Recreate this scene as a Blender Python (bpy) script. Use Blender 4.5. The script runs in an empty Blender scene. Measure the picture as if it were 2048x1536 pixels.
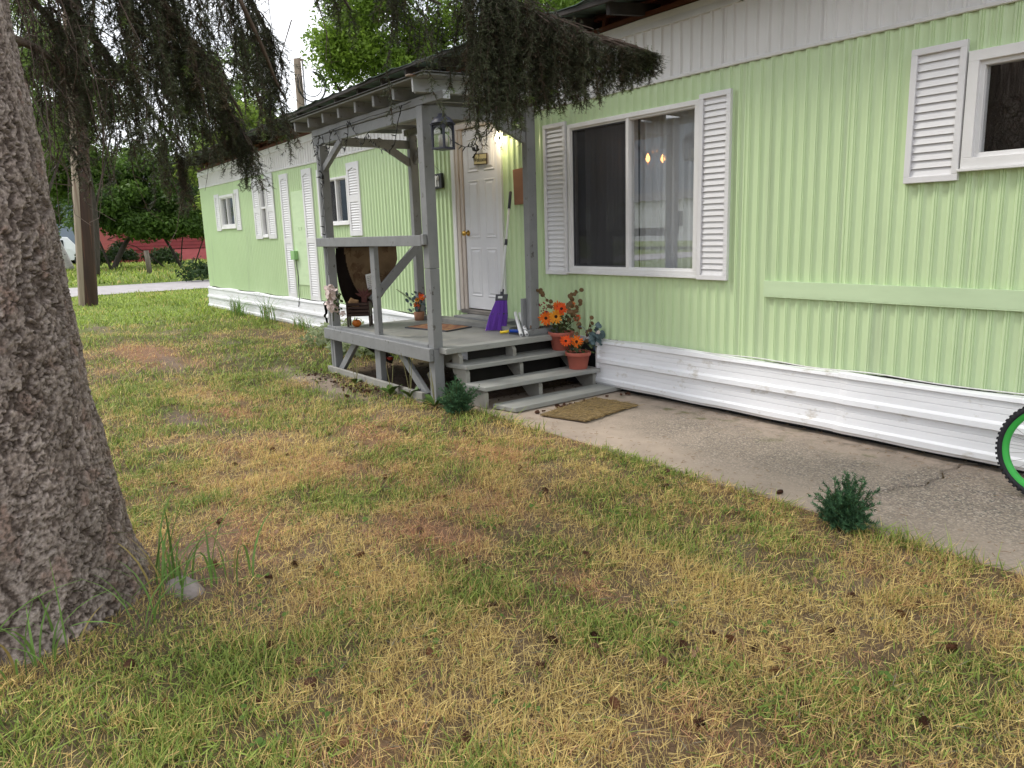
import bpy, bmesh, math, random
import numpy as np
from mathutils import Vector, Matrix
random.seed(7); RNG = np.random.default_rng(11)
S = bpy.context.scene; COL = S.collection

# ------------------------------------------------------------------ camera
cam = bpy.data.cameras.new('camera'); camo = bpy.data.objects.new('camera', cam); COL.objects.link(camo)
cam.sensor_width = 36.0; cam.lens = 1526.0 / 2048 * 36; cam.clip_start = 0.05; cam.clip_end = 3000
CR = Vector((0.59484039, 0.80326007, -0.03062972)); CU = Vector((-0.1398071, 0.14090474, 0.98010195)); CF = Vector((-0.79159263, 0.57872197, -0.19611729))
CAM = Vector((0.0, -4.636, 1.40))
camo.matrix_world = Matrix(((CR.x, CU.x, -CF.x, CAM.x), (CR.y, CU.y, -CF.y, CAM.y), (CR.z, CU.z, -CF.z, CAM.z), (0, 0, 0, 1)))
S.camera = camo

# ------------------------------------------------------------------ sky, sun, exposure
SUN_EL, SUN_AZ = math.radians(52), math.radians(232)      # azimuth measured from +Y clockwise (towards +X)
W = bpy.data.worlds.new('World'); S.world = W; W.use_nodes = True
nt = W.node_tree; nt.nodes.clear()
out = nt.nodes.new('ShaderNodeOutputWorld'); bg = nt.nodes.new('ShaderNodeBackground')
sky = nt.nodes.new('ShaderNodeTexSky'); sky.sky_type = 'NISHITA'; sky.sun_disc = False
sky.sun_elevation = SUN_EL; sky.sun_rotation = SUN_AZ
tc = nt.nodes.new('ShaderNodeTexCoord'); mp = nt.nodes.new('ShaderNodeMapping'); mp.inputs['Scale'].default_value = (1, 1, 2.4)
nz = nt.nodes.new('ShaderNodeTexNoise'); nz.inputs['Scale'].default_value = 2.6; nz.inputs['Detail'].default_value = 7; nz.inputs['Roughness'].default_value = 0.55
rp = nt.nodes.new('ShaderNodeValToRGB'); rp.color_ramp.elements[0].position = 0.30; rp.color_ramp.elements[1].position = 0.52
rp.color_ramp.elements[0].color = (0.55, 0.55, 0.55, 1); rp.color_ramp.elements[1].color = (1, 1, 1, 1)
mx = nt.nodes.new('ShaderNodeMix'); mx.data_type = 'RGBA'
mx.inputs[7].default_value = (10.2, 10.5, 11.0, 1)          # cloud deck, in the units of the sky texture
nt.links.new(tc.outputs['Generated'], mp.inputs[0]); nt.links.new(mp.outputs[0], nz.inputs['Vector'])
nt.links.new(nz.outputs[0], rp.inputs[0]); nt.links.new(rp.outputs[0], mx.inputs[0]); nt.links.new(sky.outputs[0], mx.inputs[6])
nt.links.new(mx.outputs[2], bg.inputs[0]); bg.inputs[1].default_value = 0.11
nt.links.new(bg.outputs[0], out.inputs[0])
sl = bpy.data.lights.new('sun', 'SUN'); sl.energy = 1.5; sl.angle = math.radians(14); sl.color = (1.0, 0.95, 0.86)
slo = bpy.data.objects.new('sun', sl); COL.objects.link(slo)
sd = Vector((math.sin(SUN_AZ) * math.cos(SUN_EL), math.cos(SUN_AZ) * math.cos(SUN_EL), math.sin(SUN_EL)))
slo.rotation_euler = sd.to_track_quat('Z', 'Y').to_euler(); slo.location = (-10, -30, 30)
S.view_settings.view_transform = 'Standard'; S.view_settings.look = 'None'; S.view_settings.exposure = 0.66; S.view_settings.gamma = 1
S.render.engine = 'CYCLES'
S.cycles.max_bounces = 6; S.cycles.transparent_max_bounces = 12

# ------------------------------------------------------------------ helpers
def mat(name, c1, c2=None, scale=(6, 6, 6), rough=0.6, bump=0.0, bscale=40.0, detail=5, spec=0.3, lo=0.35, hi=0.65, metal=0.0, c3=None, s3=3.0, lo3=0.58, hi3=0.7, bstretch=None):
    """painted / weathered surface: two tones by stretched noise, an optional third tone in patches, fine relief"""
    m = bpy.data.materials.new(name); m.use_nodes = True; t = m.node_tree; b = t.nodes['Principled BSDF']
    b.inputs['Roughness'].default_value = rough; b.inputs['Specular IOR Level'].default_value = spec; b.inputs['Metallic'].default_value = metal
    co = t.nodes.new('ShaderNodeTexCoord')
    if c2 is None: c2 = tuple(x * 0.88 for x in c1)
    def noise(sc, det=detail):
        mpn = t.nodes.new('ShaderNodeMapping'); mpn.inputs['Scale'].default_value = sc
        n = t.nodes.new('ShaderNodeTexNoise'); n.inputs['Scale'].default_value = 1.0; n.inputs['Detail'].default_value = det; n.inputs['Roughness'].default_value = 0.6
        t.links.new(co.outputs['Object'], mpn.inputs[0]); t.links.new(mpn.outputs[0], n.inputs['Vector']); return n
    def ramp(src, a, z):
        r = t.nodes.new('ShaderNodeMapRange'); r.inputs[1].default_value = a; r.inputs[2].default_value = z; t.links.new(src.outputs[0], r.inputs[0]); return r
    def mixc(f, A, B):
        x = t.nodes.new('ShaderNodeMix'); x.data_type = 'RGBA'; t.links.new(f.outputs[0], x.inputs[0])
        if isinstance(A, tuple): x.inputs[6].default_value = (*A, 1)
        else: t.links.new(A.outputs[2], x.inputs[6])
        x.inputs[7].default_value = (*B, 1); return x
    x = mixc(ramp(noise(scale), lo, hi), tuple(c1), tuple(c2))
    if c3 is not None: x = mixc(ramp(noise((s3, s3, s3) if not isinstance(s3, tuple) else s3, 6), lo3, hi3), x, tuple(c3))
    t.links.new(x.outputs[2], b.inputs['Base Color'])
    if bump > 0:
        n = noise(bstretch if bstretch else (bscale,) * 3, 6); bp = t.nodes.new('ShaderNodeBump'); bp.inputs['Strength'].default_value = bump; bp.inputs['Distance'].default_value = 0.01
        t.links.new(n.outputs[0], bp.inputs['Height']); t.links.new(bp.outputs[0], b.inputs['Normal'])
    return m
def vcmat(name, rough=0.6, spec=0.2, transl=0.0, bump=0.0, bscale=60, mottle=None):
    """colour carried by the geometry's own colour attribute (blades, needles, leaves, bark)"""
    m = bpy.data.materials.new(name); m.use_nodes = True; t = m.node_tree; b = t.nodes['Principled BSDF']
    b.inputs['Roughness'].default_value = rough; b.inputs['Specular IOR Level'].default_value = spec
    a = t.nodes.new('ShaderNodeAttribute'); a.attribute_name = 'Col'; t.links.new(a.outputs['Color'], b.inputs['Base Color'])
    if mottle:
        co = t.nodes.new('ShaderNodeTexCoord'); n = t.nodes.new('ShaderNodeTexNoise'); n.inputs['Scale'].default_value = mottle; n.inputs['Detail'].default_value = 7; n.inputs['Roughness'].default_value = 0.7; t.links.new(co.outputs['Object'], n.inputs['Vector'])
        r = t.nodes.new('ShaderNodeMapRange'); r.inputs[1].default_value = 0.3; r.inputs[2].default_value = 0.7; r.inputs[3].default_value = 0.5; r.inputs[4].default_value = 1.45; t.links.new(n.outputs[0], r.inputs[0])
        x = t.nodes.new('ShaderNodeVectorMath'); x.operation = 'SCALE'; t.links.new(a.outputs['Color'], x.inputs[0]); t.links.new(r.outputs[0], x.inputs['Scale']); t.links.new(x.outputs[0], b.inputs['Base Color'])
    if transl > 0:
        tr = t.nodes.new('ShaderNodeBsdfTranslucent'); ms = t.nodes.new('ShaderNodeMixShader'); ms.inputs[0].default_value = transl
        t.links.new(a.outputs['Color'], tr.inputs[0]); t.links.new(b.outputs[0], ms.inputs[1]); t.links.new(tr.outputs[0], ms.inputs[2])
        t.links.new(ms.outputs[0], t.nodes['Material Output'].inputs[0])
    if bump > 0:
        co = t.nodes.new('ShaderNodeTexCoord'); n = t.nodes.new('ShaderNodeTexNoise'); n.inputs['Scale'].default_value = bscale; n.inputs['Detail'].default_value = 8
        bp = t.nodes.new('ShaderNodeBump'); bp.inputs['Strength'].default_value = bump; bp.inputs['Distance'].default_value = 0.01
        t.links.new(co.outputs['Object'], n.inputs['Vector']); t.links.new(n.outputs[0], bp.inputs['Height']); t.links.new(bp.outputs[0], b.inputs['Normal'])
    return m
def emat(name, c, e):
    m = bpy.data.materials.new(name); m.use_nodes = True; b = m.node_tree.nodes['Principled BSDF']
    b.inputs['Base Color'].default_value = (*c, 1); b.inputs['Emission Color'].default_value = (*c, 1); b.inputs['Emission Strength'].default_value = e; return m
def glassmat(name, tint=(1, 1, 1), ior=1.5, rough=0.0):
    m = bpy.data.materials.new(name); m.use_nodes = True; t = m.node_tree; t.nodes.remove(t.nodes['Principled BSDF'])
    lw = t.nodes.new('ShaderNodeLayerWeight'); lw.inputs[0].default_value = 0.5; pw = t.nodes.new('ShaderNodeMath'); pw.operation = 'POWER'; pw.inputs[1].default_value = 4.0; t.links.new(lw.outputs['Facing'], pw.inputs[0])
    f = t.nodes.new('ShaderNodeMapRange'); r0 = ((ior - 1) / (ior + 1)) ** 2; f.inputs[3].default_value = r0; f.inputs[4].default_value = 1.0; t.links.new(pw.outputs[0], f.inputs[0]); tr = t.nodes.new('ShaderNodeBsdfTransparent'); tr.inputs[0].default_value = (*tint, 1)
    g = t.nodes.new('ShaderNodeBsdfGlossy'); g.inputs['Roughness'].default_value = rough; ms = t.nodes.new('ShaderNodeMixShader')
    t.links.new(f.outputs[0], ms.inputs[0]); t.links.new(tr.outputs[0], ms.inputs[1]); t.links.new(g.outputs[0], ms.inputs[2]); t.links.new(ms.outputs[0], t.nodes['Material Output'].inputs[0]); return m
def veilmat(name, c, opacity, nscale=None):
    m = bpy.data.materials.new(name); m.use_nodes = True; t = m.node_tree; b = t.nodes['Principled BSDF']
    b.inputs['Base Color'].default_value = (*c, 1); b.inputs['Roughness'].default_value = 0.9
    tr = t.nodes.new('ShaderNodeBsdfTransparent'); ms = t.nodes.new('ShaderNodeMixShader'); ms.inputs[0].default_value = opacity
    t.links.new(tr.outputs[0], ms.inputs[1]); t.links.new(b.outputs[0], ms.inputs[2]); t.links.new(ms.outputs[0], t.nodes['Material Output'].inputs[0]); return m

def origin_of(o):
    v = Vector((0, 0, 0))
    while o is not None: v = v + o.location; o = o.parent
    return v
class MB:
    """collects shapes in world coordinates and links them as ONE mesh object"""
    def __init__(s): s.v = []; s.f = []; s.m = []; s.mi = 0
    def add(s, vs, fs):
        o = len(s.v); s.v += [tuple(v) for v in vs]; s.f += [tuple(i + o for i in f) for f in fs]; s.m += [s.mi] * len(fs); return s
    def box(s, c, d, rot=None):
        x, y, z = d[0] / 2, d[1] / 2, d[2] / 2
        vs = [Vector(p) for p in ((-x, -y, -z), (x, -y, -z), (x, y, -z), (-x, y, -z), (-x, -y, z), (x, -y, z), (x, y, z), (-x, y, z))]
        if rot is not None: vs = [rot @ v for v in vs]
        return s.add([v + Vector(c) for v in vs], [(0, 3, 2, 1), (4, 5, 6, 7), (0, 1, 5, 4), (1, 2, 6, 5), (2, 3, 7, 6), (3, 0, 4, 7)])
    def span(s, a, b):
        return s.box([(a[i] + b[i]) / 2 for i in range(3)], [abs(b[i] - a[i]) for i in range(3)])
    def beam(s, p0, p1, w, h, up=(0, 0, 1)):
        p0, p1 = Vector(p0), Vector(p1); d = p1 - p0; L = d.length; d.normalize(); u = Vector(up)
        if abs(d.dot(u)) > 0.98: u = Vector((0, 1, 0))
        r = d.cross(u).normalized(); u = r.cross(d).normalized()
        return s.box((p0 + p1) / 2, (w, L, h), Matrix((r, d, u)).transposed())
    def tube(s, pts, rad, n=8, cap=True):
        pts = [Vector(p) for p in pts]; N = len(pts)
        if not hasattr(rad, '__len__'): rad = [rad] * N
        t0 = (pts[1] - pts[0]).normalized(); u = t0.orthogonal().normalized(); vs = []; fs = []
        for i, p in enumerate(pts):
            t = (pts[min(i + 1, N - 1)] - pts[max(i - 1, 0)]).normalized(); u = (u - t * u.dot(t)).normalized(); w = t.cross(u)
            for k in range(n):
                a = 2 * math.pi * k / n; vs.append(p + (u * math.cos(a) + w * math.sin(a)) * rad[i])
        for i in range(N - 1):
            for k in range(n):
                a, b = i * n + k, i * n + (k + 1) % n; fs.append((a, b, b + n, a + n))
        if cap: fs.append(tuple(range(n - 1, -1, -1))); fs.append(tuple((N - 1) * n + k for k in range(n)))
        return s.add(vs, fs)
    def lathe(s, prof, c, n=24, axis=None):
        vs = []; fs = []
        for (r, z) in prof:
            for k in range(n):
                a = 2 * math.pi * k / n; v = Vector((r * math.cos(a), r * math.sin(a), z)); v = axis @ v if axis is not None else v; vs.append(v + Vector(c))
        for i in range(len(prof) - 1):
            for k in range(n):
                a, b = i * n + k, i * n + (k + 1) % n; fs.append((a, b, b + n, a + n))
        return s.add(vs, fs)
    def prism(s, poly, a, b):
        """polygon given as 3-D points on one plane, thickened from offset a to offset b"""
        n = len(poly); vs = [Vector(p) + Vector(a) for p in poly] + [Vector(p) + Vector(b) for p in poly]
        return s.add(vs, [tuple(range(n))[::-1], tuple(range(n, 2 * n))] + [(i, (i + 1) % n, n + (i + 1) % n, n + i) for i in range(n)])
    def build(s, name, ms, parent=None, bevel=0.0, smooth=False, kind=None, at=None, fixn=True):
        o0 = Vector(at) if at is not None else Vector((0, 0, 0)); po = origin_of(parent) if parent is not None else Vector((0, 0, 0))
        base = o0 if at is not None else po
        me = bpy.data.meshes.new(name); me.from_pydata([Vector(v) - base for v in s.v], [], s.f)
        ms = ms if isinstance(ms, (list, tuple)) else [ms]
        for m in ms: me.materials.append(m)
        if len(ms) > 1: me.polygons.foreach_set('material_index', s.m)
        if fixn:
            b = bmesh.new(); b.from_mesh(me); bmesh.ops.recalc_face_normals(b, faces=b.faces[:]); b.to_mesh(me); b.free()
        if smooth: me.polygons.foreach_set('use_smooth', [True] * len(me.polygons))
        o = bpy.data.objects.new(name, me); COL.objects.link(o); o.location = base - po if parent is not None else base
        if parent is not None: o.parent = parent
        if bevel > 0:
            bm_ = o.modifiers.new('bevel', 'BEVEL'); bm_.width = bevel; bm_.segments = 2; bm_.limit_method = 'ANGLE'; bm_.angle_limit = math.radians(40)
        if kind: o['kind'] = kind
        return o
def fast(name, V, F, m, col=None, parent=None, smooth=False, kind=None, base=(0, 0, 0)):
    """numpy vertices and faces (one polygon size, or a list of arrays) linked as one object"""
    Fs = F if isinstance(F, list) else [F]
    me = bpy.data.meshes.new(name); V = np.asarray(V, np.float32) - np.asarray(base, np.float32)
    me.vertices.add(len(V)); me.vertices.foreach_set('co', V.ravel())
    idx = np.concatenate([f.ravel() for f in Fs]).astype(np.int32); tot = np.concatenate([np.full(len(f), f.shape[1]) for f in Fs]).astype(np.int32)
    st = np.concatenate([[0], np.cumsum(tot)[:-1]]).astype(np.int32)
    me.loops.add(len(idx)); me.loops.foreach_set('vertex_index', idx); me.polygons.add(len(tot)); me.polygons.foreach_set('loop_start', st); me.polygons.foreach_set('loop_total', tot)
    if smooth: me.polygons.foreach_set('use_smooth', np.ones(len(tot), bool))
    me.update(); me.validate()
    if col is not None:
        a = me.attributes.new('Col', 'FLOAT_COLOR', 'POINT'); c = np.ones((len(V), 4), np.float32); c[:, :3] = col; a.data.foreach_set('color', c.ravel())
    me.materials.append(m); o = bpy.data.objects.new(name, me); COL.objects.link(o)
    if parent is not None: o.parent = parent; o.location = Vector(base) - origin_of(parent)
    else: o.location = base
    if kind: o['kind'] = kind
    return o
def thing(name, label, cat, loc=(0, 0, 0), group=None):
    o = bpy.data.objects.new(name, None); COL.objects.link(o); o.location = loc; o.empty_display_size = 0.1
    return tag(o, label, cat, group)
def tag(o, label, cat, group=None):
    o['label'] = label; o['category'] = cat
    if group: o['group'] = group
    return o
def link(me, name, parent=None, loc=(0, 0, 0), rot=None, sc=None):
    o = bpy.data.objects.new(name, me); COL.objects.link(o)
    if parent is not None: o.parent = parent
    o.location = loc
    if rot is not None: o.rotation_euler = rot
    if sc is not None: o.scale = sc
    return o
def copy_tree(o, parent=None):
    c = o.copy(); COL.objects.link(c)
    if parent is not None: c.parent = parent
    for ch in list(o.children): copy_tree(ch, c)
    return c
def text(s, name, m, parent, loc, size, rot, extrude=0.0008, align='CENTER'):
    cu = bpy.data.curves.new('lettering', 'FONT'); cu.body = s; cu.size = size; cu.extrude = extrude; cu.align_x = align; cu.align_y = 'CENTER'
    t = bpy.data.objects.new('lettering', cu); COL.objects.link(t); bpy.context.view_layer.update()
    me = bpy.data.meshes.new_from_object(t.evaluated_get(bpy.context.evaluated_depsgraph_get())); bpy.data.objects.remove(t)
    me.materials.clear(); me.materials.append(m)
    return link(me, name, parent, Vector(loc) - origin_of(parent), rot)
# value noise
def _h(ix, iy, seed):
    h = (ix.astype(np.int64) * 374761393 + iy.astype(np.int64) * 668265263 + seed * 2147483647 + 1013904223) & 0xFFFFFFFF
    h = ((h ^ (h >> 13)) * 1274126177) & 0xFFFFFFFF
    return ((h ^ (h >> 16)) & 0xFFFFFF) / float(0xFFFFFF)
def vn(x, y, seed=0):
    ix, iy = np.floor(x), np.floor(y); fx, fy = x - ix, y - iy; fx = fx * fx * (3 - 2 * fx); fy = fy * fy * (3 - 2 * fy)
    a, b, c, d = _h(ix, iy, seed), _h(ix + 1, iy, seed), _h(ix, iy + 1, seed), _h(ix + 1, iy + 1, seed)
    return (a * (1 - fx) + b * fx) * (1 - fy) + (c * (1 - fx) + d * fx) * fy
def fbm(x, y, seed=0, o=4):
    s = 0; a = 0.5; t = 0
    for i in range(o): s = s + a * vn(x * 2 ** i, y * 2 ** i, seed + i * 17); t += a; a *= 0.5
    return s / t
def sstep(a, b, x): t = np.clip((x - a) / (b - a), 0, 1); return t * t * (3 - 2 * t)
def gz(x, y):
    """height of the lawn"""
    x = np.asarray(x, float); y = np.asarray(y, float)
    flat = sstep(0.0, 0.5, -1.42 - y) * sstep(-26.0, -22.0, x) + sstep(-29.2, -31.0, x)
    flat = np.where((x < -8) & (x > -23.5), np.maximum(flat, sstep(-0.05, -0.5, y)), flat)
    return (fbm(x * 1.1, y * 1.1, 3, 4) - 0.5) * 0.09 * flat - 0.008
# ------------------------------------------------------------------ materials
M = {}
GREEN = (0.62, 0.765, 0.465)
M['green'] = mat('green_siding_paint', GREEN, (0.58, 0.725, 0.43), (1.2, 1.2, 0.7), 0.38, 0.05, 30, spec=0.4, c3=(0.47, 0.565, 0.37), s3=(5.0, 5.0, 0.55), lo3=0.55, hi3=0.82)
M['greentrim'] = mat('green_trim_paint', (0.59, 0.735, 0.47), (0.54, 0.68, 0.43), (3, 3, 12), 0.5, 0.12, 20, c3=(0.36, 0.5, 0.28), s3=4.0, lo3=0.63, hi3=0.75)
M['band'] = mat('white_band_paint', (0.80, 0.79, 0.78), (0.71, 0.70, 0.68), (1.5, 1.5, 0.8), 0.4, 0.04, 30, spec=0.4, c3=(0.5, 0.48, 0.44), s3=(3.0, 3.0, 1.0), lo3=0.62, hi3=0.85)
M['skirt'] = mat('white_skirt_metal', (0.82, 0.82, 0.84), (0.75, 0.75, 0.77), (1.2, 1.2, 6), 0.42, 0.10, 9, spec=0.45, c3=(0.50, 0.46, 0.40), s3=(7.0, 7.0, 12.0), lo3=0.60, hi3=0.74)
M['white'] = mat('white_trim_paint', (0.80, 0.79, 0.79), (0.72, 0.71, 0.70), (4, 4, 2), 0.45, 0.05, 60)
M['oldtrim'] = mat('peeling_jamb_paint', (0.66, 0.60, 0.55), (0.56, 0.48, 0.42), (20, 20, 1.2), 0.65, 0.2, 60, c3=(0.36, 0.27, 0.2), s3=(30.0, 30.0, 1.6), lo3=0.62, hi3=0.72)
M['shutter'] = mat('white_shutter_vinyl', (0.76, 0.75, 0.76), (0.70, 0.69, 0.70), (3, 3, 3), 0.4, 0.03, 60)
M['door'] = mat('white_door_paint', (0.80, 0.80, 0.83), (0.74, 0.74, 0.77), (2, 2, 2), 0.42, 0.05, 40, c3=(0.52, 0.47, 0.41), s3=(7.0, 7.0, 4.0), lo3=0.69, hi3=0.82)
M['grey'] = mat('grey_porch_paint', (0.255, 0.258, 0.262), (0.215, 0.218, 0.222), (5, 5, 5), 0.55, 0.22, 30, c3=(0.105, 0.098, 0.09), s3=(22.0, 22.0, 14.0), lo3=0.63, hi3=0.69)
M['greylight'] = mat('weathered_pale_grey_paint', (0.44, 0.45, 0.46), (0.36, 0.37, 0.38), (14, 3, 14), 0.6, 0.35, 30, c3=(0.13, 0.12, 0.11), s3=(30.0, 8.0, 30.0), lo3=0.66, hi3=0.70)
M['deck'] = mat('worn_grey_deck_paint', (0.255, 0.25, 0.235), (0.20, 0.198, 0.19), (2.5, 2.5, 2.5), 0.6, 0.2, 40, c3=(0.33, 0.31, 0.27), s3=3.0, lo3=0.55, hi3=0.75)
M['tread'] = mat('grey_tread_paint', (0.335, 0.335, 0.315), (0.27, 0.27, 0.255), (10, 3, 10), 0.55, 0.25, 40, c3=(0.2, 0.195, 0.18), s3=(12.0, 4.0, 12.0), lo3=0.6, hi3=0.72)
M['stringer'] = mat('beige_grey_stringer', (0.33, 0.32, 0.29), (0.26, 0.25, 0.225), (3, 3, 3), 0.7, 0.2, 40, c3=(0.2, 0.17, 0.14), s3=8.0)
M['dark'] = mat('black_board_and_gap_shade', (0.012, 0.012, 0.013), (0.02, 0.02, 0.02), (5, 5, 5), 0.7, 0.2, 30)
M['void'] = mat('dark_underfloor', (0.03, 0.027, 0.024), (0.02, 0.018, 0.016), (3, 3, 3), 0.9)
M['redwood'] = mat('red_brown_stained_board', (0.16, 0.055, 0.032), (0.11, 0.04, 0.025), (2, 8, 8), 0.65, 0.2, 30)
M['darkwood'] = mat('dark_weathered_rafter', (0.05, 0.043, 0.04), (0.033, 0.03, 0.028), (6, 6, 6), 0.8, 0.3, 30)
M['roofmetal'] = mat('dull_green_roof_metal', (0.10, 0.16, 0.13), (0.05, 0.06, 0.05), (4, 4, 4), 0.5, 0.1, 30, c3=(0.06, 0.045, 0.03), s3=5.0)
M['shingle'] = mat('porch_roofing_felt', (0.06, 0.06, 0.062), (0.09, 0.09, 0.09), (8, 8, 8), 0.9, 0.4, 60)
M['glass'] = glassmat('window_glass', (0.95, 0.96, 0.96), 2.25)
M['screen'] = veilmat('insect_screen_mesh', (0.035, 0.035, 0.04), 0.48)
M['curtain'] = veilmat('sheer_grey_curtain', (0.80, 0.80, 0.83), 0.86)
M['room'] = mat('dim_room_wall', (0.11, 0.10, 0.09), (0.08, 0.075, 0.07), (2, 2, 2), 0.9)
M['brass'] = mat('polished_brass', (0.72, 0.46, 0.12), (0.6, 0.36, 0.09), (9, 9, 9), 0.22, metal=1.0)
M['black'] = mat('black_plastic', (0.014, 0.014, 0.016), (0.02, 0.02, 0.022), (9, 9, 9), 0.4)
M['slate'] = mat('slate_blue_lantern_metal', (0.035, 0.037, 0.055), (0.05, 0.052, 0.07), (9, 9, 9), 0.45, 0.1, 60)
M['candle'] = mat('ivory_candle_wax', (0.78, 0.76, 0.70), (0.7, 0.68, 0.6), (9, 9, 9), 0.5)
M['soil'] = mat('dark_potting_soil', (0.05, 0.035, 0.025), (0.03, 0.02, 0.015), (60, 60, 60), 0.95, 0.6, 90)
M['terracotta'] = mat('terracotta_plastic', (0.44, 0.125, 0.09), (0.40, 0.11, 0.08), (5, 5, 5), 0.45, 0.04, 30)
M['card'] = mat('brown_cardboard', (0.34, 0.17, 0.10), (0.29, 0.145, 0.085), (3, 3, 9), 0.8, 0.08, 30)
M['plate'] = mat('cream_sign_board', (0.62, 0.54, 0.30), (0.55, 0.47, 0.25), (9, 9, 9), 0.6)
M['signwhite'] = mat('white_sign_print', (0.74, 0.74, 0.72), (0.7, 0.7, 0.68), (9, 9, 9), 0.5)
M['brown'] = mat('dark_brown_stained_wood', (0.052, 0.026, 0.020), (0.038, 0.019, 0.015), (6, 6, 20), 0.55, 0.15, 40)
M['pvc'] = mat('white_pvc', (0.78, 0.78, 0.78), (0.72, 0.72, 0.72), (9, 9, 9), 0.35)
M['blue'] = mat('blue_brush_plastic', (0.012, 0.06, 0.36), (0.01, 0.05, 0.3), (9, 9, 9), 0.4)
M['yellow'] = mat('yellow_plastic', (0.78, 0.55, 0.03), (0.7, 0.48, 0.03), (9, 9, 9), 0.4)
M['purple'] = mat('purple_broom_bristle', (0.22, 0.085, 0.50), (0.16, 0.06, 0.40), (70, 70, 3), 0.5, 0.4, 60, bstretch=(220, 220, 6))
M['charcoal'] = mat('charcoal_plastic', (0.055, 0.055, 0.065), (0.07, 0.07, 0.08), (9, 9, 9), 0.45)
M['tyre'] = mat('black_rubber', (0.018, 0.018, 0.022), (0.026, 0.026, 0.03), (20, 20, 20), 0.75, 0.2, 90)
M['rim'] = mat('bright_green_rim', (0.05, 0.42, 0.07), (0.045, 0.38, 0.06), (9, 9, 9), 0.35)
M['steel'] = mat('grey_steel', (0.4, 0.4, 0.42), (0.32, 0.32, 0.34), (9, 9, 9), 0.35, metal=0.8)
M['pumpkin'] = mat('orange_pumpkin', (0.56, 0.16, 0.02), (0.45, 0.12, 0.015), (9, 9, 9), 0.45)
M['burlap'] = mat('tan_burlap_cloth', (0.40, 0.25, 0.13), (0.32, 0.19, 0.10), (30, 30, 30), 0.9, 0.4, 160)
M['maroon'] = mat('dusky_maroon_felt', (0.12, 0.045, 0.04), (0.09, 0.035, 0.03), (20, 20, 20), 0.9, 0.3, 90)
M['petalwhite'] = mat('pinkish_white_petal', (0.74, 0.62, 0.58), (0.66, 0.52, 0.48), (25, 25, 25), 0.7)
M['paper'] = mat('white_note_paper', (0.76, 0.74, 0.73), (0.7, 0.68, 0.67), (9, 9, 9), 0.8)
M['ink'] = mat('black_print', (0.015, 0.015, 0.015), (0.02, 0.02, 0.02), (9, 9, 9), 0.7)
M['leaf'] = vcmat('leaf_tissue', 0.5, 0.25, 0.5)
M['flower'] = vcmat('silk_flower_cloth', 0.75, 0.15, 0.15)
M['needle'] = vcmat('spruce_needle', 0.55, 0.2, 0.08)
M['bark'] = vcmat('spruce_bark', 0.85, 0.15, 0, 0.9, 75, 70)
M['twig'] = mat('grey_brown_twig', (0.10, 0.072, 0.055), (0.16, 0.12, 0.10), (20, 20, 20), 0.85, 0.4, 60)
M['grass'] = vcmat('grass_blade', 0.5, 0.22, 0.28)
M['cone'] = vcmat('spruce_cone_scale', 0.7, 0.2)
M['pole'] = mat('dark_pole_wood', (0.055, 0.030, 0.022), (0.035, 0.02, 0.016), (18, 18, 0.6), 0.75, 0.4, 30, c3=(0.11, 0.05, 0.032), s3=(16.0, 16.0, 0.5), lo3=0.55, hi3=0.7, bstretch=(60, 60, 2))
M['palewood'] = mat('pale_pole_wood', (0.33, 0.265, 0.21), (0.24, 0.185, 0.145), (22, 22, 0.5), 0.8, 0.4, 30, c3=(0.2, 0.12, 0.09), s3=(24.0, 24.0, 0.5), lo3=0.58, hi3=0.7, bstretch=(60, 60, 2))
M['redpaint'] = mat('red_house_paint', (0.26, 0.035, 0.04), (0.2, 0.03, 0.035), (2, 2, 6), 0.6, 0.1, 20)
M['pinkpaint'] = mat('pinkish_red_foundation', (0.50, 0.12, 0.13), (0.44, 0.10, 0.11), (2, 2, 6), 0.7, 0.1, 20)
M['birch'] = mat('white_birch_bark', (0.62, 0.58, 0.55), (0.5, 0.46, 0.43), (4, 4, 10), 0.7, 0.3, 30, c3=(0.05, 0.045, 0.04), s3=(5.0, 5.0, 14.0), lo3=0.6, hi3=0.66)
M['trunk'] = mat('dark_tree_bark', (0.05, 0.042, 0.036), (0.08, 0.066, 0.056), (14, 14, 3), 0.9, 0.5, 30)
M['carpaint'] = mat('white_car_paint', (0.78, 0.79, 0.82), (0.74, 0.75, 0.78), (2, 2, 2), 0.25)
M['carglass'] = mat('dark_car_glass', (0.03, 0.035, 0.04), (0.03, 0.035, 0.04), (2, 2, 2), 0.08)
M['asphalt'] = mat('pale_dry_asphalt', (0.40, 0.37, 0.38), (0.33, 0.31, 0.31), (3, 3, 3), 0.9, 0.3, 40, c3=(0.27, 0.25, 0.25), s3=1.2)
M['hill'] = mat('forested_hillside', (0.05, 0.07, 0.085), (0.08, 0.10, 0.12), (0.02, 0.02, 0.03), 1.0)

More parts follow.
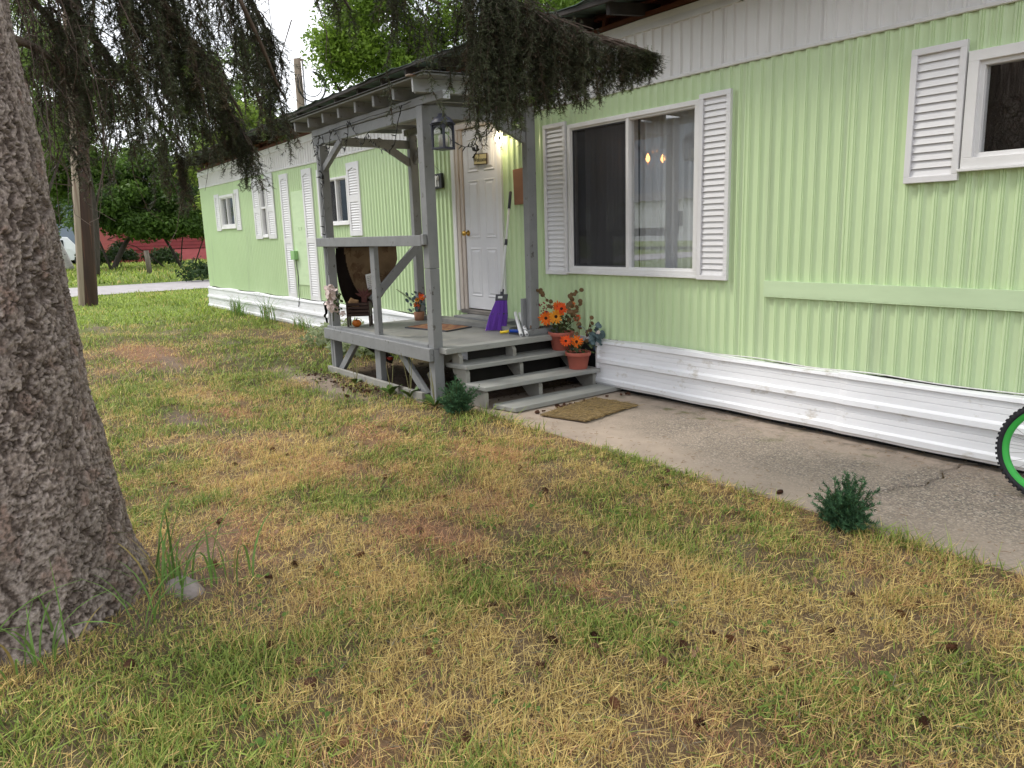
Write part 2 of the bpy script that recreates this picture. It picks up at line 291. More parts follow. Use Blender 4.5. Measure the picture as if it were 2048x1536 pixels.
def concrete():
    m = bpy.data.materials.new('worn_concrete'); m.use_nodes = True; t = m.node_tree; b = t.nodes['Principled BSDF']; b.inputs['Roughness'].default_value = 0.88
    co = t.nodes.new('ShaderNodeTexCoord')
    def nz(sc, d=6, r=0.6):
        n = t.nodes.new('ShaderNodeTexNoise'); n.inputs['Scale'].default_value = sc; n.inputs['Detail'].default_value = d; n.inputs['Roughness'].default_value = r; t.links.new(co.outputs['Object'], n.inputs['Vector']); return n
    def rg(s, a, z, o=0):
        r = t.nodes.new('ShaderNodeMapRange'); r.inputs[1].default_value = a; r.inputs[2].default_value = z; t.links.new(s.outputs[o], r.inputs[0]); return r
    def mx(f, A, B, bt='MIX'):
        x = t.nodes.new('ShaderNodeMix'); x.data_type = 'RGBA'; x.blend_type = bt
        t.links.new(f.outputs[0], x.inputs[0])
        for k, q in ((6, A), (7, B)):
            if isinstance(q, tuple): x.inputs[k].default_value = (*q, 1)
            else: t.links.new(q.outputs[2] if q.bl_idname == 'ShaderNodeMix' else q.outputs[0], x.inputs[k])
        return x
    base = mx(rg(nz(1.6), 0.35, 0.65), (0.41, 0.325, 0.26), (0.27, 0.215, 0.17))
    # exposed pebbles in the worn middle of the path: every cell its own stone colour
    vo = t.nodes.new('ShaderNodeTexVoronoi'); vo.inputs['Scale'].default_value = 120; t.links.new(co.outputs['Object'], vo.inputs['Vector'])
    hs = t.nodes.new('ShaderNodeValToRGB'); e = hs.color_ramp.elements
    e[0].position = 0.0; e[0].color = (0.10, 0.095, 0.09, 1); e[1].position = 1.0; e[1].color = (0.50, 0.43, 0.365, 1)
    q = e.new(0.45); q.color = (0.235, 0.185, 0.15, 1); q2 = e.new(0.8); q2.color = (0.31, 0.25, 0.20, 1)
    sp = t.nodes.new('ShaderNodeSeparateColor'); t.links.new(vo.outputs['Color'], sp.inputs[0]); t.links.new(sp.outputs[0], hs.inputs[0])
    at = t.nodes.new('ShaderNodeAttribute'); at.attribute_name = 'Col'; sa = t.nodes.new('ShaderNodeSeparateColor'); t.links.new(at.outputs['Color'], sa.inputs[0])
    wn = nz(5.0); ad = t.nodes.new('ShaderNodeMath'); ad.operation = 'ADD'; t.links.new(sa.outputs[0], ad.inputs[0]); t.links.new(wn.outputs[0], ad.inputs[1])
    wear = rg(ad, 0.75, 1.55)
    c = mx(wear, base, hs)
    mo = rg(nz(9.0), 0.45, 0.7); mm = t.nodes.new('ShaderNodeMath'); mm.operation = 'MULTIPLY'; t.links.new(mo.outputs[0], mm.inputs[0]); t.links.new(sa.outputs[1], mm.inputs[1])
    c = mx(mm, c, (0.115, 0.095, 0.07))
    mo2 = rg(nz(6.0), 0.55, 0.7); mm2 = t.nodes.new('ShaderNodeMath'); mm2.operation = 'MULTIPLY'; t.links.new(mo2.outputs[0], mm2.inputs[0]); t.links.new(sa.outputs[2], mm2.inputs[1])
    c = mx(mm2, c, (0.12, 0.115, 0.045))
    t.links.new(c.outputs[2], b.inputs['Base Color'])
    h = t.nodes.new('ShaderNodeMath'); h.operation = 'MULTIPLY'; t.links.new(vo.outputs['Distance'], h.inputs[0]); t.links.new(wear.outputs[0], h.inputs[1])
    bp = t.nodes.new('ShaderNodeBump'); bp.invert = True; bp.inputs['Strength'].default_value = 0.7; bp.inputs['Distance'].default_value = 0.008; t.links.new(h.outputs[0], bp.inputs['Height'])
    n2 = nz(70.0, 8); bp2 = t.nodes.new('ShaderNodeBump'); bp2.inputs['Strength'].default_value = 0.35; bp2.inputs['Distance'].default_value = 0.006; t.links.new(n2.outputs[0], bp2.inputs['Height']); t.links.new(bp.outputs[0], bp2.inputs['Normal'])
    t.links.new(bp2.outputs[0], b.inputs['Normal']); return m
M['concrete'] = concrete()

# ------------------------------------------------------------------ ground, path, road
DRY = [(-10.76, -2.67, 1.5, 0.42, 1.0, 1), (-9.5, -2.35, 1.0, 0.25, 0.6, 1), (-4.9, -2.35, 0.55, 0.33, 0.9, 1), (-3.95, -2.0, 0.6, 0.3, 0.8, 1), (-3.75, -3.55, 0.5, 0.28, 0.7, 1), (-2.98, -2.95, 0.55, 0.25, 0.9, 1),
       (-4.3, -3.0, 0.45, 0.3, 0.7, 1), (-3.3, -2.45, 0.5, 0.25, 0.6, 1), (-2.15, -2.75, 0.4, 0.16, 0.8, 1), (-7.6, -2.75, 0.9, 0.22, 0.7, 0.6), (-6.3, -2.9, 0.6, 0.2, 0.7, 0.8), (-5.3, -3.2, 0.6, 0.25, 0.5, 0.8), (-1.6, -2.1, 0.9, 0.4, 0.6, 0.25), (-2.6, -1.85, 0.8, 0.3, 0.6, 0.2), (-1.0, -2.6, 0.8, 0.5, 0.45, 0.4)]
DIRT = [(-6.44, -3.22, 0.42, 0.13, 1.0), (-6.95, -1.80, 1.0, 0.17, 1.0), (-7.9, -1.75, 0.4, 0.12, 0.7), (-14.4, -2.6, 1.1, 0.14, 0.7), (-9.8, -2.6, 0.9, 0.12, 0.8), (-6.3, -0.9, 1.1, 0.45, 1.5), (-11.4, -0.9, 0.9, 0.12, 0.7), (-3.35, -4.3, 0.55, 0.5, 0.8), (-2.85, -3.9, 0.25, 0.3, 0.6), (-5.7, -3.05, 0.25, 0.1, 0.6)]
def patch(x, y, L):
    v = np.zeros_like(x)
    for p in L: v = np.maximum(v, p[4] * np.exp(-(((x - p[0]) / p[2]) ** 2 + ((y - p[1]) / p[3]) ** 2)))
    return v
def dryness(x, y):
    w = (fbm(x * 2.1, y * 2.1, 41, 4) - 0.5); near = sstep(-9.0, -4.0, x)
    base = 0.36 + 0.42 * near + 2.3 * w - 0.35 * sstep(-13.0, -17.0, x) - 0.30 * np.exp(-(((x + 8.8) / 2.0) ** 2 + ((y + 1.5) / 0.7) ** 2)) - 0.25 * np.exp(-(((x + 5.7) / 0.8) ** 2 + ((y + 2.1) / 0.45) ** 2))
    return np.clip(np.maximum(base, patch(x + 0.35 * w, y + 0.35 * w, DRY) * 1.3), 0, 1.1)
def ginger(x, y):
    g = np.zeros_like(x)
    for p in DRY: g = np.maximum(g, p[5] * p[4] * np.exp(-(((x - p[0]) / p[2]) ** 2 + ((y - p[1]) / p[3]) ** 2)))
    return np.clip(g + (fbm(x * 2.3, y * 2.3, 77, 3) - 0.52) * 1.3, 0, 1)
def dirt(x, y): 
    w = fbm(x * 3.1, y * 3.1, 55, 4) - 0.5
    return np.clip(patch(x + 0.3 * w, y + 0.3 * w, DIRT) + 1.4 * np.clip(fbm(x * 2.6, y * 2.6, 91, 4) - 0.60, 0, 1), 0, 1)

def grid_sheet(name, xs, ys, m, zf, colf, kind='structure', skip=None):
    X, Y = np.meshgrid(xs, ys, indexing='ij'); nx, ny = X.shape; V = np.stack([X, Y, zf(X, Y)], -1).reshape(-1, 3)
    i = np.arange(nx * ny).reshape(nx, ny); F = np.stack([i[:-1, :-1], i[1:, :-1], i[1:, 1:], i[:-1, 1:]], -1).reshape(-1, 4)
    if skip is not None:
        c = V[F].mean(1); F = F[~skip(c[:, 0], c[:, 1])]
    return fast(name, V, F, m, colf(X.ravel(), Y.ravel()), smooth=True, kind=kind)
def soilcol(x, y):
    d = dirt(x, y)[:, None]; g = dryness(x, y)[:, None]; gi = ginger(x, y)[:, None]; far = sstep(-11, -18, x)[:, None]
    thatch = np.array([0.155, 0.108, 0.065]) * g + np.array([0.075, 0.07, 0.03]) * (1 - g); thatch = thatch * (1 - 0.6 * gi * g) + np.array([0.26, 0.135, 0.075]) * 0.6 * gi * g
    thatch = thatch * (1 - far) + np.array([0.17, 0.22, 0.055]) * far  # distant ground lightened: its sunshine is put into the colour
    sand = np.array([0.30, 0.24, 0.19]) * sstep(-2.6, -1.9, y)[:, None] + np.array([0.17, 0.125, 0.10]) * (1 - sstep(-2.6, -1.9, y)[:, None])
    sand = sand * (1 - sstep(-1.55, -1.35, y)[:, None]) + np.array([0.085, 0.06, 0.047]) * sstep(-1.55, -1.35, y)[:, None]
    n = (0.75 + 0.5 * fbm(x * 14, y * 14, 5, 3))[:, None]
    return (thatch * (1 - d) + sand * d) * n
M['soilsheet'] = vcmat('lawn_soil_and_thatch', 0.95, 0.1, 0, 1.0, 90, 110)
xs = np.unique(np.concatenate([np.linspace(-9, 3, 260), np.linspace(-24, -9, 130), np.linspace(-60, -24, 60), np.linspace(-400, -60, 18), np.linspace(3, 200, 16)]))
ys = np.unique(np.concatenate([np.linspace(-6, 0.4, 150), np.linspace(-24, -6, 36), np.linspace(-300, -24, 12), np.linspace(0.4, 25, 26), np.linspace(25, 300, 14)]))
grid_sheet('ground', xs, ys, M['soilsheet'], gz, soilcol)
# road: a real strip with its own slight crown, running past the far end of the house
def road_x(y): return -24.05 - 0.055 * (y - 0) , -29.0 - 0.01 * y
yr = np.linspace(-90, 90, 80); rv = []; rf = []
for i, y in enumerate(yr):
    a, b = -24.05 - 0.03 * y + 0.12 * math.sin(y * 1.3) * 0.5, -29.05 - 0.03 * y + 0.06 * math.sin(y * 0.9)
    for k in range(7): q = k / 6; rv.append((a + (b - a) * q, y, 0.012 + 0.05 * (1 - (2 * q - 1) ** 2)))
for i in range(len(yr) - 1):
    for k in range(6): a = i * 7 + k; rf.append((a, a + 1, a + 8, a + 7))
o = MB().add(rv, rf).build('road', M['asphalt'], smooth=True); o['kind'] = 'structure'
# concrete path along the house: two slabs with a cracked joint between them
def slab(x0f, x1f, name):
    nx, ny = 90, 30; V = []; 
    ys_ = np.linspace(0, 1, ny)
    for i in range(nx):
        for j in range(ny):
            t = j / (ny - 1); y = -1.36 + 1.40 * t
            q = i / (nx - 1); x = x0f(y) * (1 - q) + x1f(y) * q
            if j == 0: y += -0.03 + 0.07 * float(vn(np.array([x * 3.0]), np.array([0.3]), 9)[0])
            V.append((x, y, 0.004))
    V = np.array(V); V[:, 2] += (fbm(V[:, 0] * 2, V[:, 1] * 2, 8, 4) - 0.5) * 0.012
    n = len(V); i = np.arange(n).reshape(nx, ny); F = np.stack([i[:-1, :-1], i[1:, :-1], i[1:, 1:], i[:-1, 1:]], -1).reshape(-1, 4)
    rim = np.concatenate([i[:, 0], i[-1, 1:], i[-2::-1, -1], i[0, -2:0:-1]]); low = V[rim].copy(); low[:, 2] = -0.10
    V2 = np.vstack([V, low]); k = len(rim); r2 = n + np.arange(k); Fs = np.stack([rim, np.roll(rim, -1), np.roll(r2, -1), r2], -1)[:, ::-1]
    wear = np.clip(np.exp(-((V2[:, 1] + 0.62 + 0.1 * np.sin(V2[:, 0] * 2)) / 0.55) ** 2) * 0.85 * sstep(-4.8, -3.4, V2[:, 0]) + 0.25 * (V2[:, 0] > -2), 0, 1)
    dirtw = np.exp(-((V2[:, 1] - 0.02) / 0.30) ** 2); moss = np.exp(-((V2[:, 1] + 0.30) / 0.22) ** 2) * (V2[:, 0] < -2.2)
    o = fast(name, V2, np.vstack([F, Fs]), M['concrete'], np.stack([wear, dirtw, moss], -1)); o['kind'] = 'structure'; return o
jag = lambda y: -1.92 + 0.12 * (y + 0.9) + 0.035 * math.sin(y * 9) + 0.018 * math.sin(y * 31 + 1)
slab(lambda y: -5.25, lambda y: jag(y) - 0.006 - 0.006 * abs(math.sin(y * 17)), 'concrete_path')
slab(lambda y: jag(y) + 0.004, lambda y: 6.0, 'concrete_path')
# ------------------------------------------------------------------ mobile home
HX0, HX1 = -17.36, 3.2
ZG, ZB = 0.437, 2.483                        # bottom and top of the green siding
def ztop(x): return 2.815 + 0.0125 * (min(x, -4.5) + 17.36)
home = thing('mobile_home', 'long mint green mobile home with white upper band and white metal skirting', 'mobile home', (-7.0, 0, 0))
OPEN = [(-15.96, -15.05, 1.63, 2.27), (-13.58, -13.28, 1.44, 2.41), (-10.68, -10.0, 1.575, 2.22), (-7.12, -6.40, 0.50, ZB + 0.02), (-5.36, -3.89, 1.03, 2.30), (-2.02, -0.55, 1.67, 2.26)]
PITCH = 0.0856
RIB = [(0.0, 0.0), (0.34, 0.0), (0.42, -0.009), (0.56, -0.011), (0.60, -0.007), (0.64, -0.011), (0.70, -0.011), (0.74, -0.006), (0.79, -0.009), (0.90, -0.003), (1.0, 0.0)]
def panel(name, x0, x1, z0, z1, prof, pitch, m, dy, opens, lap=True):
    """one sheet of ribbed siding, real ribs, cut round the openings"""
    xs_ = []
    n = max(1, int(round((x1 - x0) / pitch)))
    for k in range(n):
        for (a, d) in prof[:-1]: xs_.append((x0 + (x1 - x0) * (k + a) / n, d * 1.3 + dy))
    xs_.append((x1, dy))
    if lap: xs_[0] = (xs_[0][0], dy - 0.004); xs_.insert(1, (xs_[0][0] + 0.012, dy - 0.004)); xs_.insert(2, (xs_[1][0] + 0.002, dy))
    vs = []; fs = []
    def quad(a, b, za, zb):
        k = len(vs); vs.extend([(a[0], a[1], za[0]), (b[0], b[1], za[1]), (b[0], b[1], zb[1]), (a[0], a[1], zb[0])]); fs.append((k, k + 1, k + 2, k + 3))
    zz = lambda f, x: f(x) if callable(f) else f
    for a, b in zip(xs_[:-1], xs_[1:]):
        mid = (a[0] + b[0]) / 2; lo = (zz(z0, a[0]), zz(z0, b[0])); hi = (zz(z1, a[0]), zz(z1, b[0])); cuts = [o for o in opens if o[0] < mid < o[1] and o[3] > min(lo) and o[2] < max(hi)]
        if not cuts: quad(a, b, lo, hi)
        else:
            o = cuts[0]
            if o[2] > max(lo): quad(a, b, lo, (o[2], o[2]))
            if o[3] < min(hi): quad(a, b, (o[3], o[3]), hi)
    mb = MB(); mb.add(vs, fs); return mb.build(name, m, home, fixn=False)
x = HX0; wig = lambda x: ZG + 0.006 * math.sin(x * 2.1) + 0.004 * math.sin(x * 7.7)
while x < HX1 - 0.1:
    x1 = min(x + 0.770, HX1)
    cov = [o_ for o_ in OPEN if o_[0] <= x + 0.02 and o_[1] >= x1 - 0.02]; dy_ = random.uniform(-0.0015, 0.0015)
    if cov: panel('siding_panel', x, x1, wig, cov[0][2], RIB, PITCH, M['green'], dy_, []); panel('siding_panel', x, x1, cov[0][3], ZB, RIB, PITCH, M['green'], dy_, [])
    else: panel('siding_panel', x, x1, wig, ZB, RIB, PITCH, M['green'], dy_, OPEN)
    x = x1
BRIB = [(0.0, 0.0), (0.62, 0.0), (0.70, -0.010), (0.78, -0.012), (0.86, -0.012), (0.93, -0.002), (1.0, 0.0)]
x = HX0
while x < HX1 - 0.1:
    x1 = min(x + 0.76, HX1)
    panel('upper_panel', x, x1, ZB + 0.012, lambda q: ztop(q) - 0.075 + 0.006 * math.sin(q * 1.7), BRIB, 0.095, M['band'], random.uniform(-0.001, 0.001) - 0.006, []); x = x1
b = MB(); n = 60; vs = []; fs = []
for i in range(n + 1):                                     # white moulding between the green and the white
    q = HX0 + (HX1 - HX0) * i / n; s = 0.004 * math.sin(q * 1.3)
    for (dy, dz) in ((-0.012, -0.004), (-0.024, 0.0), (-0.026, 0.018), (-0.016, 0.024), (-0.008, 0.024)): vs.append((q, dy, ZB + dz + s))
for i in range(n):
    for k in range(4): a = i * 5 + k; fs.append((a, a + 1, a + 6, a + 5))
b.add(vs, fs).build('moulding', M['white'], home)
b = MB(); vs = []; fs = []
for i in range(n * 2 + 1):                                 # buckled flashing strip under the roof
    q = HX0 + (HX1 - HX0) * i / (n * 2); s = 0.006 * math.sin(q * 1.9) + 0.004 * math.sin(q * 5.1); t = ztop(q)
    for (dy, z) in ((-0.008, t - 0.092 + s), (-0.026 + s * .6, t - 0.088 + s), (-0.02, t - 0.045), (-0.022, t + 0.0), (0.02, t + 0.004)): vs.append((q, dy, z))
for i in range(n * 2):
    for k in range(4): a = i * 5 + k; fs.append((a, a + 1, a + 6, a + 5))
b.add(vs, fs).build('flashing', M['white'], home)
# dark core behind the sheets: room walls, floor, back, ends
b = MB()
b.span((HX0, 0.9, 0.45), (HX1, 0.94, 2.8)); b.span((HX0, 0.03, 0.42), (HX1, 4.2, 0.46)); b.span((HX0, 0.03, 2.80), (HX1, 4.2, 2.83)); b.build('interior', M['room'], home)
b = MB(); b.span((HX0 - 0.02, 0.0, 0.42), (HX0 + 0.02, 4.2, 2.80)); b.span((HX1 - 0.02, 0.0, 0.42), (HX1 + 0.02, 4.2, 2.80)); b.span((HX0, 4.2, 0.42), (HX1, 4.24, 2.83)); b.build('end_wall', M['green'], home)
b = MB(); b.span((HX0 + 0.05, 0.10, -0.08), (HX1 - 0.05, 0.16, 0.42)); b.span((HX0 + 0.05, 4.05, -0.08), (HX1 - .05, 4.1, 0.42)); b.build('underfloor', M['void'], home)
b = MB(); b.span((-4.94, -0.012, -0.03), (HX1, 0.06, 0.10)); b.build('gap_shade_strip', M['dark'], home)  # black strip: the shadow under the skirting put into colour
# skirting: horizontally ribbed sheets
SP = [(0.0, -0.040), (0.012, -0.046), (0.024, -0.058), (0.060, -0.060), (0.074, -0.044), (0.120, -0.042), (0.123, -0.037), (0.126, -0.042), (0.160, -0.042), (0.163, -0.037), (0.166, -0.042), (0.205, -0.042), (0.218, -0.066), (0.252, -0.064), (0.268, -0.043), (0.310, -0.041), (0.313, -0.036), (0.316, -0.041), (0.350, -0.041), (0.353, -0.036), (0.356, -0.041), (0.388, -0.041), (0.398, -0.056), (0.424, -0.052), (0.433, -0.034), (0.438, -0.020)]
def skirt(x0, x1, z0=0.018, tear=None, lean=0.0, amp=1.0, seed=0, off=0.0):
    n = max(8, int((x1 - x0) / 0.06)); vs = []; fs = []; k = len(SP)
    for i in range(n + 1):
        t = i / n; q = x0 + (x1 - x0) * t; warp = amp * (0.003 * math.sin(q * 2.3 + seed) + 0.002 * math.sin(q * 6.1 + seed * 2))
        for j, (z, d) in enumerate(SP):
            zz = z0 + z * (1 - z0 * 2.0) + (0.010 * math.sin(q * 3.1 + seed) * amp if j > k - 4 else 0) + (0.002 * math.sin(q * 9 + seed) * amp if j < 3 else 0)
            xx = q
            if tear and i == n: xx -= tear * max(0, (z - 0.12)) * 0.5 + 0.012 * math.sin(z * 40)
            if i == 0: xx += 0.008 * math.sin(z * 30 + seed)
            vs.append((xx, d + off + (0.012 * math.exp(-(q - x0) / 0.02) if off else 0) + warp * (0.4 + z) + lean * (0.43 - z) * -1.0 + random.uniform(-.0003, .0003), zz))
    for i in range(n):
        for j in range(k - 1): a = i * k + j; fs.append((a, a + k, a + k + 1, a + 1))
    o = MB().add(vs, fs).build('skirting_panel', M['skirt'], home, smooth=False, fixn=False)
    sm = o.modifiers.new('thickness', 'SOLIDIFY'); sm.thickness = 0.002
    return o
for i, (a, c, te) in enumerate([(-17.36, -15.3, None), (-15.31, -14.0, None), (-14.01, -12.4, None), (-12.41, -11.02, 0.35), (-10.93, -9.2, None), (-9.21, -7.5, None), (-7.52, -5.6, None)]): skirt(a, c, -0.01, te, 0.05, 1.2, i)
skirt(-4.95, -2.640, 0.045, None, 0.10, 1.0, 8); skirt(-2.665, -0.35, 0.045, None, 0.10, 1.0, 11, -0.010); skirt(-0.36, 1.9, 0.045, None, 0.1, 1.0, 14); skirt(1.89, HX1, 0.045, None, 0.1, 1.0, 17)
b = MB(); b.span((-4.955, -0.085, 0.05), (-4.935, 0.02, 0.44)); b.build('skirting_edge', M['skirt'], home)
b = MB(); b.span((-5.42, -0.03, 0.0), (-4.958, 0.02, 0.40)); b.build('tarred_board', M['dark'], home)
b = MB(); b.span((-5.45, -0.026, 0.40), (-4.955, -0.004, 0.445)); b.build('skirting_cap', M['skirt'], home)
b = MB(); b.tube([(-5.0 + 4.2 * i / 40, -0.045 - 0.008 * math.sin(i), 0.452 - 0.006 * math.sin(i * 0.7)) for i in range(41)], 0.004, 6); b.build('cable', M['white'], home)

# roof over: sheet metal on rafters, hanging clear of the wall top
def zeave(x): return float(np.interp(x, [-17.6, -16.2, -10.5, -7.5, -5.2, -4.2, HX1], [3.02, 3.04, 3.10, 3.15, 3.10, 3.05, 3.05]))
vs = []; fs = []; nx = 160; row = [(-0.46, 0.0), (-0.2, 0.03), (1.0, 0.16), (2.1, 0.26), (3.3, 0.16), (4.7, 0.0)]
for i in range(nx + 1):
    q = HX0 - 0.25 + (HX1 + 0.25 - HX0) * i / nx; rb = 0.018 if i % 4 == 0 else 0.0
    for (y, d) in row: vs.append((q, y + 0.012 * math.sin(q * 3.3) * (y < 0), zeave(q) + d + rb + 0.01 * math.sin(q * 1.1)))
k = len(row)
for i in range(nx):
    for j in range(k - 1): a = i * k + j; fs.append((a, a + 1, a + k + 1, a + k))
o = MB().add(vs, fs).build('roof', M['roofmetal'], home); sm = o.modifiers.new('t', 'SOLIDIFY'); sm.thickness = 0.006
rm = None; q = HX0 + 0.1; kq = 0
while q < HX1:
    b = MB(); z = zeave(q); b.beam((q, -0.40 + 0.03 * math.sin(kq * 2.7), z - 0.062), (q, 1.2, z + 0.098), 0.038, 0.085); b.build('rafter', M['darkwood'], home); q += 0.61; kq += 1
b = MB(); n = 34
for i in range(n):
    a = HX0 - 0.2 + (HX1 + 0.2 - HX0) * i / n; c = HX0 - 0.2 + (HX1 + 0.2 - HX0) * (i + 1) / n
    b.beam((a, -0.43, zeave(a) - 0.018), (c + 0.004, -0.43, zeave(c) - 0.018), 0.03, 0.03)
b.build('eave_batten', M['darkwood'], home)
for (dz, nm) in ((0.028, 'wall_plate'), (0.125, 'wall_plate')):
    b = MB()
    for i in range(n):
        a = HX0 + (HX1 - HX0) * i / n; c = HX0 + (HX1 - HX0) * (i + 1) / n
        b.beam((a, -0.005 + dz * 0.3, ztop(a) + dz), (c + 0.003, -0.005 + dz * 0.3, ztop(c) + dz), 0.04, 0.036 if dz < 0.1 else 0.022)
    b.build(nm, M['redwood'], home)
q = HX0 + 0.3
while q < HX1:
    b = MB(); b.beam((q, 0.012, ztop(q) + 0.02), (q, 0.03, zeave(q) - 0.0), 0.036, 0.05, up=(0, 1, 0)); b.build('stud', M['redwood'], home); q += 0.405
b = MB()
for i in range(n):
    a = HX0 + (HX1 - HX0) * i / n; c = HX0 + (HX1 - HX0) * (i + 1) / n
    b.beam((a, 0.16, ztop(a) + 0.15), (c + 0.003, 0.16, ztop(c) + 0.15), 0.02, 0.34)
b.build('backing_board', M['redwood'], home)

# windows
def frame_box(mb, x0, x1, z0, z1, w, ya, yb):
    mb.span((x0, ya, z0), (x1, yb, z0 + w)); mb.span((x0, ya, z1 - w), (x1, yb, z1)); mb.span((x0, ya, z0 + w), (x0 + w, yb, z1 - w)); mb.span((x1 - w, ya, z0 + w), (x1, yb, z1 - w))
def curtain(win, x0, x1, z0, z1, y, m, waves, seed=0, gap=None):
    n = 120; vs = []; fs = []
    for i in range(n + 1):
        t = i / n; q = x0 + (x1 - x0) * t; ph = waves * t * 2 * math.pi + 0.9 * math.sin(t * 9 + seed)
        for j in range(5):
            s = j / 4; vs.append((q + 0.012 * s * math.sin(ph * .5 + seed), y + 0.022 * math.sin(ph) * (0.5 + 0.6 * (1 - s)) + 0.01 * math.sin(ph * 2.3), z1 + (z0 - z1) * s))
    for i in range(n):
        for j in range(4): a = i * 5 + j; fs.append((a, a + 1, a + 6, a + 5))
    return MB().add(vs, fs).build('curtain', m, win, smooth=True, fixn=False)
def window(x0, x1, z0, z1, outer=0.03, split=None, horiz=None, sill=True, depth=0.028):
    b = MB(); frame_box(b, x0, x1, z0, z1, outer, -depth, 0.06); frame_box(b, x0 + outer * 0.55, x1 - outer * 0.55, z0 + outer * .55, z1 - outer * .55, outer * 0.9, -depth * 0.45, 0.05)
    w = b.build('window', M['white'], home, bevel=0.002)
    if split: b = MB(); b.span((split - 0.016, -depth * 0.8, z0 + outer), (split + 0.016, 0.045, z1 - outer)); b.build('mullion', M['white'], w, bevel=0.002)
    if horiz: b = MB(); b.span((x0 + outer, -depth * 0.8, horiz - 0.016), (x1 - outer, 0.045, horiz + 0.016)); b.build('mullion', M['white'], w, bevel=0.002)
    if sill: b = MB(); b.span((x0 - 0.012, -depth - 0.016, z0 - 0.016), (x1 + 0.012, -0.002, z0 - 0.001)); b.build('sill', M['white'], w, bevel=0.002)
    g = outer * 1.2
    def pane(a, c, e, f, y): bb = MB(); bb.span((a, y, e), (c, y + 0.004, f)); return bb.build('pane', M['glass'], w)
    if split: pane(x0 + g, split - 0.013, z0 + g, z1 - g, 0.022); pane(split + 0.013, x1 - g, z0 + g, z1 - g, 0.012)
    elif horiz: pane(x0 + g, x1 - g, z0 + g, horiz - 0.013, 0.018); pane(x0 + g, x1 - g, horiz + 0.013, z1 - g, 0.012)
    else: pane(x0 + g, x1 - g, z0 + g, z1 - g, 0.012)
    return w
def screen(w, x0, x1, z0, z1, y):
    b = MB(); frame_box(b, x0, x1, z0, z1, 0.022, y - 0.006, y + 0.006); b.build('screen_frame', M['charcoal'], w)
    b = MB(); b.span((x0 + 0.02, y, z0 + 0.02), (x1 - 0.02, y + 0.001, z1 - 0.02)); b.build('insect_screen', M['screen'], w)
M['dimcurtain'] = veilmat('grey_blind_cloth', (0.30, 0.30, 0.31), 0.9); M['orangecloth'] = mat('rust_patterned_cloth', (0.30, 0.10, 0.04), (0.18, 0.06, 0.03), (9, 9, 9), 0.9)
w1 = window(-15.96, -15.05, 1.632, 2.265, 0.05, split=-15.52); curtain(w1, -15.9, -15.1, 1.65, 2.24, 0.13, M['dimcurtain'], 5)
w2 = window(-13.57, -13.29, 1.44, 2.41, 0.03, horiz=1.93); curtain(w2, -13.57, -13.29, 1.92, 2.4, 0.12, M['dimcurtain'], 3)
w3 = window(-10.68, -9.995, 1.575, 2.22, 0.03, split=-10.38); screen(w3, -10.645, -10.39, 1.61, 2.19, 0.0); curtain(w3, -10.2, -10.02, 1.6, 2.1, 0.14, M['curtain'], 2)
b = MB(); b.span((-10.36, 0.3, 1.7), (-10.05, 0.32, 2.2)); b.build('hanging', M['orangecloth'], w3)
w4 = window(-5.365, -3.884, 1.022, 2.305, 0.036, split=-4.625); screen(w4, -5.325, -4.640, 1.065, 2.265, -0.004)
curtain(w4, -5.33, -4.66, 1.04, 2.28, 0.14, M['curtain'], 8, 1); curtain(w4, -4.64, -3.89, 1.04, 2.28, 0.14, M['curtain'], 7, 3)
w5 = window(-2.033, -0.53, 1.663, 2.272, 0.055, depth=0.04)
b = MB(); b.span((-1.70, 0.30, 1.70), (-1.35, 0.42, 1.95)); b.build('carton', M['card'], w5)
# chandelier seen through the sheer curtain
b = MB(); b.tube([(-4.727, 0.42, 2.79), (-4.727, 0.42, 2.05)], 0.006, 6); b.lathe([(0.0, 2.02), (0.03, 2.03), (0.035, 2.06), (0.012, 2.10), (0, 2.11)], (-4.727, 0.42, 0), 12)
for s in (-1, 1): b.tube([(-4.727, 0.42, 1.96), (-4.727 + s * 0.04, 0.42, 1.90), (-4.727 + s * 0.08, 0.42, 1.92), (-4.727 + s * 0.088, 0.42, 1.95)], 0.006, 6)
ch = b.build('chandelier', M['brass'], home, smooth=True)
M['flame'] = emat('candle_bulb_glow', (1.0, 0.42, 0.10), 22.0)
for s, h in ((-1, 0.0), (1, -0.02)):
    b = MB(); b.lathe([(0.0, 1.95 + h), (0.012, 1.96 + h), (0.02, 1.98 + h), (0.014, 2.005 + h), (0.0, 2.03 + h)], (-4.727 + s * 0.088, 0.42, 0), 12); b.build('bulb', M['flame'], ch, smooth=True)

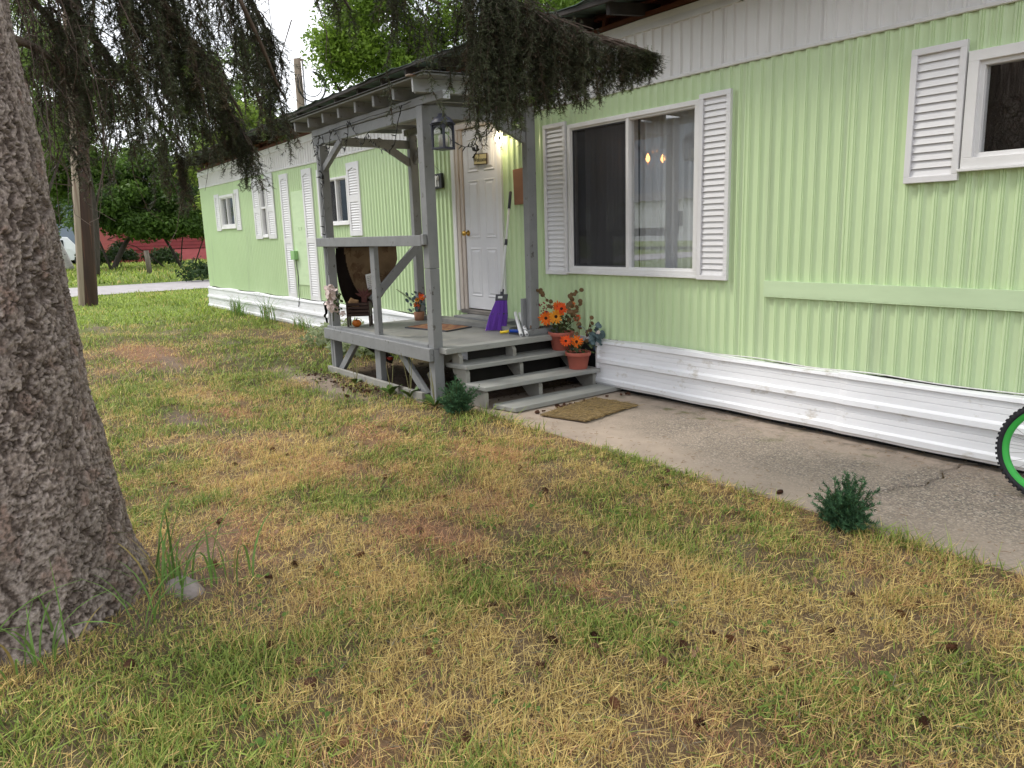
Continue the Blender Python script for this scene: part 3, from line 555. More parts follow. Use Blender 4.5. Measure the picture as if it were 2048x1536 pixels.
# shutters
def shutter_big(x0, x1, z0, z1, n):
    b = MB(); t = 0.036; frame_box(b, x0, x1, z0, z1, t, -0.042, -0.014); b.span((x0 + t, -0.018, z0 + t), (x1 - t, -0.013, z1 - t))
    s = b.build('shutter', M['shutter'], home, bevel=0.003)
    p = (z1 - z0 - 2 * t) / n; w_ = x1 - x0 - 2 * t - 0.002
    sb = MB(); sb.add([(-w_ / 2, -0.0, p * 0.55), (w_ / 2, -0.0, p * 0.55), (w_ / 2, -0.011, -p * 0.44), (-w_ / 2, -0.011, -p * 0.44), (-w_ / 2, -0.012, -p * 0.48), (w_ / 2, -0.012, -p * 0.48), (-w_ / 2, 0.004, p * 0.5), (w_ / 2, 0.004, p * 0.5)], [(0, 1, 2, 3), (3, 2, 5, 4), (4, 5, 7, 6), (0, 3, 4, 6), (1, 7, 5, 2)])
    me = bpy.data.meshes.new('slat'); me.from_pydata([Vector(v) for v in sb.v], [], sb.f); me.materials.append(M['shutter'])
    for i in range(n): link(me, 'slat', s, Vector(((x0 + x1) / 2, -0.020, z0 + t + p * (i + 0.5))) - origin_of(s), (random.uniform(-.02, .02), random.uniform(-.004, .004), 0))
    return s
def shutter_small(x0, x1, z0, z1, n, mid=None):
    t = 0.05 * min(1, (x1 - x0) / 0.3) + 0.01; tb = 0.07; b = MB(); b.span((x0, -0.030, z0), (x0 + t, -0.012, z1)); b.span((x1 - t, -0.030, z0), (x1, -0.012, z1)); b.span((x0 + t, -0.030, z0), (x1 - t, -0.012, z0 + tb)); b.span((x0 + t, -0.030, z1 - tb), (x1 - t, -0.012, z1)); b.span((x0 + t, -0.016, z0 + tb), (x1 - t, -0.013, z1 - tb))
    if mid: b.span((x0 + t, -0.029, mid - 0.045), (x1 - t, -0.012, mid + 0.045))
    xc = (x0 + x1) / 2; b.prism([(x0 + t, -0.030, z1 - tb), (x0 + t, -0.030, z1 - tb - 0.03), (xc - 0.05, -0.030, z1 - tb - 0.012), (xc, -0.030, z1 - tb), ], (0, -0.002, 0), (0, 0.01, 0)); b.prism([(x1 - t, -0.030, z1 - tb), (x1 - t, -0.030, z1 - tb - 0.03), (xc + 0.05, -0.030, z1 - tb - 0.012), (xc, -0.030, z1 - tb)], (0, -0.002, 0), (0, 0.01, 0))
    s = b.build('shutter', M['shutter'], home, bevel=0.003)
    sl = MB(); p = (z1 - z0 - 2 * tb) / n
    for i in range(n):
        z = z0 + tb + p * (i + 0.5)
        if mid and abs(z - mid) < 0.05: continue
        sl.add([(x0 + t, -0.014, z + p * .5), (x1 - t, -0.014, z + p * .5), (x1 - t, -0.027, z - p * .36), (x0 + t, -0.027, z - p * .36), (x0 + t, -0.015, z - p * .46), (x1 - t, -0.015, z - p * .46)], [(0, 1, 2, 3), (3, 2, 5, 4)])
    o = sl.build('louvres', M['shutter'], s, fixn=False); o['kind'] = 'stuff'
shutter_big(-5.690, -5.380, 0.994, 2.338, 31); shutter_big(-3.872, -3.592, 0.998, 2.332, 29); shutter_big(-2.343, -2.043, 1.602, 2.338, 15)
shutter_small(-16.30, -16.0, 1.585, 2.30, 16); shutter_small(-14.99, -14.72, 1.58, 2.325, 17)
shutter_small(-13.95, -13.60, 1.402, 2.458, 26, 1.9); shutter_small(-13.26, -12.89, 1.402, 2.475, 26, 1.9)
shutter_small(-12.56, -12.19, 0.437, 2.415, 50, 1.36); shutter_small(-11.60, -11.22, 0.438, 2.420, 50, 1.36)
shutter_small(-11.02, -10.72, 1.41, 2.37, 24, 1.9); shutter_small(-9.985, -9.60, 1.406, 2.376, 24, 1.9)
# water heater hatch with its small switch box
b = MB(); b.span((-12.11, -0.022, 0.66), (-11.62, -0.010, 2.12)); ht = b.build('hatch', M['greentrim'], home, bevel=0.003)
b = MB(); [b.span((q, -0.028, 1.52), (q + 0.03, -0.022, 1.57)) for q in (-11.9, -11.8)]; b.build('hatch_latch', M['greentrim'], ht)
b = MB(); b.span((-12.16, -0.09, 1.06), (-12.0, -0.0225, 1.20)); sb = b.build('switch_box', mat('green_painted_box', (0.30, 0.52, 0.22), (0.26, 0.46, 0.2), (9, 9, 9), 0.5), home, bevel=0.004)
b = MB(); b.tube([(-12.08, -0.04, 1.06), (-12.06, -0.03, 0.8), (-12.08, -0.03, 0.62), (-12.03, -0.05, 0.45), (-12.10, -0.05, 0.3)], 0.007, 6); b.build('conduit', M['charcoal'], home)
b = MB(); b.span((-3.278, -0.032, 0.905), (HX1, -0.013, 1.008)); b.span((-3.278, -0.034, 0.896), (HX1, -0.033, 0.904)); b.build('rub_board', M['greentrim'], home, bevel=0.003)

# door
b = MB(); b.span((-7.085, -0.012, 0.586), (-6.432, 0.03, 2.46))
dr = b.build('door', M['door'], home, bevel=0.003)
def embossed(x0, x1, z0, z1):
    mb = MB(); w = 0.026; y = -0.0125; e = y - 0.007
    o_ = [(x0, z0), (x1, z0), (x1, z1), (x0, z1)]; m1 = [(x0 + w * .4, z0 + w * .4), (x1 - w * .4, z0 + w * .4), (x1 - w * .4, z1 - w * .4), (x0 + w * .4, z1 - w * .4)]; m2 = [(x0 + w, z0 + w), (x1 - w, z0 + w), (x1 - w, z1 - w), (x0 + w, z1 - w)]; m3 = [(x0 + w * 1.8, z0 + w * 1.8), (x1 - w * 1.8, z0 + w * 1.8), (x1 - w * 1.8, z1 - w * 1.8), (x0 + w * 1.8, z1 - w * 1.8)]
    vs = [(p[0], y, p[1]) for p in o_] + [(p[0], e, p[1]) for p in m1] + [(p[0], y + 0.001, p[1]) for p in m2] + [(p[0], e, p[1]) for p in m3]
    fs = [(r * 4 + k, r * 4 + (k + 1) % 4, r * 4 + 4 + (k + 1) % 4, r * 4 + 4 + k) for r in range(3) for k in range(4)] + [(12, 13, 14, 15)]
    mb.add(vs, fs).build('door_panel', M['door'], dr, fixn=False)
for (a, c) in ((-7.00, -6.80), (-6.70, -6.51)):
    embossed(a, c, 0.72, 1.24); embossed(a, c, 1.34, 1.94); embossed(a, c, 2.02, 2.36)
b = MB(); R90 = Matrix.Rotation(math.radians(90), 3, 'X'); b.lathe([(0.0, 0.0), (0.032, 0.0), (0.030, 0.008), (0.014, 0.014), (0.012, 0.032), (0.024, 0.042), (0.030, 0.056), (0.024, 0.070), (0.0, 0.075)], (-7.035, -0.012, 1.395), 20, R90); b.build('door_knob', M['brass'], dr, smooth=True)
b = MB(); b.span((-7.285, -0.045, 0.55), (-7.215, 0.0, 2.50)); b.span((-6.425, -0.04, 0.57), (-6.362, 0.0, 2.50)); b.build('door_casing', M['white'], home, bevel=0.003)
b = MB(); b.span((-7.213, -0.036, 0.56), (-7.15, 0.02, 2.49)); b.span((-7.148, -0.026, 0.56), (-7.093, 0.02, 2.48)); b.build('door_jamb', M['oldtrim'], home, bevel=0.003)
b = MB(); b.span((-7.29, -0.042, 2.47), (-6.36, 0.0, 2.53)); b.build('door_header', M['oldtrim'], home, bevel=0.003)
b = MB(); b.span((-7.15, -0.075, 0.535), (-6.38, 0.02, 0.575)); b.build('threshold', mat('weathered_threshold', (0.26, 0.24, 0.22), (0.14, 0.125, 0.115), (4, 30, 30), 0.8, 0.3, 30), home, bevel=0.004)
# ------------------------------------------------------------------ porch
DZ = 0.47
PX0, PX1, PY0, PY1 = -7.50, -5.46, -1.42, -0.38
porch = thing('porch', 'weathered grey timber porch with roof and steps in front of white door', 'porch', (-6.4, -0.7, 0))
P = 0.092
def pb(name, fn, m='grey', bev=0.004):
    b = MB(); fn(b); return b.build(name, M[m], porch, bevel=bev)
def jig(v, a=0.004): return v + random.uniform(-a, a)
for (x_, y_, z0, z1) in ((PX0, PY0, 0.0, 2.30), (PX1, PY0, 0.0, 2.385), (PX0, PY1, DZ, 2.44), (PX1, PY1, DZ, 2.44)):
    if y_ == PY0 and x_ == PX1: pb('post', lambda b: (b.span((x_ - P / 2, y_ - P / 2, z0), (x_ + P / 2, y_ + P / 2, 0.46)), b.span((x_ - P / 2 + .002, y_ - P / 2 + .002, 0.462), (x_ + P / 2 + .002, y_ + P / 2 - .003, 1.12)), b.span((x_ - P / 2, y_ - P / 2, 1.1225), (x_ + P / 2, y_ + P / 2, z1))))
    elif y_ == PY0: pb('post', lambda b: (b.span((x_ - P / 2, y_ - P / 2, z0), (x_ - .003, y_ + P / 2, z1)), b.span((x_ + .002, y_ - P / 2 + .004, z0), (x_ + P / 2, y_ + P / 2, z1 - .01))))
    else: pb('post', lambda b: (b.span((x_ - P / 2, y_ - P / 2, z0), (x_ - .002, y_ + P / 2, z1)), b.span((x_ + .003, y_ - P / 2 - .012, z0), (x_ + P / 2, y_ + P / 2 - .012, z1))))
pb('post_block', lambda b: b.span((PX1 - 0.075, PY1 - 0.085, DZ + .001), (PX1 - 0.048, PY1 + 0.03, 0.80)))
# roof frame
pb('beam', lambda b: (b.span((PX0 - 0.13, PY0 - 0.026, 2.302), (PX1 - 0.048, PY0 + 0.020, 2.388)),))
pb('beam', lambda b: b.span((PX0 - 0.14, PY0 - 0.035, 2.391), (PX1 + 0.34, PY0 + 0.030, 2.452)))
pb('beam_end', lambda b: b.span((PX1 + 0.341, PY0 - 0.033, 2.388), (PX1 + 0.352, PY0 + 0.028, 2.45)), 'greylight')
pb('beam', lambda b: b.span((PX0 - 0.13, PY1 - 0.03, 2.445), (PX1 + 0.34, PY1 + 0.03, 2.51)))
pb('lintel', lambda b: b.span((PX1 - 0.028, PY0 + 0.05, 2.30), (PX1 + 0.022, PY1 - 0.05, 2.395)))
pb('lintel', lambda b: b.span((PX0 - 0.022, PY0 + 0.05, 2.30), (PX0 + 0.022, PY1 - 0.05, 2.385)))
for k in range(8):
    xx = PX1 + 0.12 - 0.352 * k
    pb('rafter', lambda b: b.beam((xx, -1.56, 2.498 + jig(0, .003)), (xx, -0.34, 2.542), 0.040, 0.088))
pb('fascia', lambda b: b.beam((PX1 + 0.155, -1.60, 2.502), (PX1 + 0.155, -0.33, 2.546), 0.026, 0.098), 'greylight')
pb('fascia_cap', lambda b: b.beam((PX1 + 0.185, -1.66, 2.562), (PX1 + 0.185, -0.31, 2.602), 0.05, 0.012), 'palewood')
pb('roof_board', lambda b: b.beam((-6.47, -1.60, 2.556), (-6.47, -0.31, 2.602), 2.68, 0.016))
pb('roofing', lambda b: b.beam((-6.475, -1.62, 2.569), (-6.475, -0.31, 2.6145), 2.74, 0.008), 'shingle')
# knee braces
BR = 0.045
pb('knee_brace', lambda b: b.beam((-6.98, PY0 + 0.0, 2.315), (-7.46, PY0 + 0.0, 2.07), BR, 0.06))
pb('knee_brace', lambda b: b.beam((PX1 + .002, -0.76, 2.33), (PX1 + .002, -0.40, 2.17), BR, 0.085))
pb('knee_brace', lambda b: b.beam((PX0 + .002, -0.80, 2.37), (PX0 + .002, -0.42, 2.15), BR, 0.075))
pb('knee_brace', lambda b: b.beam((PX0 + 0.35, PY1, 2.44), (PX0 + 0.03, PY1, 2.16), BR, 0.07))
# rails
pb('rail', lambda b: b.span((PX0 - 0.125, PY0 - 0.085, 1.305), (PX1 - 0.012, PY0 - 0.048, 1.392)))
pb('rail_end', lambda b: b.span((PX1 - 0.0115, PY0 - 0.083, 1.315), (PX1 + 0.03, PY0 - 0.049, 1.40)))
pb('rail', lambda b: b.span((PX0 - 0.022, PY0 + 0.05, 1.285), (PX0 + 0.022, PY1 - 0.05, 1.335)))
pb('baluster', lambda b: b.span((-6.49, PY0 - 0.046, 0.474), (-6.40, PY0 + 0.0, 1.304)))
pb('side_brace', lambda b: b.beam((PX0 + 0.075, -0.43, 1.27), (PX0 + 0.075, -1.02, 0.72), 0.04, 0.088))
# deck
pb('deck', lambda b: b.span((PX0 - 0.03, PY0 + 0.03, DZ - 0.022), (PX1 + 0.10, PY1 + 0.02, DZ)), 'deck', 0.003)
pb('deck', lambda b: b.span((PX0 - 0.03, PY1 + 0.024, DZ - 0.024), (PX1 + 0.02, -0.03, DZ - 0.002)), 'deck', 0.003)
pb('deck_nosing', lambda b: b.span((PX1 + 0.048, PY0 - 0.0, DZ - 0.045), (PX1 + 0.165, -0.06, DZ + 0.003)), 'tread', 0.005)
pb('rim_joist', lambda b: b.span((PX0 - 0.09, PY0 - 0.090, 0.362), (PX1 + 0.045, PY0 - 0.050, 0.470)))
pb('rim_joist', lambda b: b.span((PX0 - 0.09, PY0 - 0.048, 0.415), (PX1 - 0.050, PY0 + 0.026, 0.494)))
pb('rim_joist', lambda b: b.span((PX0 - 0.088, PY0 + 0.03, 0.36), (PX0 - 0.048, -0.06, 0.445)))
for k in range(4): pb('joist', lambda b: b.span((PX0 + 0.4 + k * 0.42, PY0 + 0.03, 0.35), (PX0 + 0.44 + k * 0.42, -0.06, 0.445)), 'darkwood', 0)
pb('ledge_board', lambda b: b.span((PX0 + 0.03, -0.42, DZ + .001), (PX1 - 0.32, -0.29, DZ + 0.045)), 'deck')
pb('door_step', lambda b: b.span((-7.0, -0.27, DZ), (-6.05, -0.06, DZ + 0.062)), 'grey')
# under frame
pb('underpost', lambda b: b.span((-6.53, PY0 - 0.04, 0.0), (-6.42, PY0 + 0.02, 0.36)))
pb('sill', lambda b: b.beam((PX0 - 0.08, PY0 - 0.065, 0.025), (PX1 - 0.13, PY0 - 0.065, 0.030), 0.036, 0.085), 'stringer')
pb('lower_brace', lambda b: b.beam((-6.98, PY0 - 0.0, 0.38), (-7.41, PY0 - 0.0, 0.03), 0.04, 0.075))
pb('lower_brace', lambda b: b.beam((-6.10, PY0 - 0.0, 0.38), (-5.63, PY0 - 0.0, 0.03), 0.04, 0.075))
pb('lower_brace', lambda b: b.beam((PX0 + 0.45, PY0 + 0.05, 0.40), (PX0 + 0.02, PY0 + 0.62, 0.05), 0.04, 0.08), 'darkwood')
pb('lower_brace', lambda b: b.beam((-5.95, -0.9, 0.35), (-6.4, -0.95, 0.02), 0.04, 0.085), 'stringer')
for (xx, yy) in ((-6.45, -0.12), (-7.45, -0.12), (-5.6, -0.12)): pb('underpost', lambda b: b.span((xx - .045, yy - .045, 0), (xx + .045, yy + .045, 0.44)), 'darkwood')
# steps
SY0, SY1 = -1.335, -0.06
TR = [(-5.455, -5.185, 0.330), (-5.185, -4.915, 0.190), (-4.905, -4.655, 0.068)]
for i, (a, c, z) in enumerate(TR[:2]):
    pb('tread', lambda b: b.add([Vector(v) for v in ((a, SY0, z - .036), (c, SY0 + .03, z - .036), (c + 0.02, SY1 - 0.02 * i, z - .036), (a, SY1, z - .036), (a, SY0, z), (c, SY0 + .03, z), (c + 0.02, SY1 - 0.02 * i, z), (a, SY1, z))], [(0, 3, 2, 1), (4, 5, 6, 7), (0, 1, 5, 4), (1, 2, 6, 5), (2, 3, 7, 6), (3, 0, 4, 7)]), 'tread', 0.006)
pb('tread', lambda b: b.add([Vector(v) for v in ((-4.91, -1.245, .012), (-4.66, -1.20, .012), (-4.70, 0.0, .012), (-4.93, -0.03, .012), (-4.91, -1.245, .050), (-4.66, -1.20, .050), (-4.70, 0.0, .050), (-4.93, -0.03, .050))], [(0, 3, 2, 1), (4, 5, 6, 7), (0, 1, 5, 4), (1, 2, 6, 5), (2, 3, 7, 6), (3, 0, 4, 7)]), 'tread', 0.006)
for yy in (SY0 + 0.06, -0.72, SY1 - 0.05):
    prof = [(PX1 + 0.047, 0.42), (-5.36, 0.42), (-5.24, 0.294), (-5.235, 0.293), (-5.21, 0.27), (-5.21, 0.153), (-4.965, 0.153), (-4.945, 0.13), (-4.945, 0.034), (-5.05, 0.034), (-5.38, 0.25), (PX1 + 0.047, 0.30)]
    prof = [(PX1 + 0.047, 0.424), (-5.33, 0.424), (-5.30, 0.39), (-5.30, 0.2935), (-5.225, 0.2935), (-5.205, 0.27), (-5.205, 0.1535), (-4.965, 0.1535), (-4.945, 0.13), (-4.945, 0.01), (-5.09, 0.01), (-5.41, 0.25), (PX1 + 0.047, 0.26)]
    pb('stringer', lambda b: b.prism([(p[0], yy, p[1]) for p in prof], (0, -0.019, 0), (0, 0.019, 0)), 'stringer', 0.003)
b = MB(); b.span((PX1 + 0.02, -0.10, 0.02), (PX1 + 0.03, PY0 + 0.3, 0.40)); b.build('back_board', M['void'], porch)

# ------------------------------------------------------------------ things on and about the porch
def petals(mb, c, r, n, z_axis, cup=0.25, w=0.34, twist=0.0):
    """a ring of n separate bent petals; returns nothing, adds to a builder"""
    ax = Vector(z_axis).normalized(); u = ax.orthogonal().normalized(); v = ax.cross(u)
    for k in range(n):
        a = 2 * math.pi * k / n + twist + random.uniform(-.08, .08); d = u * math.cos(a) + v * math.sin(a); s = ax.cross(d); rr = r * random.uniform(.88, 1.08); cc = cup + random.uniform(-.12, .12)
        p = [Vector(c) + d * rr * t + ax * rr * (cc * t * t * 1.2 if cc > 0 else cc * t * t) for t in (0.12, 0.5, 0.82, 1.0)]; ww = [w * r * q for q in (0.35, 0.95, 0.8, 0.12)]
        vs = []
        for q, h in zip(p, ww): vs += [q - s * h / 2, q + ax * r * 0.03, q + s * h / 2]
        fs = []
        for i in range(3):
            for j in range(2): a0 = i * 3 + j; fs.append((a0, a0 + 1, a0 + 4, a0 + 3))
        mb.add(vs, fs)
def leafdisc(mb, c, r, nrm, el=1.0):
    ax = Vector(nrm).normalized(); u = ax.orthogonal().normalized(); v = ax.cross(u); a0 = random.uniform(0, 6.28); vs = [Vector(c) + ax * r * 0.15]
    for k in range(8):
        a = a0 + 2 * math.pi * k / 8; vs.append(Vector(c) + u * math.cos(a) * r * el + v * math.sin(a) * r)
    mb.add(vs, [(0, 1 + k, 1 + (k + 1) % 8) for k in range(8)])
F_or = mat('orange_petal', (0.80, 0.19, 0.015), (0.72, 0.12, 0.01), (30, 30, 30), 0.7); F_red = mat('red_orange_petal', (0.70, 0.055, 0.012), (0.78, 0.14, 0.02), (30, 30, 30), 0.7); F_yel = mat('amber_petal', (0.82, 0.36, 0.03), (0.75, 0.25, 0.02), (30, 30, 30), 0.7)
F_crim = mat('crimson_berry', (0.30, 0.012, 0.03), (0.22, 0.01, 0.025), (30, 30, 30), 0.6); F_br = mat('bronze_leaf', (0.17, 0.095, 0.035), (0.10, 0.06, 0.025), (30, 30, 30), 0.6); F_gr = mat('dull_green_leaf', (0.065, 0.085, 0.025), (0.045, 0.06, 0.02), (30, 30, 30), 0.6); F_dk = mat('dark_flower_centre', (0.03, 0.015, 0.01), (0.05, 0.02, 0.01), (90, 90, 90), 0.9, 0.5, 200)
F_blue = mat('dusty_blue_ribbon', (0.10, 0.16, 0.29), (0.075, 0.12, 0.22), (30, 30, 30), 0.8); F_pale = mat('slate_green_silk_leaf', (0.11, 0.165, 0.18), (0.08, 0.12, 0.13), (30, 30, 30), 0.7); F_cream = mat('dry_cream_grass', (0.50, 0.42, 0.25), (0.42, 0.34, 0.2), (30, 30, 30), 0.7)
def pot(root, c, R_, H_):
    b = MB(); x_, y_, z_ = c
    b.lathe([(0.0, 0.0), (R_ * 0.70, 0.0), (R_ * 0.71, 0.004), (R_ * 0.90, H_ * 0.78), (R_ * 0.99, H_ * 0.79), (R_ * 1.0, H_ * 0.80), (R_ * 1.03, H_ * 0.985), (R_ * 1.02, H_), (R_ * 0.95, H_), (R_ * 0.88, H_ * 0.86)], c, 40); b.build('pot', M['terracotta'], root, smooth=True)
    b = MB(); b.lathe([(0.0, H_ * 0.87), (R_ * 0.45, H_ * 0.88), (R_ * 0.90, H_ * 0.86)], c, 24); b.build('soil', M['soil'], root)
def flower(root, c, r, ax, m, n=15, base=None, layers=2):
    b = MB(); petals(b, c, r, n, ax, 0.18, 0.30)
    if layers > 1: petals(b, Vector(c) + Vector(ax).normalized() * r * 0.05, r * 0.72, n - 3, ax, 0.35, 0.34, 0.2)
    f = b.build('flower', m, root, fixn=False)
    b = MB(); A = Vector(ax).normalized(); q = A.to_track_quat('Z', 'Y').to_matrix(); b.lathe([(0.0, r * 0.20), (r * 0.14, r * 0.18), (r * 0.24, r * 0.08), (r * 0.2, 0.0)], c, 12, q); b.build('flower_centre', F_dk, f, smooth=True)
    if base is not None: b = MB(); mid = (Vector(c) + Vector(base)) / 2 + Vector((random.uniform(-.02, .02), random.uniform(-.02, .02), 0.02)); b.tube([base, mid, Vector(c) - A * 0.004], 0.003, 6); b.build('stem', F_gr, root)
VIEW = Vector((0.72, -0.62, 0.28))
def sprig(root, pts, n, r, m, name='leaf_spray'):
    b = MB(); b.tube(pts, 0.0025, 5); b.build('stem', F_br, root); b = MB(); pts = [Vector(p) for p in pts]
    for k in range(n):
        t = 0.3 + 0.7 * k / (n - 1) if n > 1 else 1; i = min(int(t * (len(pts) - 1)), len(pts) - 2); q = pts[i].lerp(pts[i + 1], t * (len(pts) - 1) - i); sd = Vector((random.uniform(-1, 1), random.uniform(-1, 1), random.uniform(-.6, .8))).normalized()
        leafdisc(b, q + sd * r * 1.1, r * random.uniform(.75, 1.15), VIEW + Vector((random.uniform(-.7, .7), random.uniform(-.7, .7), random.uniform(-.5, .5))), random.uniform(.75, 1))
    o = b.build(name, m, root, fixn=False); o['kind'] = 'stuff'
# taller pot, on the top tread
c1 = Vector((-5.285, -0.20, 0.331)); p1 = thing('flower_pot', 'terracotta pot of orange silk daisies and bronze sprays on the upper step', 'flower pot', c1, 'potted flowers on the steps')
pot(p1, c1, 0.118, 0.165); top = c1 + Vector((0, 0, 0.15))
for (dx, dz, dy, r, m) in ((-0.12, 0.14, -0.02, .070, F_or), (0.0, 0.155, -0.06, .068, F_yel), (0.03, 0.22, -0.03, .068, F_red), (-0.05, 0.24, 0.03, .052, F_or), (0.13, 0.13, 0.02, .038, F_red), (0.06, 0.25, 0.05, .036, F_or)):
    cc = top + Vector((dx * 0.62, dx * 0.80 + dy, dz)); flower(p1, cc, r, VIEW + Vector((random.uniform(-.4, .4), random.uniform(-.4, .4), random.uniform(-.2, .5))), m, 14, top)
sprig(p1, [top, top + Vector((-0.03, -0.05, 0.22)), top + Vector((-0.09, -0.12, 0.34)), top + Vector((-0.12, -0.17, 0.39))], 11, 0.021, F_br)
sprig(p1, [top, top + Vector((0.04, 0.05, 0.2)), top + Vector((0.06, 0.09, 0.33)), top + Vector((0.085, 0.15, 0.37))], 10, 0.024, F_br)
sprig(p1, [top, top + Vector((0.07, 0.10, 0.16)), top + Vector((0.09, 0.15, 0.28))], 9, 0.025, F_br)
b = MB()
for k in range(26): b.lathe([(0, -0.009), (0.008, 0), (0, 0.009)], top + Vector((-0.10 + random.uniform(-.04, .03), -0.10 + random.uniform(-.04, .03), 0.20 + random.uniform(-.07, .08))), 6)
b.build('berry_cluster', F_crim, p1)
b = MB()
for k in range(85): leafdisc(b, top + Vector((random.gauss(0, .06), random.gauss(0, .055), random.uniform(.0, .17))), random.uniform(.014, .03), (random.uniform(-1, 1), random.uniform(-1, 1), random.uniform(0, 1)), .55)
b.build('foliage', F_gr, p1, fixn=False)
# lower pot with the blue bow
c2 = Vector((-5.03, -0.225, 0.191)); p2 = thing('flower_pot', 'terracotta pot with orange daisies and dusty blue ribbon on the lower step', 'flower pot', c2, 'potted flowers on the steps')
pot(p2, c2, 0.112, 0.150); top = c2 + Vector((0, 0, 0.135))
for (dx, dz, dy, r, m) in ((-0.06, 0.115, -0.06, .058, F_red), (0.01, 0.105, -0.03, .060, F_or), (-0.12, 0.115, 0.0, .036, F_red)):
    cc = top + Vector((dx * 0.62, dx * 0.80 + dy, dz)); flower(p2, cc, r, VIEW + Vector((random.uniform(-.3, .3), random.uniform(-.3, .3), random.uniform(-.2, .4))), m, 13, top)
sprig(p2, [top, top + Vector((0.0, 0.02, 0.2)), top + Vector((-0.01, 0.0, 0.33)), top + Vector((-0.06, -0.07, 0.41))], 13, 0.022, F_br)
sprig(p2, [top, top + Vector((0.05, 0.06, 0.15)), top + Vector((0.06, 0.10, 0.30))], 8, 0.02, F_br)
b = MB()
for k in range(60): leafdisc(b, top + Vector((random.gauss(0, .06), random.gauss(0, .06), random.uniform(-.01, .12))), random.uniform(.012, .026), (random.uniform(-1, 1), random.uniform(-1, 1), random.uniform(0, 1)), .45)
b.build('foliage', F_gr, p2, fixn=False)
b = MB(); qc = top + Vector((0.10, 0.14, 0.13))
for k in range(46): leafdisc(b, qc + Vector((random.gauss(0, .035), random.gauss(0, .04), random.gauss(0, .055))), random.uniform(.018, .034), VIEW + Vector((random.uniform(-.8, .8), random.uniform(-.8, .8), random.uniform(-.8, .8))), .7)
b.build('silk_leaves', F_pale, p2, fixn=False)
b = MB(); q0 = top + Vector((0.055, 0.06, 0.17))
for (e, w_) in (((0.05, 0.07, 0.07), .05), ((-0.05, -0.05, 0.06), .05), ((0.02, 0.035, -0.13), .036), ((0.045, 0.05, -0.15), .036)):
    e = Vector(e); pts = [q0 + e * t + Vector((0, 0, 0.03 * math.sin(t * 3.1))) for t in (0, .35, .7, 1)]; s = Vector((0.6, 0.75, 0.3)).cross(e).normalized()
    vs = []
    for i, q in enumerate(pts): h = w_ * (0.3 + 0.7 * i / 3); vs += [q - s * h / 2 + VIEW * .01, q + VIEW * 0.02, q + s * h / 2 + VIEW * .01]
    b.add(vs, [(i * 3 + j, i * 3 + j + 1, i * 3 + j + 4, i * 3 + j + 3) for i in range(3) for j in range(2)])
rb = b.build('ribbon', F_blue, p2, fixn=False); sm = rb.modifiers.new('t', 'SOLIDIFY'); sm.thickness = 0.002
b = MB(); b.lathe([(0, -.022), (.014, -.016), (.022, 0), (.016, .015), (0, .022)], qc + Vector((0.03, -0.02, 0.055)), 12); b.build('bead', M['petalwhite'], p2, smooth=True)
b = MB()
for k in range(22): a = random.uniform(0, 6.28); e = top + Vector((-0.05 + .05 * math.cos(a), -0.02 + .05 * math.sin(a), random.uniform(.10, .2))); b.tube([top + Vector((-0.02, 0, 0)), e], [0.002, 0.0008], 4)
b.build('dried_grass', F_cream, p2)
# bouquet by the back post
c3 = Vector((-7.37, -0.485, DZ + 0.001)); p3 = thing('flower_bunch', 'bunch of rust and amber silk flowers leaning by the back porch post', 'flowers', c3)
b = MB(); b.lathe([(0, 0), (.05, 0), (.06, .09), (.045, .095)], c3, 16); b.build('vase', M['card'], p3, smooth=True); tp = c3 + Vector((0, 0, .08))
for k in range(9):
    cc = tp + Vector((random.uniform(-.06, .08), random.uniform(-.07, .05), random.uniform(.05, .22))); flower(p3, cc, random.uniform(.028, .042), VIEW + Vector((random.uniform(-.5, .5), random.uniform(-.5, .5), random.uniform(-.3, .5))), [F_red, F_yel, F_br, F_or][k % 4], 11, tp, 2)
b = MB()
for k in range(46): leafdisc(b, tp + Vector((random.gauss(0, .06), random.gauss(-.01, .06), random.uniform(.0, .22))), random.uniform(.015, .03), (random.uniform(-1, 1), random.uniform(-1, 1), random.uniform(-.3, 1)), .6)
b.build('foliage', F_pale, p3, fixn=False)
b = MB(); e0 = tp + Vector((-.02, -.03, .12)); e1 = tp + Vector((-.16, -.17, .26)); b.tube([e0, e1], 0.002, 4)
for k in range(14):
    q = e0.lerp(e1, .15 + .85 * k / 13); l_ = .055 * (1 - k / 16); b.add([q, q + Vector((.5, -.4, .7)).normalized() * l_, q + (e1 - e0) * .05], [(0, 1, 2)]); b.add([q, q + Vector((-.3, .35, -.8)).normalized() * l_, q + (e1 - e0) * .05], [(0, 1, 2)])
b.build('fern_frond', F_gr, p3, fixn=False)

# broom
bt, bb_ = Vector((-6.17, -0.07, 1.78)), Vector((-5.915, -0.40, DZ + 0.37)); br = thing('broom', 'upright broom with fan of purple bristles leaning beside the white door', 'broom', (-5.9, -0.42, DZ))
d_ = (bt - bb_).normalized(); L_ = (bt - bb_).length
b = MB(); b.tube([bb_, bb_ + d_ * (L_ - 0.18)], 0.0115, 12); b.build('handle', M['pvc'], br, smooth=True)
b = MB(); b.tube([bb_ + d_ * (L_ - 0.18), bt - d_ * .004, bt], [0.0145, 0.0145, 0.009], 12); b.build('handle_grip', M['charcoal'], br, smooth=True)
b = MB(); b.tube([bb_ + d_ * 0.47, bb_ + d_ * 0.53], 0.0145, 12); b.build('handle_collar', M['charcoal'], br, smooth=True)
sx = Vector((0.60, 0.80, 0)).normalized(); hd = Vector((-5.905, -0.41, DZ + 0.315))
Rb = Matrix((sx, d_.cross(sx).normalized(), d_)).transposed()
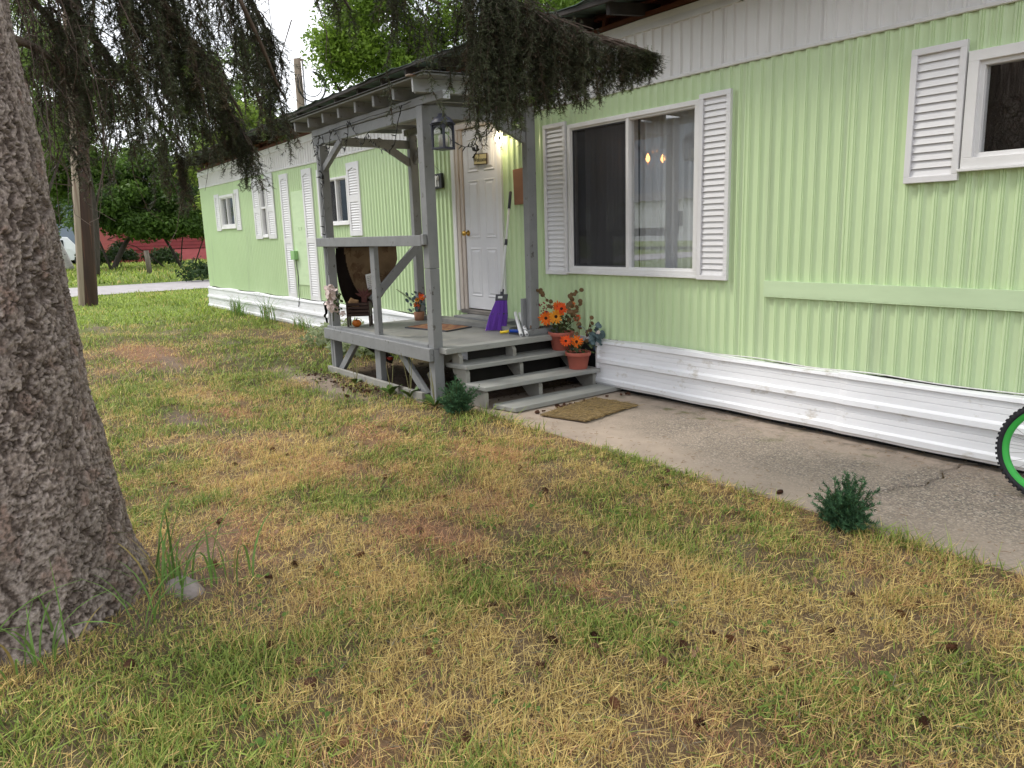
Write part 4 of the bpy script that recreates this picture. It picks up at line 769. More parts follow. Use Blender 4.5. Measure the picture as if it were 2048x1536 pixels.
b = MB(); b.box(hd, (0.115, 0.035, 0.062), Rb); b.tube([hd + d_ * .03, hd + d_ * .085], 0.018, 10); b.build('head', M['charcoal'], br, bevel=0.004)
b = MB(); b.box(hd - Rb.col[1] * .0185 + sx * (-.012), (0.042, 0.001, 0.022), Rb); b.build('head_label', M['signwhite'], br)
b = MB()
for k in range(170):
    u_ = random.uniform(-1, 1); w_ = random.uniform(-1, 1); p0 = hd - d_ * .03 + sx * u_ * .052 + Rb.col[1] * w_ * .012; z1 = DZ + 0.004 + random.random() * .012
    f = Vector((-0.022, -0.03, 0)); p1_ = Vector((hd.x, hd.y, 0)) + sx * (u_ * .098 - .030) + f + Rb.col[1] * w_ * .02; p1_.z = z1; pm = p0.lerp(p1_, .5) + sx * u_ * .012
    b.tube([p0, pm, p1_], [.0035, .0038, .003], 4)
b.build('bristles', M['purple'], br)
b = MB(); cp = Vector((hd.x, hd.y, 0)) + sx * (-.012) + Vector((-.012, -.014, DZ + .165)); b.box(cp, (0.165, 0.038, 0.016), Matrix((sx, Vector((-sx.y, sx.x, 0)), Vector((0, 0, 1)))).transposed()); b.build('bristle_clip', M['charcoal'], br, bevel=.003)
# brush, pipes, tray
bh = thing('scrub_brush', 'small blue scrub brush with yellow handle lying on the porch deck', 'brush', (-5.62, -0.50, DZ))
b = MB(); b.beam((-5.66, -0.50, DZ + .03), (-5.55, -0.46, DZ + .034), .05, .026); b.build('brush_block', M['blue'], bh, bevel=.008)
b = MB(); b.tube([(-5.735, -0.56, DZ + .014), (-5.69, -0.525, DZ + .02), (-5.65, -0.495, DZ + .032)], [.012, .014, .010], 10); b.build('handle', M['yellow'], bh, smooth=True)
b = MB(); [b.tube([(-5.655 + .1 * i / 11, -0.498 + .036 * i / 11 + s * .014, DZ + .018), (-5.655 + .1 * i / 11, -0.498 + .036 * i / 11 + s * .02, DZ + .001)], .004, 4) for i in range(12) for s in (-1, 0, 1)]; b.build('bristles', M['charcoal'], bh)
def pipe(a, c, label):
    b = MB(); d = (Vector(c) - Vector(a)).normalized(); q = d.to_track_quat('Z', 'Y').to_matrix(); L = (Vector(c) - Vector(a)).length
    b.lathe([(.0125, 0), (.0165, 0), (.0165, L), (.0125, L), (.0125, 0)], a, 16, q); o = b.build('pipe', M['pvc'], None, smooth=False, at=a); tag(o, label, 'pipe', 'plastic pipes on the porch deck')
pipe((-5.405, -0.565, DZ + .020), (-5.80, -0.33, DZ + .17), 'white plastic pipe on the deck, nearer the blue brush')
pipe((-5.375, -0.525, DZ + .020), (-5.77, -0.30, DZ + .165), 'white plastic pipe on the deck, nearer the grey tray')
tr = thing('planter_tray', 'shallow grey wooden tray of dead leaves at the foot of the porch post', 'tray', (-5.40, -0.33, DZ))
b = MB(); tx0, tx1, ty0, ty1 = -5.53, -5.375, -0.50, -0.10; b.span((tx0, ty0, DZ + .004), (tx1, ty1, DZ + .014)); b.span((tx0, ty0, DZ + .014), (tx1, ty0 + .014, DZ + .06)); b.span((tx0, ty1 - .014, DZ + .014), (tx1, ty1, DZ + .06)); b.span((tx1 - .014, ty0 + .014, DZ + .014), (tx1, ty1 - .014, DZ + .06)); b.span((tx0, ty0 + .014, DZ + .014), (tx0 + .014, ty1 - .014, DZ + .06)); b.build('tray', M['grey'], tr, bevel=.003)
b = MB()
for k in range(70): leafdisc(b, (random.uniform(tx0 + .02, tx1 - .02), random.uniform(ty0 + .02, ty1 - .02), DZ + random.uniform(.03, .085)), random.uniform(.012, .026), (random.uniform(-1, 1), random.uniform(-1, 1), 1), .5)
b.build('dead_leaves', mat('dead_leaf', (0.17, 0.10, 0.055), (0.10, 0.055, 0.03), (30, 30, 30), .8), tr, fixn=False)

# mats
matm = mat('faded_rust_rug', (0.27, 0.11, 0.075), (0.33, 0.20, 0.09), (10, 10, 10), .95, .5, 120, c3=(0.16, 0.06, 0.05), s3=14.0, lo3=.5, hi3=.62)
def floor_mat(name, cs, z, m, label, t=.008, fr=None):
    o = thing(name, label, 'mat', (sum(c[0] for c in cs) / 4, sum(c[1] for c in cs) / 4, z)); n = 26; vs = []; fs = []
    for i in range(n + 1):
        for j in range(n + 1):
            u_, v_ = i / n, j / n; p = (Vector(cs[0]) * (1 - u_) + Vector(cs[1]) * u_) * (1 - v_) + (Vector(cs[3]) * (1 - u_) + Vector(cs[2]) * u_) * v_
            vs.append((p.x + random.uniform(-.002, .002), p.y + random.uniform(-.002, .002), z + t + .003 * math.sin(u_ * 9 + v_ * 7) ** 2 + random.uniform(0, .0015)))
    for i in range(n):
        for j in range(n): a = i * (n + 1) + j; fs.append((a, a + n + 1, a + n + 2, a + 1))
    q = MB().add(vs, fs).build('pile', m, o); sm = q.modifiers.new('t', 'SOLIDIFY'); sm.thickness = t; return o
dm = floor_mat('door_mat', [(-6.86, -.94, 0), (-6.26, -.82, 0), (-6.36, -.47, 0), (-6.96, -.55, 0)], DZ + .001, matm, 'faded rust patterned door mat lying on the grey porch deck')
b = MB(); 
for (a, c) in (((-6.86, -.94), (-6.26, -.82)), ((-6.26, -.82), (-6.36, -.47)), ((-6.36, -.47), (-6.96, -.55)), ((-6.96, -.55), (-6.86, -.94))): b.beam((a[0], a[1], DZ + .006), (c[0], c[1], DZ + .006), .016, .014)
b.build('binding', M['charcoal'], dm)
strawm = mat('coarse_coir', (0.24, 0.165, 0.075), (0.15, 0.105, 0.05), (60, 8, 30), .95, .9, 120, c3=(0.10, 0.075, 0.035), s3=(40.0, 9.0, 9.0), lo3=.56, hi3=.66)
sm_ = floor_mat('straw_mat', [(-4.45, -1.125, 0), (-4.07, -1.01, 0), (-4.17, -.36, 0), (-4.61, -.42, 0)], .013, strawm, 'shabby straw coloured mat on the concrete at the foot of the steps', .012)
b = MB()
for k in range(420):
    u_, v_ = random.random(), random.random(); x_ = -4.55 + .45 * u_ + (-.02 if v_ > .5 else .05); y_ = -1.06 + .64 * v_ + .05 * u_; a = random.uniform(0, 6.28); l_ = random.uniform(.02, .06)
    b.beam((x_, y_, .031 + random.uniform(-.002, .004)), (x_ + l_ * math.cos(a), y_ + l_ * math.sin(a), .032 + random.uniform(0, .006)), .0025, .002)
o = b.build('loose_straw', mat('straw_fibre', (0.38, 0.27, 0.12), (0.26, 0.18, 0.08), (40, 40, 40), .9), sm_); o['kind'] = 'stuff'

# tablecloth hung over the side rail
clothm = vcmat('printed_autumn_cloth', .85, .1, 0, .25, 140)
cl_ = thing('printed_cloth', 'round dark brown cloth printed with pine sprigs hanging over the side rail', 'cloth', (-7.52, -0.98, 1.33))
out_ = [(-1.335, 1.36), (-1.335, 1.15), (-1.325, .95), (-1.30, .80), (-1.26, .69), (-1.20, .62), (-1.12, .585), (-1.03, .60), (-.95, .64), (-.88, .70), (-.80, .80), (-.73, .92), (-.66, 1.05), (-.63, 1.15), (-.645, 1.28), (-.65, 1.36)]
n = 110; V = []; Cc = []
oy = np.array(out_)
yy_ = np.linspace(-1.335, -.63, n); low = np.interp(yy_, *zip(*sorted([(-1.335, 1.1), (-1.325, .95), (-1.30, .80), (-1.26, .69), (-1.20, .62), (-1.12, .585), (-1.03, .60), (-.95, .64), (-.88, .70), (-.80, .80), (-.73, .92), (-.66, 1.05), (-.63, 1.14)])))
nz_ = 90
Y2, T2 = np.meshgrid(yy_, np.linspace(0, 1, nz_), indexing='ij'); Z2 = 1.342 + (np.repeat(low[:, None], nz_, 1) - 1.342) * T2
X2 = -7.530 + .0 * np.sin(T2 * 1.5) + (.010 * np.sin(Y2 * 31 + T2 * 2) - .012 + .004 * np.sin(Y2 * 67)) * T2 ** .5
ci = np.sqrt(((Y2 + .93) / .30) ** 2 + ((Z2 - 1.22) / .50) ** 2); inner = (ci < 1) | ((Z2 > 1.05) & (Y2 > -1.24) & (Y2 < -.72) & (Z2 > 1.22))
tan = np.array([.17, .115, .068]); dk = np.array([.012, .008, .007]); br_ = np.array([.07, .033, .018])
cn = fbm(Y2 * 14, Z2 * 14, 3, 3)[..., None]; C2 = np.where(inner[..., None], tan * (.75 + .4 * cn), dk * (.7 + .7 * cn))
spr = np.zeros_like(Y2)
for k in range(16):                                        # sprigs of needles printed on the cloth
    cy_, cz_ = random.uniform(-1.2, -.72), random.uniform(.8, 1.33); a0 = random.uniform(0, 6.28)
    for q in range(13):
        a = a0 + (q - 6) * .17; l_ = random.uniform(.05, .09); t = np.clip((Y2 - cy_) * math.cos(a) + (Z2 - cz_) * math.sin(a), 0, l_); dd = np.hypot(Y2 - cy_ - t * math.cos(a), Z2 - cz_ - t * math.sin(a)); spr = np.maximum(spr, np.clip(1 - dd / .005, 0, 1))
C2 = np.where(inner[..., None], C2 * (1 - .8 * spr[..., None]) + br_ * .8 * spr[..., None], C2 + spr[..., None] * np.array([.10, .07, .03]) * .5)
i = np.arange(n * nz_).reshape(n, nz_); Fq = np.stack([i[:-1, :-1], i[1:, :-1], i[1:, 1:], i[:-1, 1:]], -1).reshape(-1, 4)
o = fast('hanging_fold', np.stack([X2, Y2, Z2], -1).reshape(-1, 3), Fq, clothm, C2.reshape(-1, 3), cl_, True, None, tuple(cl_.location)); sm = o.modifiers.new('t', 'SOLIDIFY'); sm.thickness = .003
b = MB(); vs = []; 
for i in range(41):
    y_ = -1.335 + .70 * i / 40
    for (x_, z_) in ((-7.5265, 1.3415), (-7.524, 1.346), (-7.50, 1.348), (-7.4755, 1.343), (-7.473, 1.31), (-7.472, 1.285)): vs.append((x_, y_, z_))
fs = [(i * 6 + k, i * 6 + k + 1, i * 6 + k + 7, i * 6 + k + 6) for i in range(40) for k in range(5)]
b.add(vs, fs).build('top_fold', mat('dark_cloth_back', (.014, .009, .008), (.02, .013, .01), (20, 20, 20), .9), cl_, smooth=True, fixn=False)
nt_ = thing('paper_note', 'white handwritten note pinned to the hanging brown cloth', 'note', (-7.50, -0.93, 0.91))
b = MB(); vs = []
for i in range(7):
    for j in range(7): u_, v_ = i / 6, j / 6; vs.append((-7.512 + .014 * u_ - .012 * v_ * (1 - v_), -1.03 + .155 * u_ + .018 * v_, .995 - .165 * v_ + .028 * u_))
b.add(vs, [(i * 7 + j, i * 7 + j + 1, i * 7 + j + 8, i * 7 + j + 7) for i in range(6) for j in range(6)]); o = b.build('sheet', M['paper'], nt_, smooth=True, fixn=False); sm = o.modifiers.new('t', 'SOLIDIFY'); sm.thickness = .001
b = MB()
for k in range(7):
    x_ = 0.0
    while x_ < .115:
        l_ = random.uniform(.008, .022); u0, u1, v_ = (.012 + x_) / .155, min((.012 + x_ + l_) / .155, .95), .16 + k * .115
        b.beam((-7.5075 + .014 * u0 - .012 * v_ * (1 - v_), -1.03 + .155 * u0 + .018 * v_, .995 - .165 * v_ + .028 * u0), (-7.5075 + .014 * u1 - .012 * v_ * (1 - v_), -1.03 + .155 * u1 + .018 * v_, .995 - .165 * v_ + .028 * u1), .001, .003); x_ += l_ + .006
b.build('handwriting', M['ink'], nt_)

# brown crate stand, star pillow, leaf ornament, pumpkin, white flowers on the post
ck = Vector((-7.43, -1.165, DZ)); crate = thing('crate_stand', 'small dark brown slatted crate stand in the corner of the porch', 'crate', ck)
ux = Vector((.60, .80, 0)); uy = Vector((-.80, .60, 0)); RR = Matrix((ux, uy, Vector((0, 0, 1)))).transposed()
def cb(b, lx, ly, lz, sx_, sy_, sz_): b.box(ck + ux * lx + uy * ly + Vector((0, 0, lz)), (sx_, sy_, sz_), RR)
for s in (-1, 1):
    b = MB(); cb(b, s * .115, 0, .185, .014, .16, .15); cb(b, s * .115, -.055, .055, .014, .05, .11); cb(b, s * .115, .055, .055, .014, .05, .11); cb(b, s * .115, 0, .25, .0142, .11, .02); b.build('end_panel', M['brown'], crate, bevel=.004)
for k in range(4):
    for s in (-1, 1): b = MB(); cb(b, 0, s * .076, .125 + k * .036, .214, .009, .026); b.build('slat', M['brown'], crate, bevel=.002)
b = MB(); cb(b, 0, 0, .112, .214, .14, .01); b.build('base', M['brown'], crate)
sp_ = ck + Vector((-.03, -.05, .235)); star = []
for k in range(10):
    a = math.pi / 2 + k * math.pi / 5 + .25; r_ = .105 if k % 2 == 0 else .05; star.append((r_ * math.cos(a), r_ * math.sin(a)))
b = MB(); e1 = ux; e2 = Vector((.25, -.2, .95)).normalized(); nn = e1.cross(e2).normalized(); vs = [sp_ + e1 * p[0] + e2 * p[1] for p in star] + [sp_ + nn * .032, sp_ - nn * .032] + [sp_ + e1 * p[0] * .6 + e2 * p[1] * .6 + nn * .022 for p in star] + [sp_ + e1 * p[0] * .6 + e2 * p[1] * .6 - nn * .022 for p in star]
fs = []
for k in range(10): j = (k + 1) % 10; fs += [(k, j, 12 + j, 12 + k), (12 + k, 12 + j, 10), (j, k, 22 + k, 22 + j), (22 + j, 22 + k, 11)]
o = b.add(vs, fs).build('star_pillow', M['burlap'], None, smooth=True, at=sp_); tag(o, 'tan burlap star shaped pillow stuck in the brown crate stand', 'pillow'); sm = o.modifiers.new('s', 'SUBSURF'); sm.levels = 1; sm.render_levels = 1
lf = ck + ux * .09 + Vector((-.03, -.02, .30)); b = MB()
for k in range(5):
    a = math.radians(150 - 30 * k); d = e1 * math.cos(a) + Vector((0, 0, 1)) * math.sin(a); s = nn.cross(d); l_ = .10 + .02 * (k % 2); b.add([lf - s * .012, lf + s * .012, lf + d * l_ * .6 + s * .016 + nn * .012, lf + d * l_ + nn * .02, lf + d * l_ * .6 - s * .016 + nn * .012, lf + d * l_ * .3 + nn * .014], [(0, 1, 5), (1, 2, 5), (2, 3, 5), (3, 4, 5), (4, 0, 5)])
b.box(lf + Vector((0, 0, -.02)), (.055, .02, .07), RR); o = b.build('leaf_ornament', M['maroon'], None, at=lf); tag(o, 'dusky maroon felt ornament with spread fingers standing in the crate', 'ornament'); sm = o.modifiers.new('t', 'SOLIDIFY'); sm.thickness = .004
def pumpkin(c, r, label, m):
    root = thing('pumpkin', label, 'pumpkin', c); vs = []; n_, k_ = 40, 14
    for j in range(k_ + 1):
        ph = math.pi * j / k_
        for i in range(n_):
            a = 2 * math.pi * i / n_; rr = r * (1 - .13 * abs(math.cos(a * 4)) ** 6) * math.sin(ph) ** .8 if 0 < j < k_ else r * .03; vs.append((c[0] + rr * math.cos(a), c[1] + rr * math.sin(a), c[2] + r * .8 - r * .78 * math.cos(math.pi - ph) * -1 * -1 if False else c[2] + r * .8 + r * .78 * math.cos(ph) - r * .12 * (math.sin(ph) < .35)))
    fs = [(j * n_ + i, j * n_ + (i + 1) % n_, (j + 1) * n_ + (i + 1) % n_, (j + 1) * n_ + i) for j in range(k_) for i in range(n_)]
    MB().add(vs, fs).build('rind', m, root, smooth=True); b = MB(); b.tube([(c[0], c[1], c[2] + r * 1.35), (c[0] + r * .1, c[1], c[2] + r * 1.7), (c[0] + r * .3, c[1], c[2] + r * 1.95)], [r * .2, r * .13, r * .12], 7); b.build('stalk', M['brown'], root, smooth=True); return root
pumpkin((-7.365, -1.235, DZ + .001), .048, 'small orange pumpkin under the brown crate stand', M['pumpkin'])
pr = thing('pumpkin_pick', 'tiny red and orange pumpkins on a dark stick under the porch', 'ornament', (-7.0, -1.1, 0.0)); redp = mat('red_glazed_pumpkin', (.55, .06, .03), (.48, .05, .03), (9, 9, 9), .3)
for (q, r_) in (((-7.02, -1.12, .17), .028), ((-6.96, -1.08, .165), .030), ((-7.03, -1.10, .225), .015)):
    b = MB(); b.lathe([(0, -r_ * .7), (r_ * .7, -r_ * .6), (r_, 0), (r_ * .7, r_ * .6), (0, r_ * .55)], q, 14); b.build('berry', redp, pr, smooth=True)
b = MB(); b.tube([(-6.99, -1.10, 0), (-7.0, -1.10, .2), (-7.06, -1.13, .40)], .004, 6); b.build('stick', M['brown'], pr)
hy = thing('white_flowers', 'two ruffled pinkish white silk blooms tied to the front corner post', 'flowers', (-7.36, -1.50, .62))
for (q, r_) in (((-7.33, -1.50, .845), .085), ((-7.33, -1.50, .715), .075), ((-7.24, -1.44, .63), .035)):
    b = MB(); q = Vector(q)
    for k in range(42):
        d = Vector((random.gauss(0, 1), random.gauss(0, 1), random.gauss(0, 1))).normalized()
        if d.dot(VIEW) < -.5: d = -d
        d = (d + VIEW * .3).normalized(); leafdisc(b, q + d * r_ * random.uniform(.55, .95), r_ * random.uniform(.28, .42), d + Vector((random.uniform(-.8, .8), random.uniform(-.8, .8), random.uniform(-.8, .8))), random.uniform(.7, 1))
    b.build('bloom', M['petalwhite'], hy, fixn=False)
b = MB(); b.tube([(-7.40, -1.475, .55), (-7.36, -1.48, .72), (-7.33, -1.47, .86)], .004, 5)
for k in range(26): leafdisc(b, Vector((-7.26, -1.475, .76)) + Vector((random.gauss(0, .03), random.gauss(0, .02), random.gauss(0, .07))), random.uniform(.014, .026), VIEW + Vector((random.uniform(-1, 1), random.uniform(-1, 1), random.uniform(-1, 1))), .6)
b.build('foliage', F_gr, hy, fixn=False)

# lantern
lc = Vector((-5.20, -1.415, 2.03)); ln = thing('lantern', 'dark slate lantern with arched panes and white candle hanging from the porch beam', 'lantern', lc)
LW, LH, RZ = .128, .165, Matrix.Rotation(math.radians(18), 3, 'Z')
def lb(b, p, d): b.box(lc + RZ @ Vector(p), d, RZ)
b = MB(); lb(b, (0, 0, .008), (LW, LW, .016))
for sx_ in (-1, 1):
    for sy_ in (-1, 1): lb(b, (sx_ * (LW / 2 - .008), sy_ * (LW / 2 - .008), .016 + LH / 2), (.016, .016, LH))
lb(b, (0, 0, .016 + LH + .006), (LW + .012, LW + .012, .012))
hw = LW / 2 - .016
for ang in range(4):
    Q = RZ @ Matrix.Rotation(math.pi / 2 * ang, 3, 'Z'); ar = [(-hw, LH - .002), (-hw, LH - .055)] + [(-hw * math.cos(t * math.pi / 8), LH - .055 + .045 * math.sin(t * math.pi / 8)) for t in range(1, 8)] + [(hw, LH - .055), (hw, LH - .002)]
    b.prism([lc + Q @ Vector((p[0], -(LW / 2 - .010), .016 + p[1])) for p in ar], Q @ Vector((0, -.004, 0)), Q @ Vector((0, .004, 0)))
b.build('frame', M['slate'], ln, bevel=.002)
b = MB(); b.lathe([(LW * .70, .192), (LW * .66, .205), (LW * .50, .232), (LW * .30, .244), (LW * .26, .246), (LW * .26, .262), (LW * .12, .266), (0, .266)], lc, 24, RZ); b.build('cap', M['slate'], ln, smooth=True)
b = MB()
for ang in range(4): Q = RZ @ Matrix.Rotation(math.pi / 2 * ang, 3, 'Z'); b.box(lc + Q @ Vector((0, -(LW / 2 - .012), .016 + LH / 2)), (2 * hw, .002, LH), Q)
b.build('pane', glassmat('lantern_glass', (.96, .96, .96), 1.7, .03), ln)
b = MB(); b.lathe([(0, .017), (.036, .017), (.036, .108), (.031, .112), (0, .106)], lc, 20); b.build('candle', M['candle'], ln, smooth=True)
b = MB(); b.tube([lc + Vector((0, 0, .262)), lc + Vector((.004, 0, .30)), lc + Vector((-.012, 0, .33)), lc + Vector((.008, 0, .355)), lc + Vector((-.004, -.0, .372))], .0025, 6); b.build('hook', M['steel'], ln)

# wall lamp: black base with a burning bulb and a second dead one
wl = thing('wall_lamp', 'black double lamp holder with one lit bulb on the green wall beside the door', 'lamp', (-6.285, -0.02, 2.40))
b = MB(); b.lathe([(0, 0), (.055, 0), (.052, .022), (.02, .03), (0, .03)], (-6.285, -0.01, 2.405), 20, R90); b.tube([(-6.285, -.035, 2.405), (-6.30, -.075, 2.41), (-6.31, -.085, 2.385), (-6.31, -.088, 2.37)], [.02, .02, .026, .028], 12); b.tube([(-6.275, -.035, 2.40), (-6.235, -.075, 2.395), (-6.215, -.095, 2.375)], [.02, .022, .03], 12); b.build('base', M['black'], wl, smooth=True)
bm_ = emat('lit_bulb_glass', (1.0, .86, .62), 9.0); b = MB(); b.lathe([(.016, .0), (.018, -.02), (.034, -.05), (.040, -.075), (.034, -.10), (.018, -.114), (0, -.118)], (-6.31, -.088, 2.365), 20); b.build('bulb', bm_, wl, smooth=True)
b = MB(); Q = Matrix.Rotation(math.radians(-50), 3, 'Y'); b.lathe([(.018, 0), (.026, -.02), (.038, -.055), (.038, -.06), (0, -.06)], (-6.21, -.10, 2.37), 18, Matrix.Rotation(math.radians(-40), 3, 'Y')); b.build('spent_bulb', M['steel'], wl, smooth=True)
pl_ = bpy.data.lights.new('bulb_glow', 'POINT'); pl_.energy = 3.0; pl_.color = (1.0, .82, .52); pl_.shadow_soft_size = .04
plo = bpy.data.objects.new('bulb_glow', pl_); COL.objects.link(plo); plo.location = (-6.31, -.135, 2.29)

# welcome plaque on the door, sign on the wall, cardboard
wc = thing('welcome_sign', 'small cream plaque reading Welcome with black bow on the white door', 'sign', (-6.725, -.024, 2.14))
RS = Matrix.Rotation(math.radians(2.5), 3, 'Y')
b = MB(); b.box((-6.725, -.030, 2.138), (.235, .012, .112), RS); b.build('border', M['brown'], wc, bevel=.002)
b = MB(); b.box((-6.725, -.037, 2.138), (.218, .004, .095), RS); b.build('board', M['plate'], wc)
text('Welcome', 'lettering', M['ink'], wc, (-6.725, -.0402, 2.132), .062, (math.radians(90), math.radians(2.5), 0))
b = MB(); b.tube([(-6.74, -.040, 2.19), (-6.735, -.042, 2.163)], .004, 5); b.build('tie', M['ink'], wc)
b = MB()
for (d, w_) in (((-.045, 0, .035), .05), ((.045, 0, .03), .05), ((-.05, 0, -.05), .03), ((.03, 0, .055), .035)):
    d = Vector(d); s = Vector((0, 1, 0)).cross(d).normalized(); q = Vector((-6.785, -.04, 2.215)); b.add([q, q + d + s * w_ / 2 + Vector((0, -.004, 0)), q + d * 1.1 + Vector((0, -.02, 0)), q + d - s * w_ / 2 + Vector((0, -.004, 0))], [(0, 1, 2), (0, 2, 3)])
o = b.build('bow', M['black'], wc, fixn=False); sm = o.modifiers.new('t', 'SOLIDIFY'); sm.thickness = .012
ws = thing('wall_sign', 'black framed wall sign with white lettering panel and dark figure by the post', 'sign', (-7.67, -.02, 1.97))
Rw = Matrix.Rotation(math.radians(-1.5), 3, 'Y')
b = MB(); b.box((-7.675, -.038, 1.972), (.40, .034, .160), Rw); b.build('board', M['black'], ws, bevel=.003)
b = MB(); b.box((-7.715, -.0565, 1.974), (.27, .003, .118), Rw); b.build('panel', M['signwhite'], ws)
for t_, dz in (('TO MESS BY', .036), ('I GOT TOO', 0.0), ('USE IT TO LI', -.036)): text(t_, 'lettering', M['ink'], ws, (-7.705, -.0584, 1.974 + dz), .036, (math.radians(90), math.radians(-1.5), 0))
b = MB(); b.lathe([(0, .05), (.018, .04), (.022, .02), (.014, 0), (0, 0)], (-7.545, -.056, 1.985), 12); b.span((-7.556, -.0565, 1.915), (-7.548, -.054, 1.985)); b.span((-7.538, -.0565, 1.915), (-7.530, -.054, 1.985)); b.build('figure', M['signwhite'], ws)
b = MB(); b.tube([(-7.86, -.03, 2.052), (-7.68, -.025, 2.165), (-7.49, -.03, 2.052)], .0018, 5); b.build('wire', M['charcoal'], ws)
b = MB(); b.lathe([(0, 0), (.012, .002), (.02, .012), (.01, .028), (0, .03)], (-7.68, -.012, 2.165), 10, R90); b.build('hanger', M['plate'], ws)
cd = MB(); cd.box((-6.02, -.030, 1.825), (.28, .022, .335), Matrix.Rotation(math.radians(-2), 3, 'Y')); o = cd.build('cardboard_sheet', M['card'], None, bevel=.003, at=(-6.02, -.03, 1.825)); tag(o, 'flat piece of brown cardboard on the green wall behind the porch post', 'cardboard')

# string lights
sg = thing('string_lights', 'unlit black string of fairy lights looped along the porch beams', 'string lights', (-6.4, -1.47, 2.4))
path = [(-7.60, -1.475, 2.36), (-7.3, -1.478, 2.385), (-6.9, -1.478, 2.40), (-6.4, -1.478, 2.405), (-5.9, -1.478, 2.41), (-5.55, -1.478, 2.425)]
dr1 = [(-7.58, -1.47, 2.39), (-7.55, -1.475, 2.24), (-7.46, -1.48, 2.22), (-7.40, -1.48, 2.36), (-7.28, -1.48, 2.30), (-7.20, -1.48, 2.21), (-7.12, -1.48, 2.36), (-7.02, -1.48, 2.38), (-6.92, -1.48, 2.28), (-6.84, -1.48, 2.20), (-6.76, -1.48, 2.27), (-6.70, -1.48, 2.40), (-6.58, -1.48, 2.30), (-6.45, -1.48, 2.20), (-6.35, -1.48, 2.28), (-6.25, -1.48, 2.18), (-6.10, -1.48, 2.12), (-5.95, -1.48, 2.10), (-5.85, -1.48, 2.16), (-5.78, -1.48, 2.30), (-5.70, -1.48, 2.42)]
dr2 = [(-5.48, -1.33, 2.30), (-5.44, -1.25, 2.20), (-5.44, -1.16, 2.12), (-5.44, -1.06, 2.09), (-5.44, -.98, 2.10), (-5.44, -.92, 2.17), (-5.44, -.84, 2.19), (-5.44, -.78, 2.25), (-5.44, -.70, 2.34), (-5.44, -.60, 2.33), (-5.44, -.52, 2.36), (-5.44, -.44, 2.34)]
dr3 = [(-7.46, -1.475, 2.18), (-7.42, -1.48, 2.05), (-7.44, -1.48, 1.98), (-7.38, -1.48, 2.02), (-7.36, -1.48, 1.92), (-7.43, -1.48, 1.88), (-7.44, -1.475, 1.70), (-7.44, -1.475, 1.42)]
dr4 = [(-7.43, -1.475, 1.3), (-7.44, -1.475, 1.15), (-7.435, -1.475, 1.02)]
def smooth_path(p, k=5):
    p = [Vector(q) for q in p]; r_ = []
    for i in range(len(p) - 1):
        a, b_, c, d = p[max(i - 1, 0)], p[i], p[i + 1], p[min(i + 2, len(p) - 1)]
        for j in range(k): t = j / k; r_.append(0.5 * ((2 * b_) + (c - a) * t + (2 * a - 5 * b_ + 4 * c - d) * t * t + (3 * b_ - a - 3 * c + d) * t ** 3))
    return r_ + [p[-1]]
b = MB(); bulbs = []
for pth, dens in ((path, 0), (dr1, 1), (dr2, 1), (dr3, 1), (dr4, 0)):
    sp2 = smooth_path(pth, 6); sp2 = [q + Vector((0, random.uniform(-.004, .004), random.uniform(-.004, .004))) for q in sp2]; b.tube(sp2, .0033, 5)
    if dens:
        for i in range(2, len(sp2), 2): bulbs.append(sp2[i])
b.build('cable', M['black'], sg)
b = MB()
for q in bulbs: d = Vector((random.uniform(-1, 1), random.uniform(-.5, .2), random.uniform(-1, .8))).normalized(); b.tube([q, q + d * .02, q + d * .042], [.005, .005, .002], 5)
o = b.build('bulbs', M['black'], sg); o['kind'] = 'stuff'
b = MB(); b.span((-7.40, -1.50, 1.965), (-7.36, -1.475, 2.0)); b.build('plug', M['black'], sg, bevel=.003)
# ------------------------------------------------------------------ big spruce
TX, TY = -3.5, -4.66
def trunk_r(z): return np.interp(z, [-0.15, 0.0, .12, .25, .46, .78, 1.15, 1.53, 1.93, 2.2, 4, 8, 11], [.60, .575, .545, .525, .492, .450, .425, .408, .392, .366, .29, .17, .06])
spruce = thing('spruce_tree', 'large spruce with flaky grey trunk and drooping branches in the left foreground', 'tree', (TX, TY, 0))
zz = np.concatenate([np.linspace(-.12, 2.6, 450), np.linspace(2.62, 11, 60)]); nth = 480; th = np.linspace(0, 2 * np.pi, nth, endpoint=False)
Z, T = np.meshgrid(zz, th, indexing='ij'); R0 = trunk_r(Z)
R0 = R0 * (1 + .025 * np.sin(T * 3 + 1) + .03 * np.sin(T * 5 + 2.1) * np.exp(-np.maximum(Z, 0) / .5) + .09 * np.maximum(0, np.sin(T * 4 + .4)) ** 3 * np.exp(-np.maximum(Z, 0) / .16))
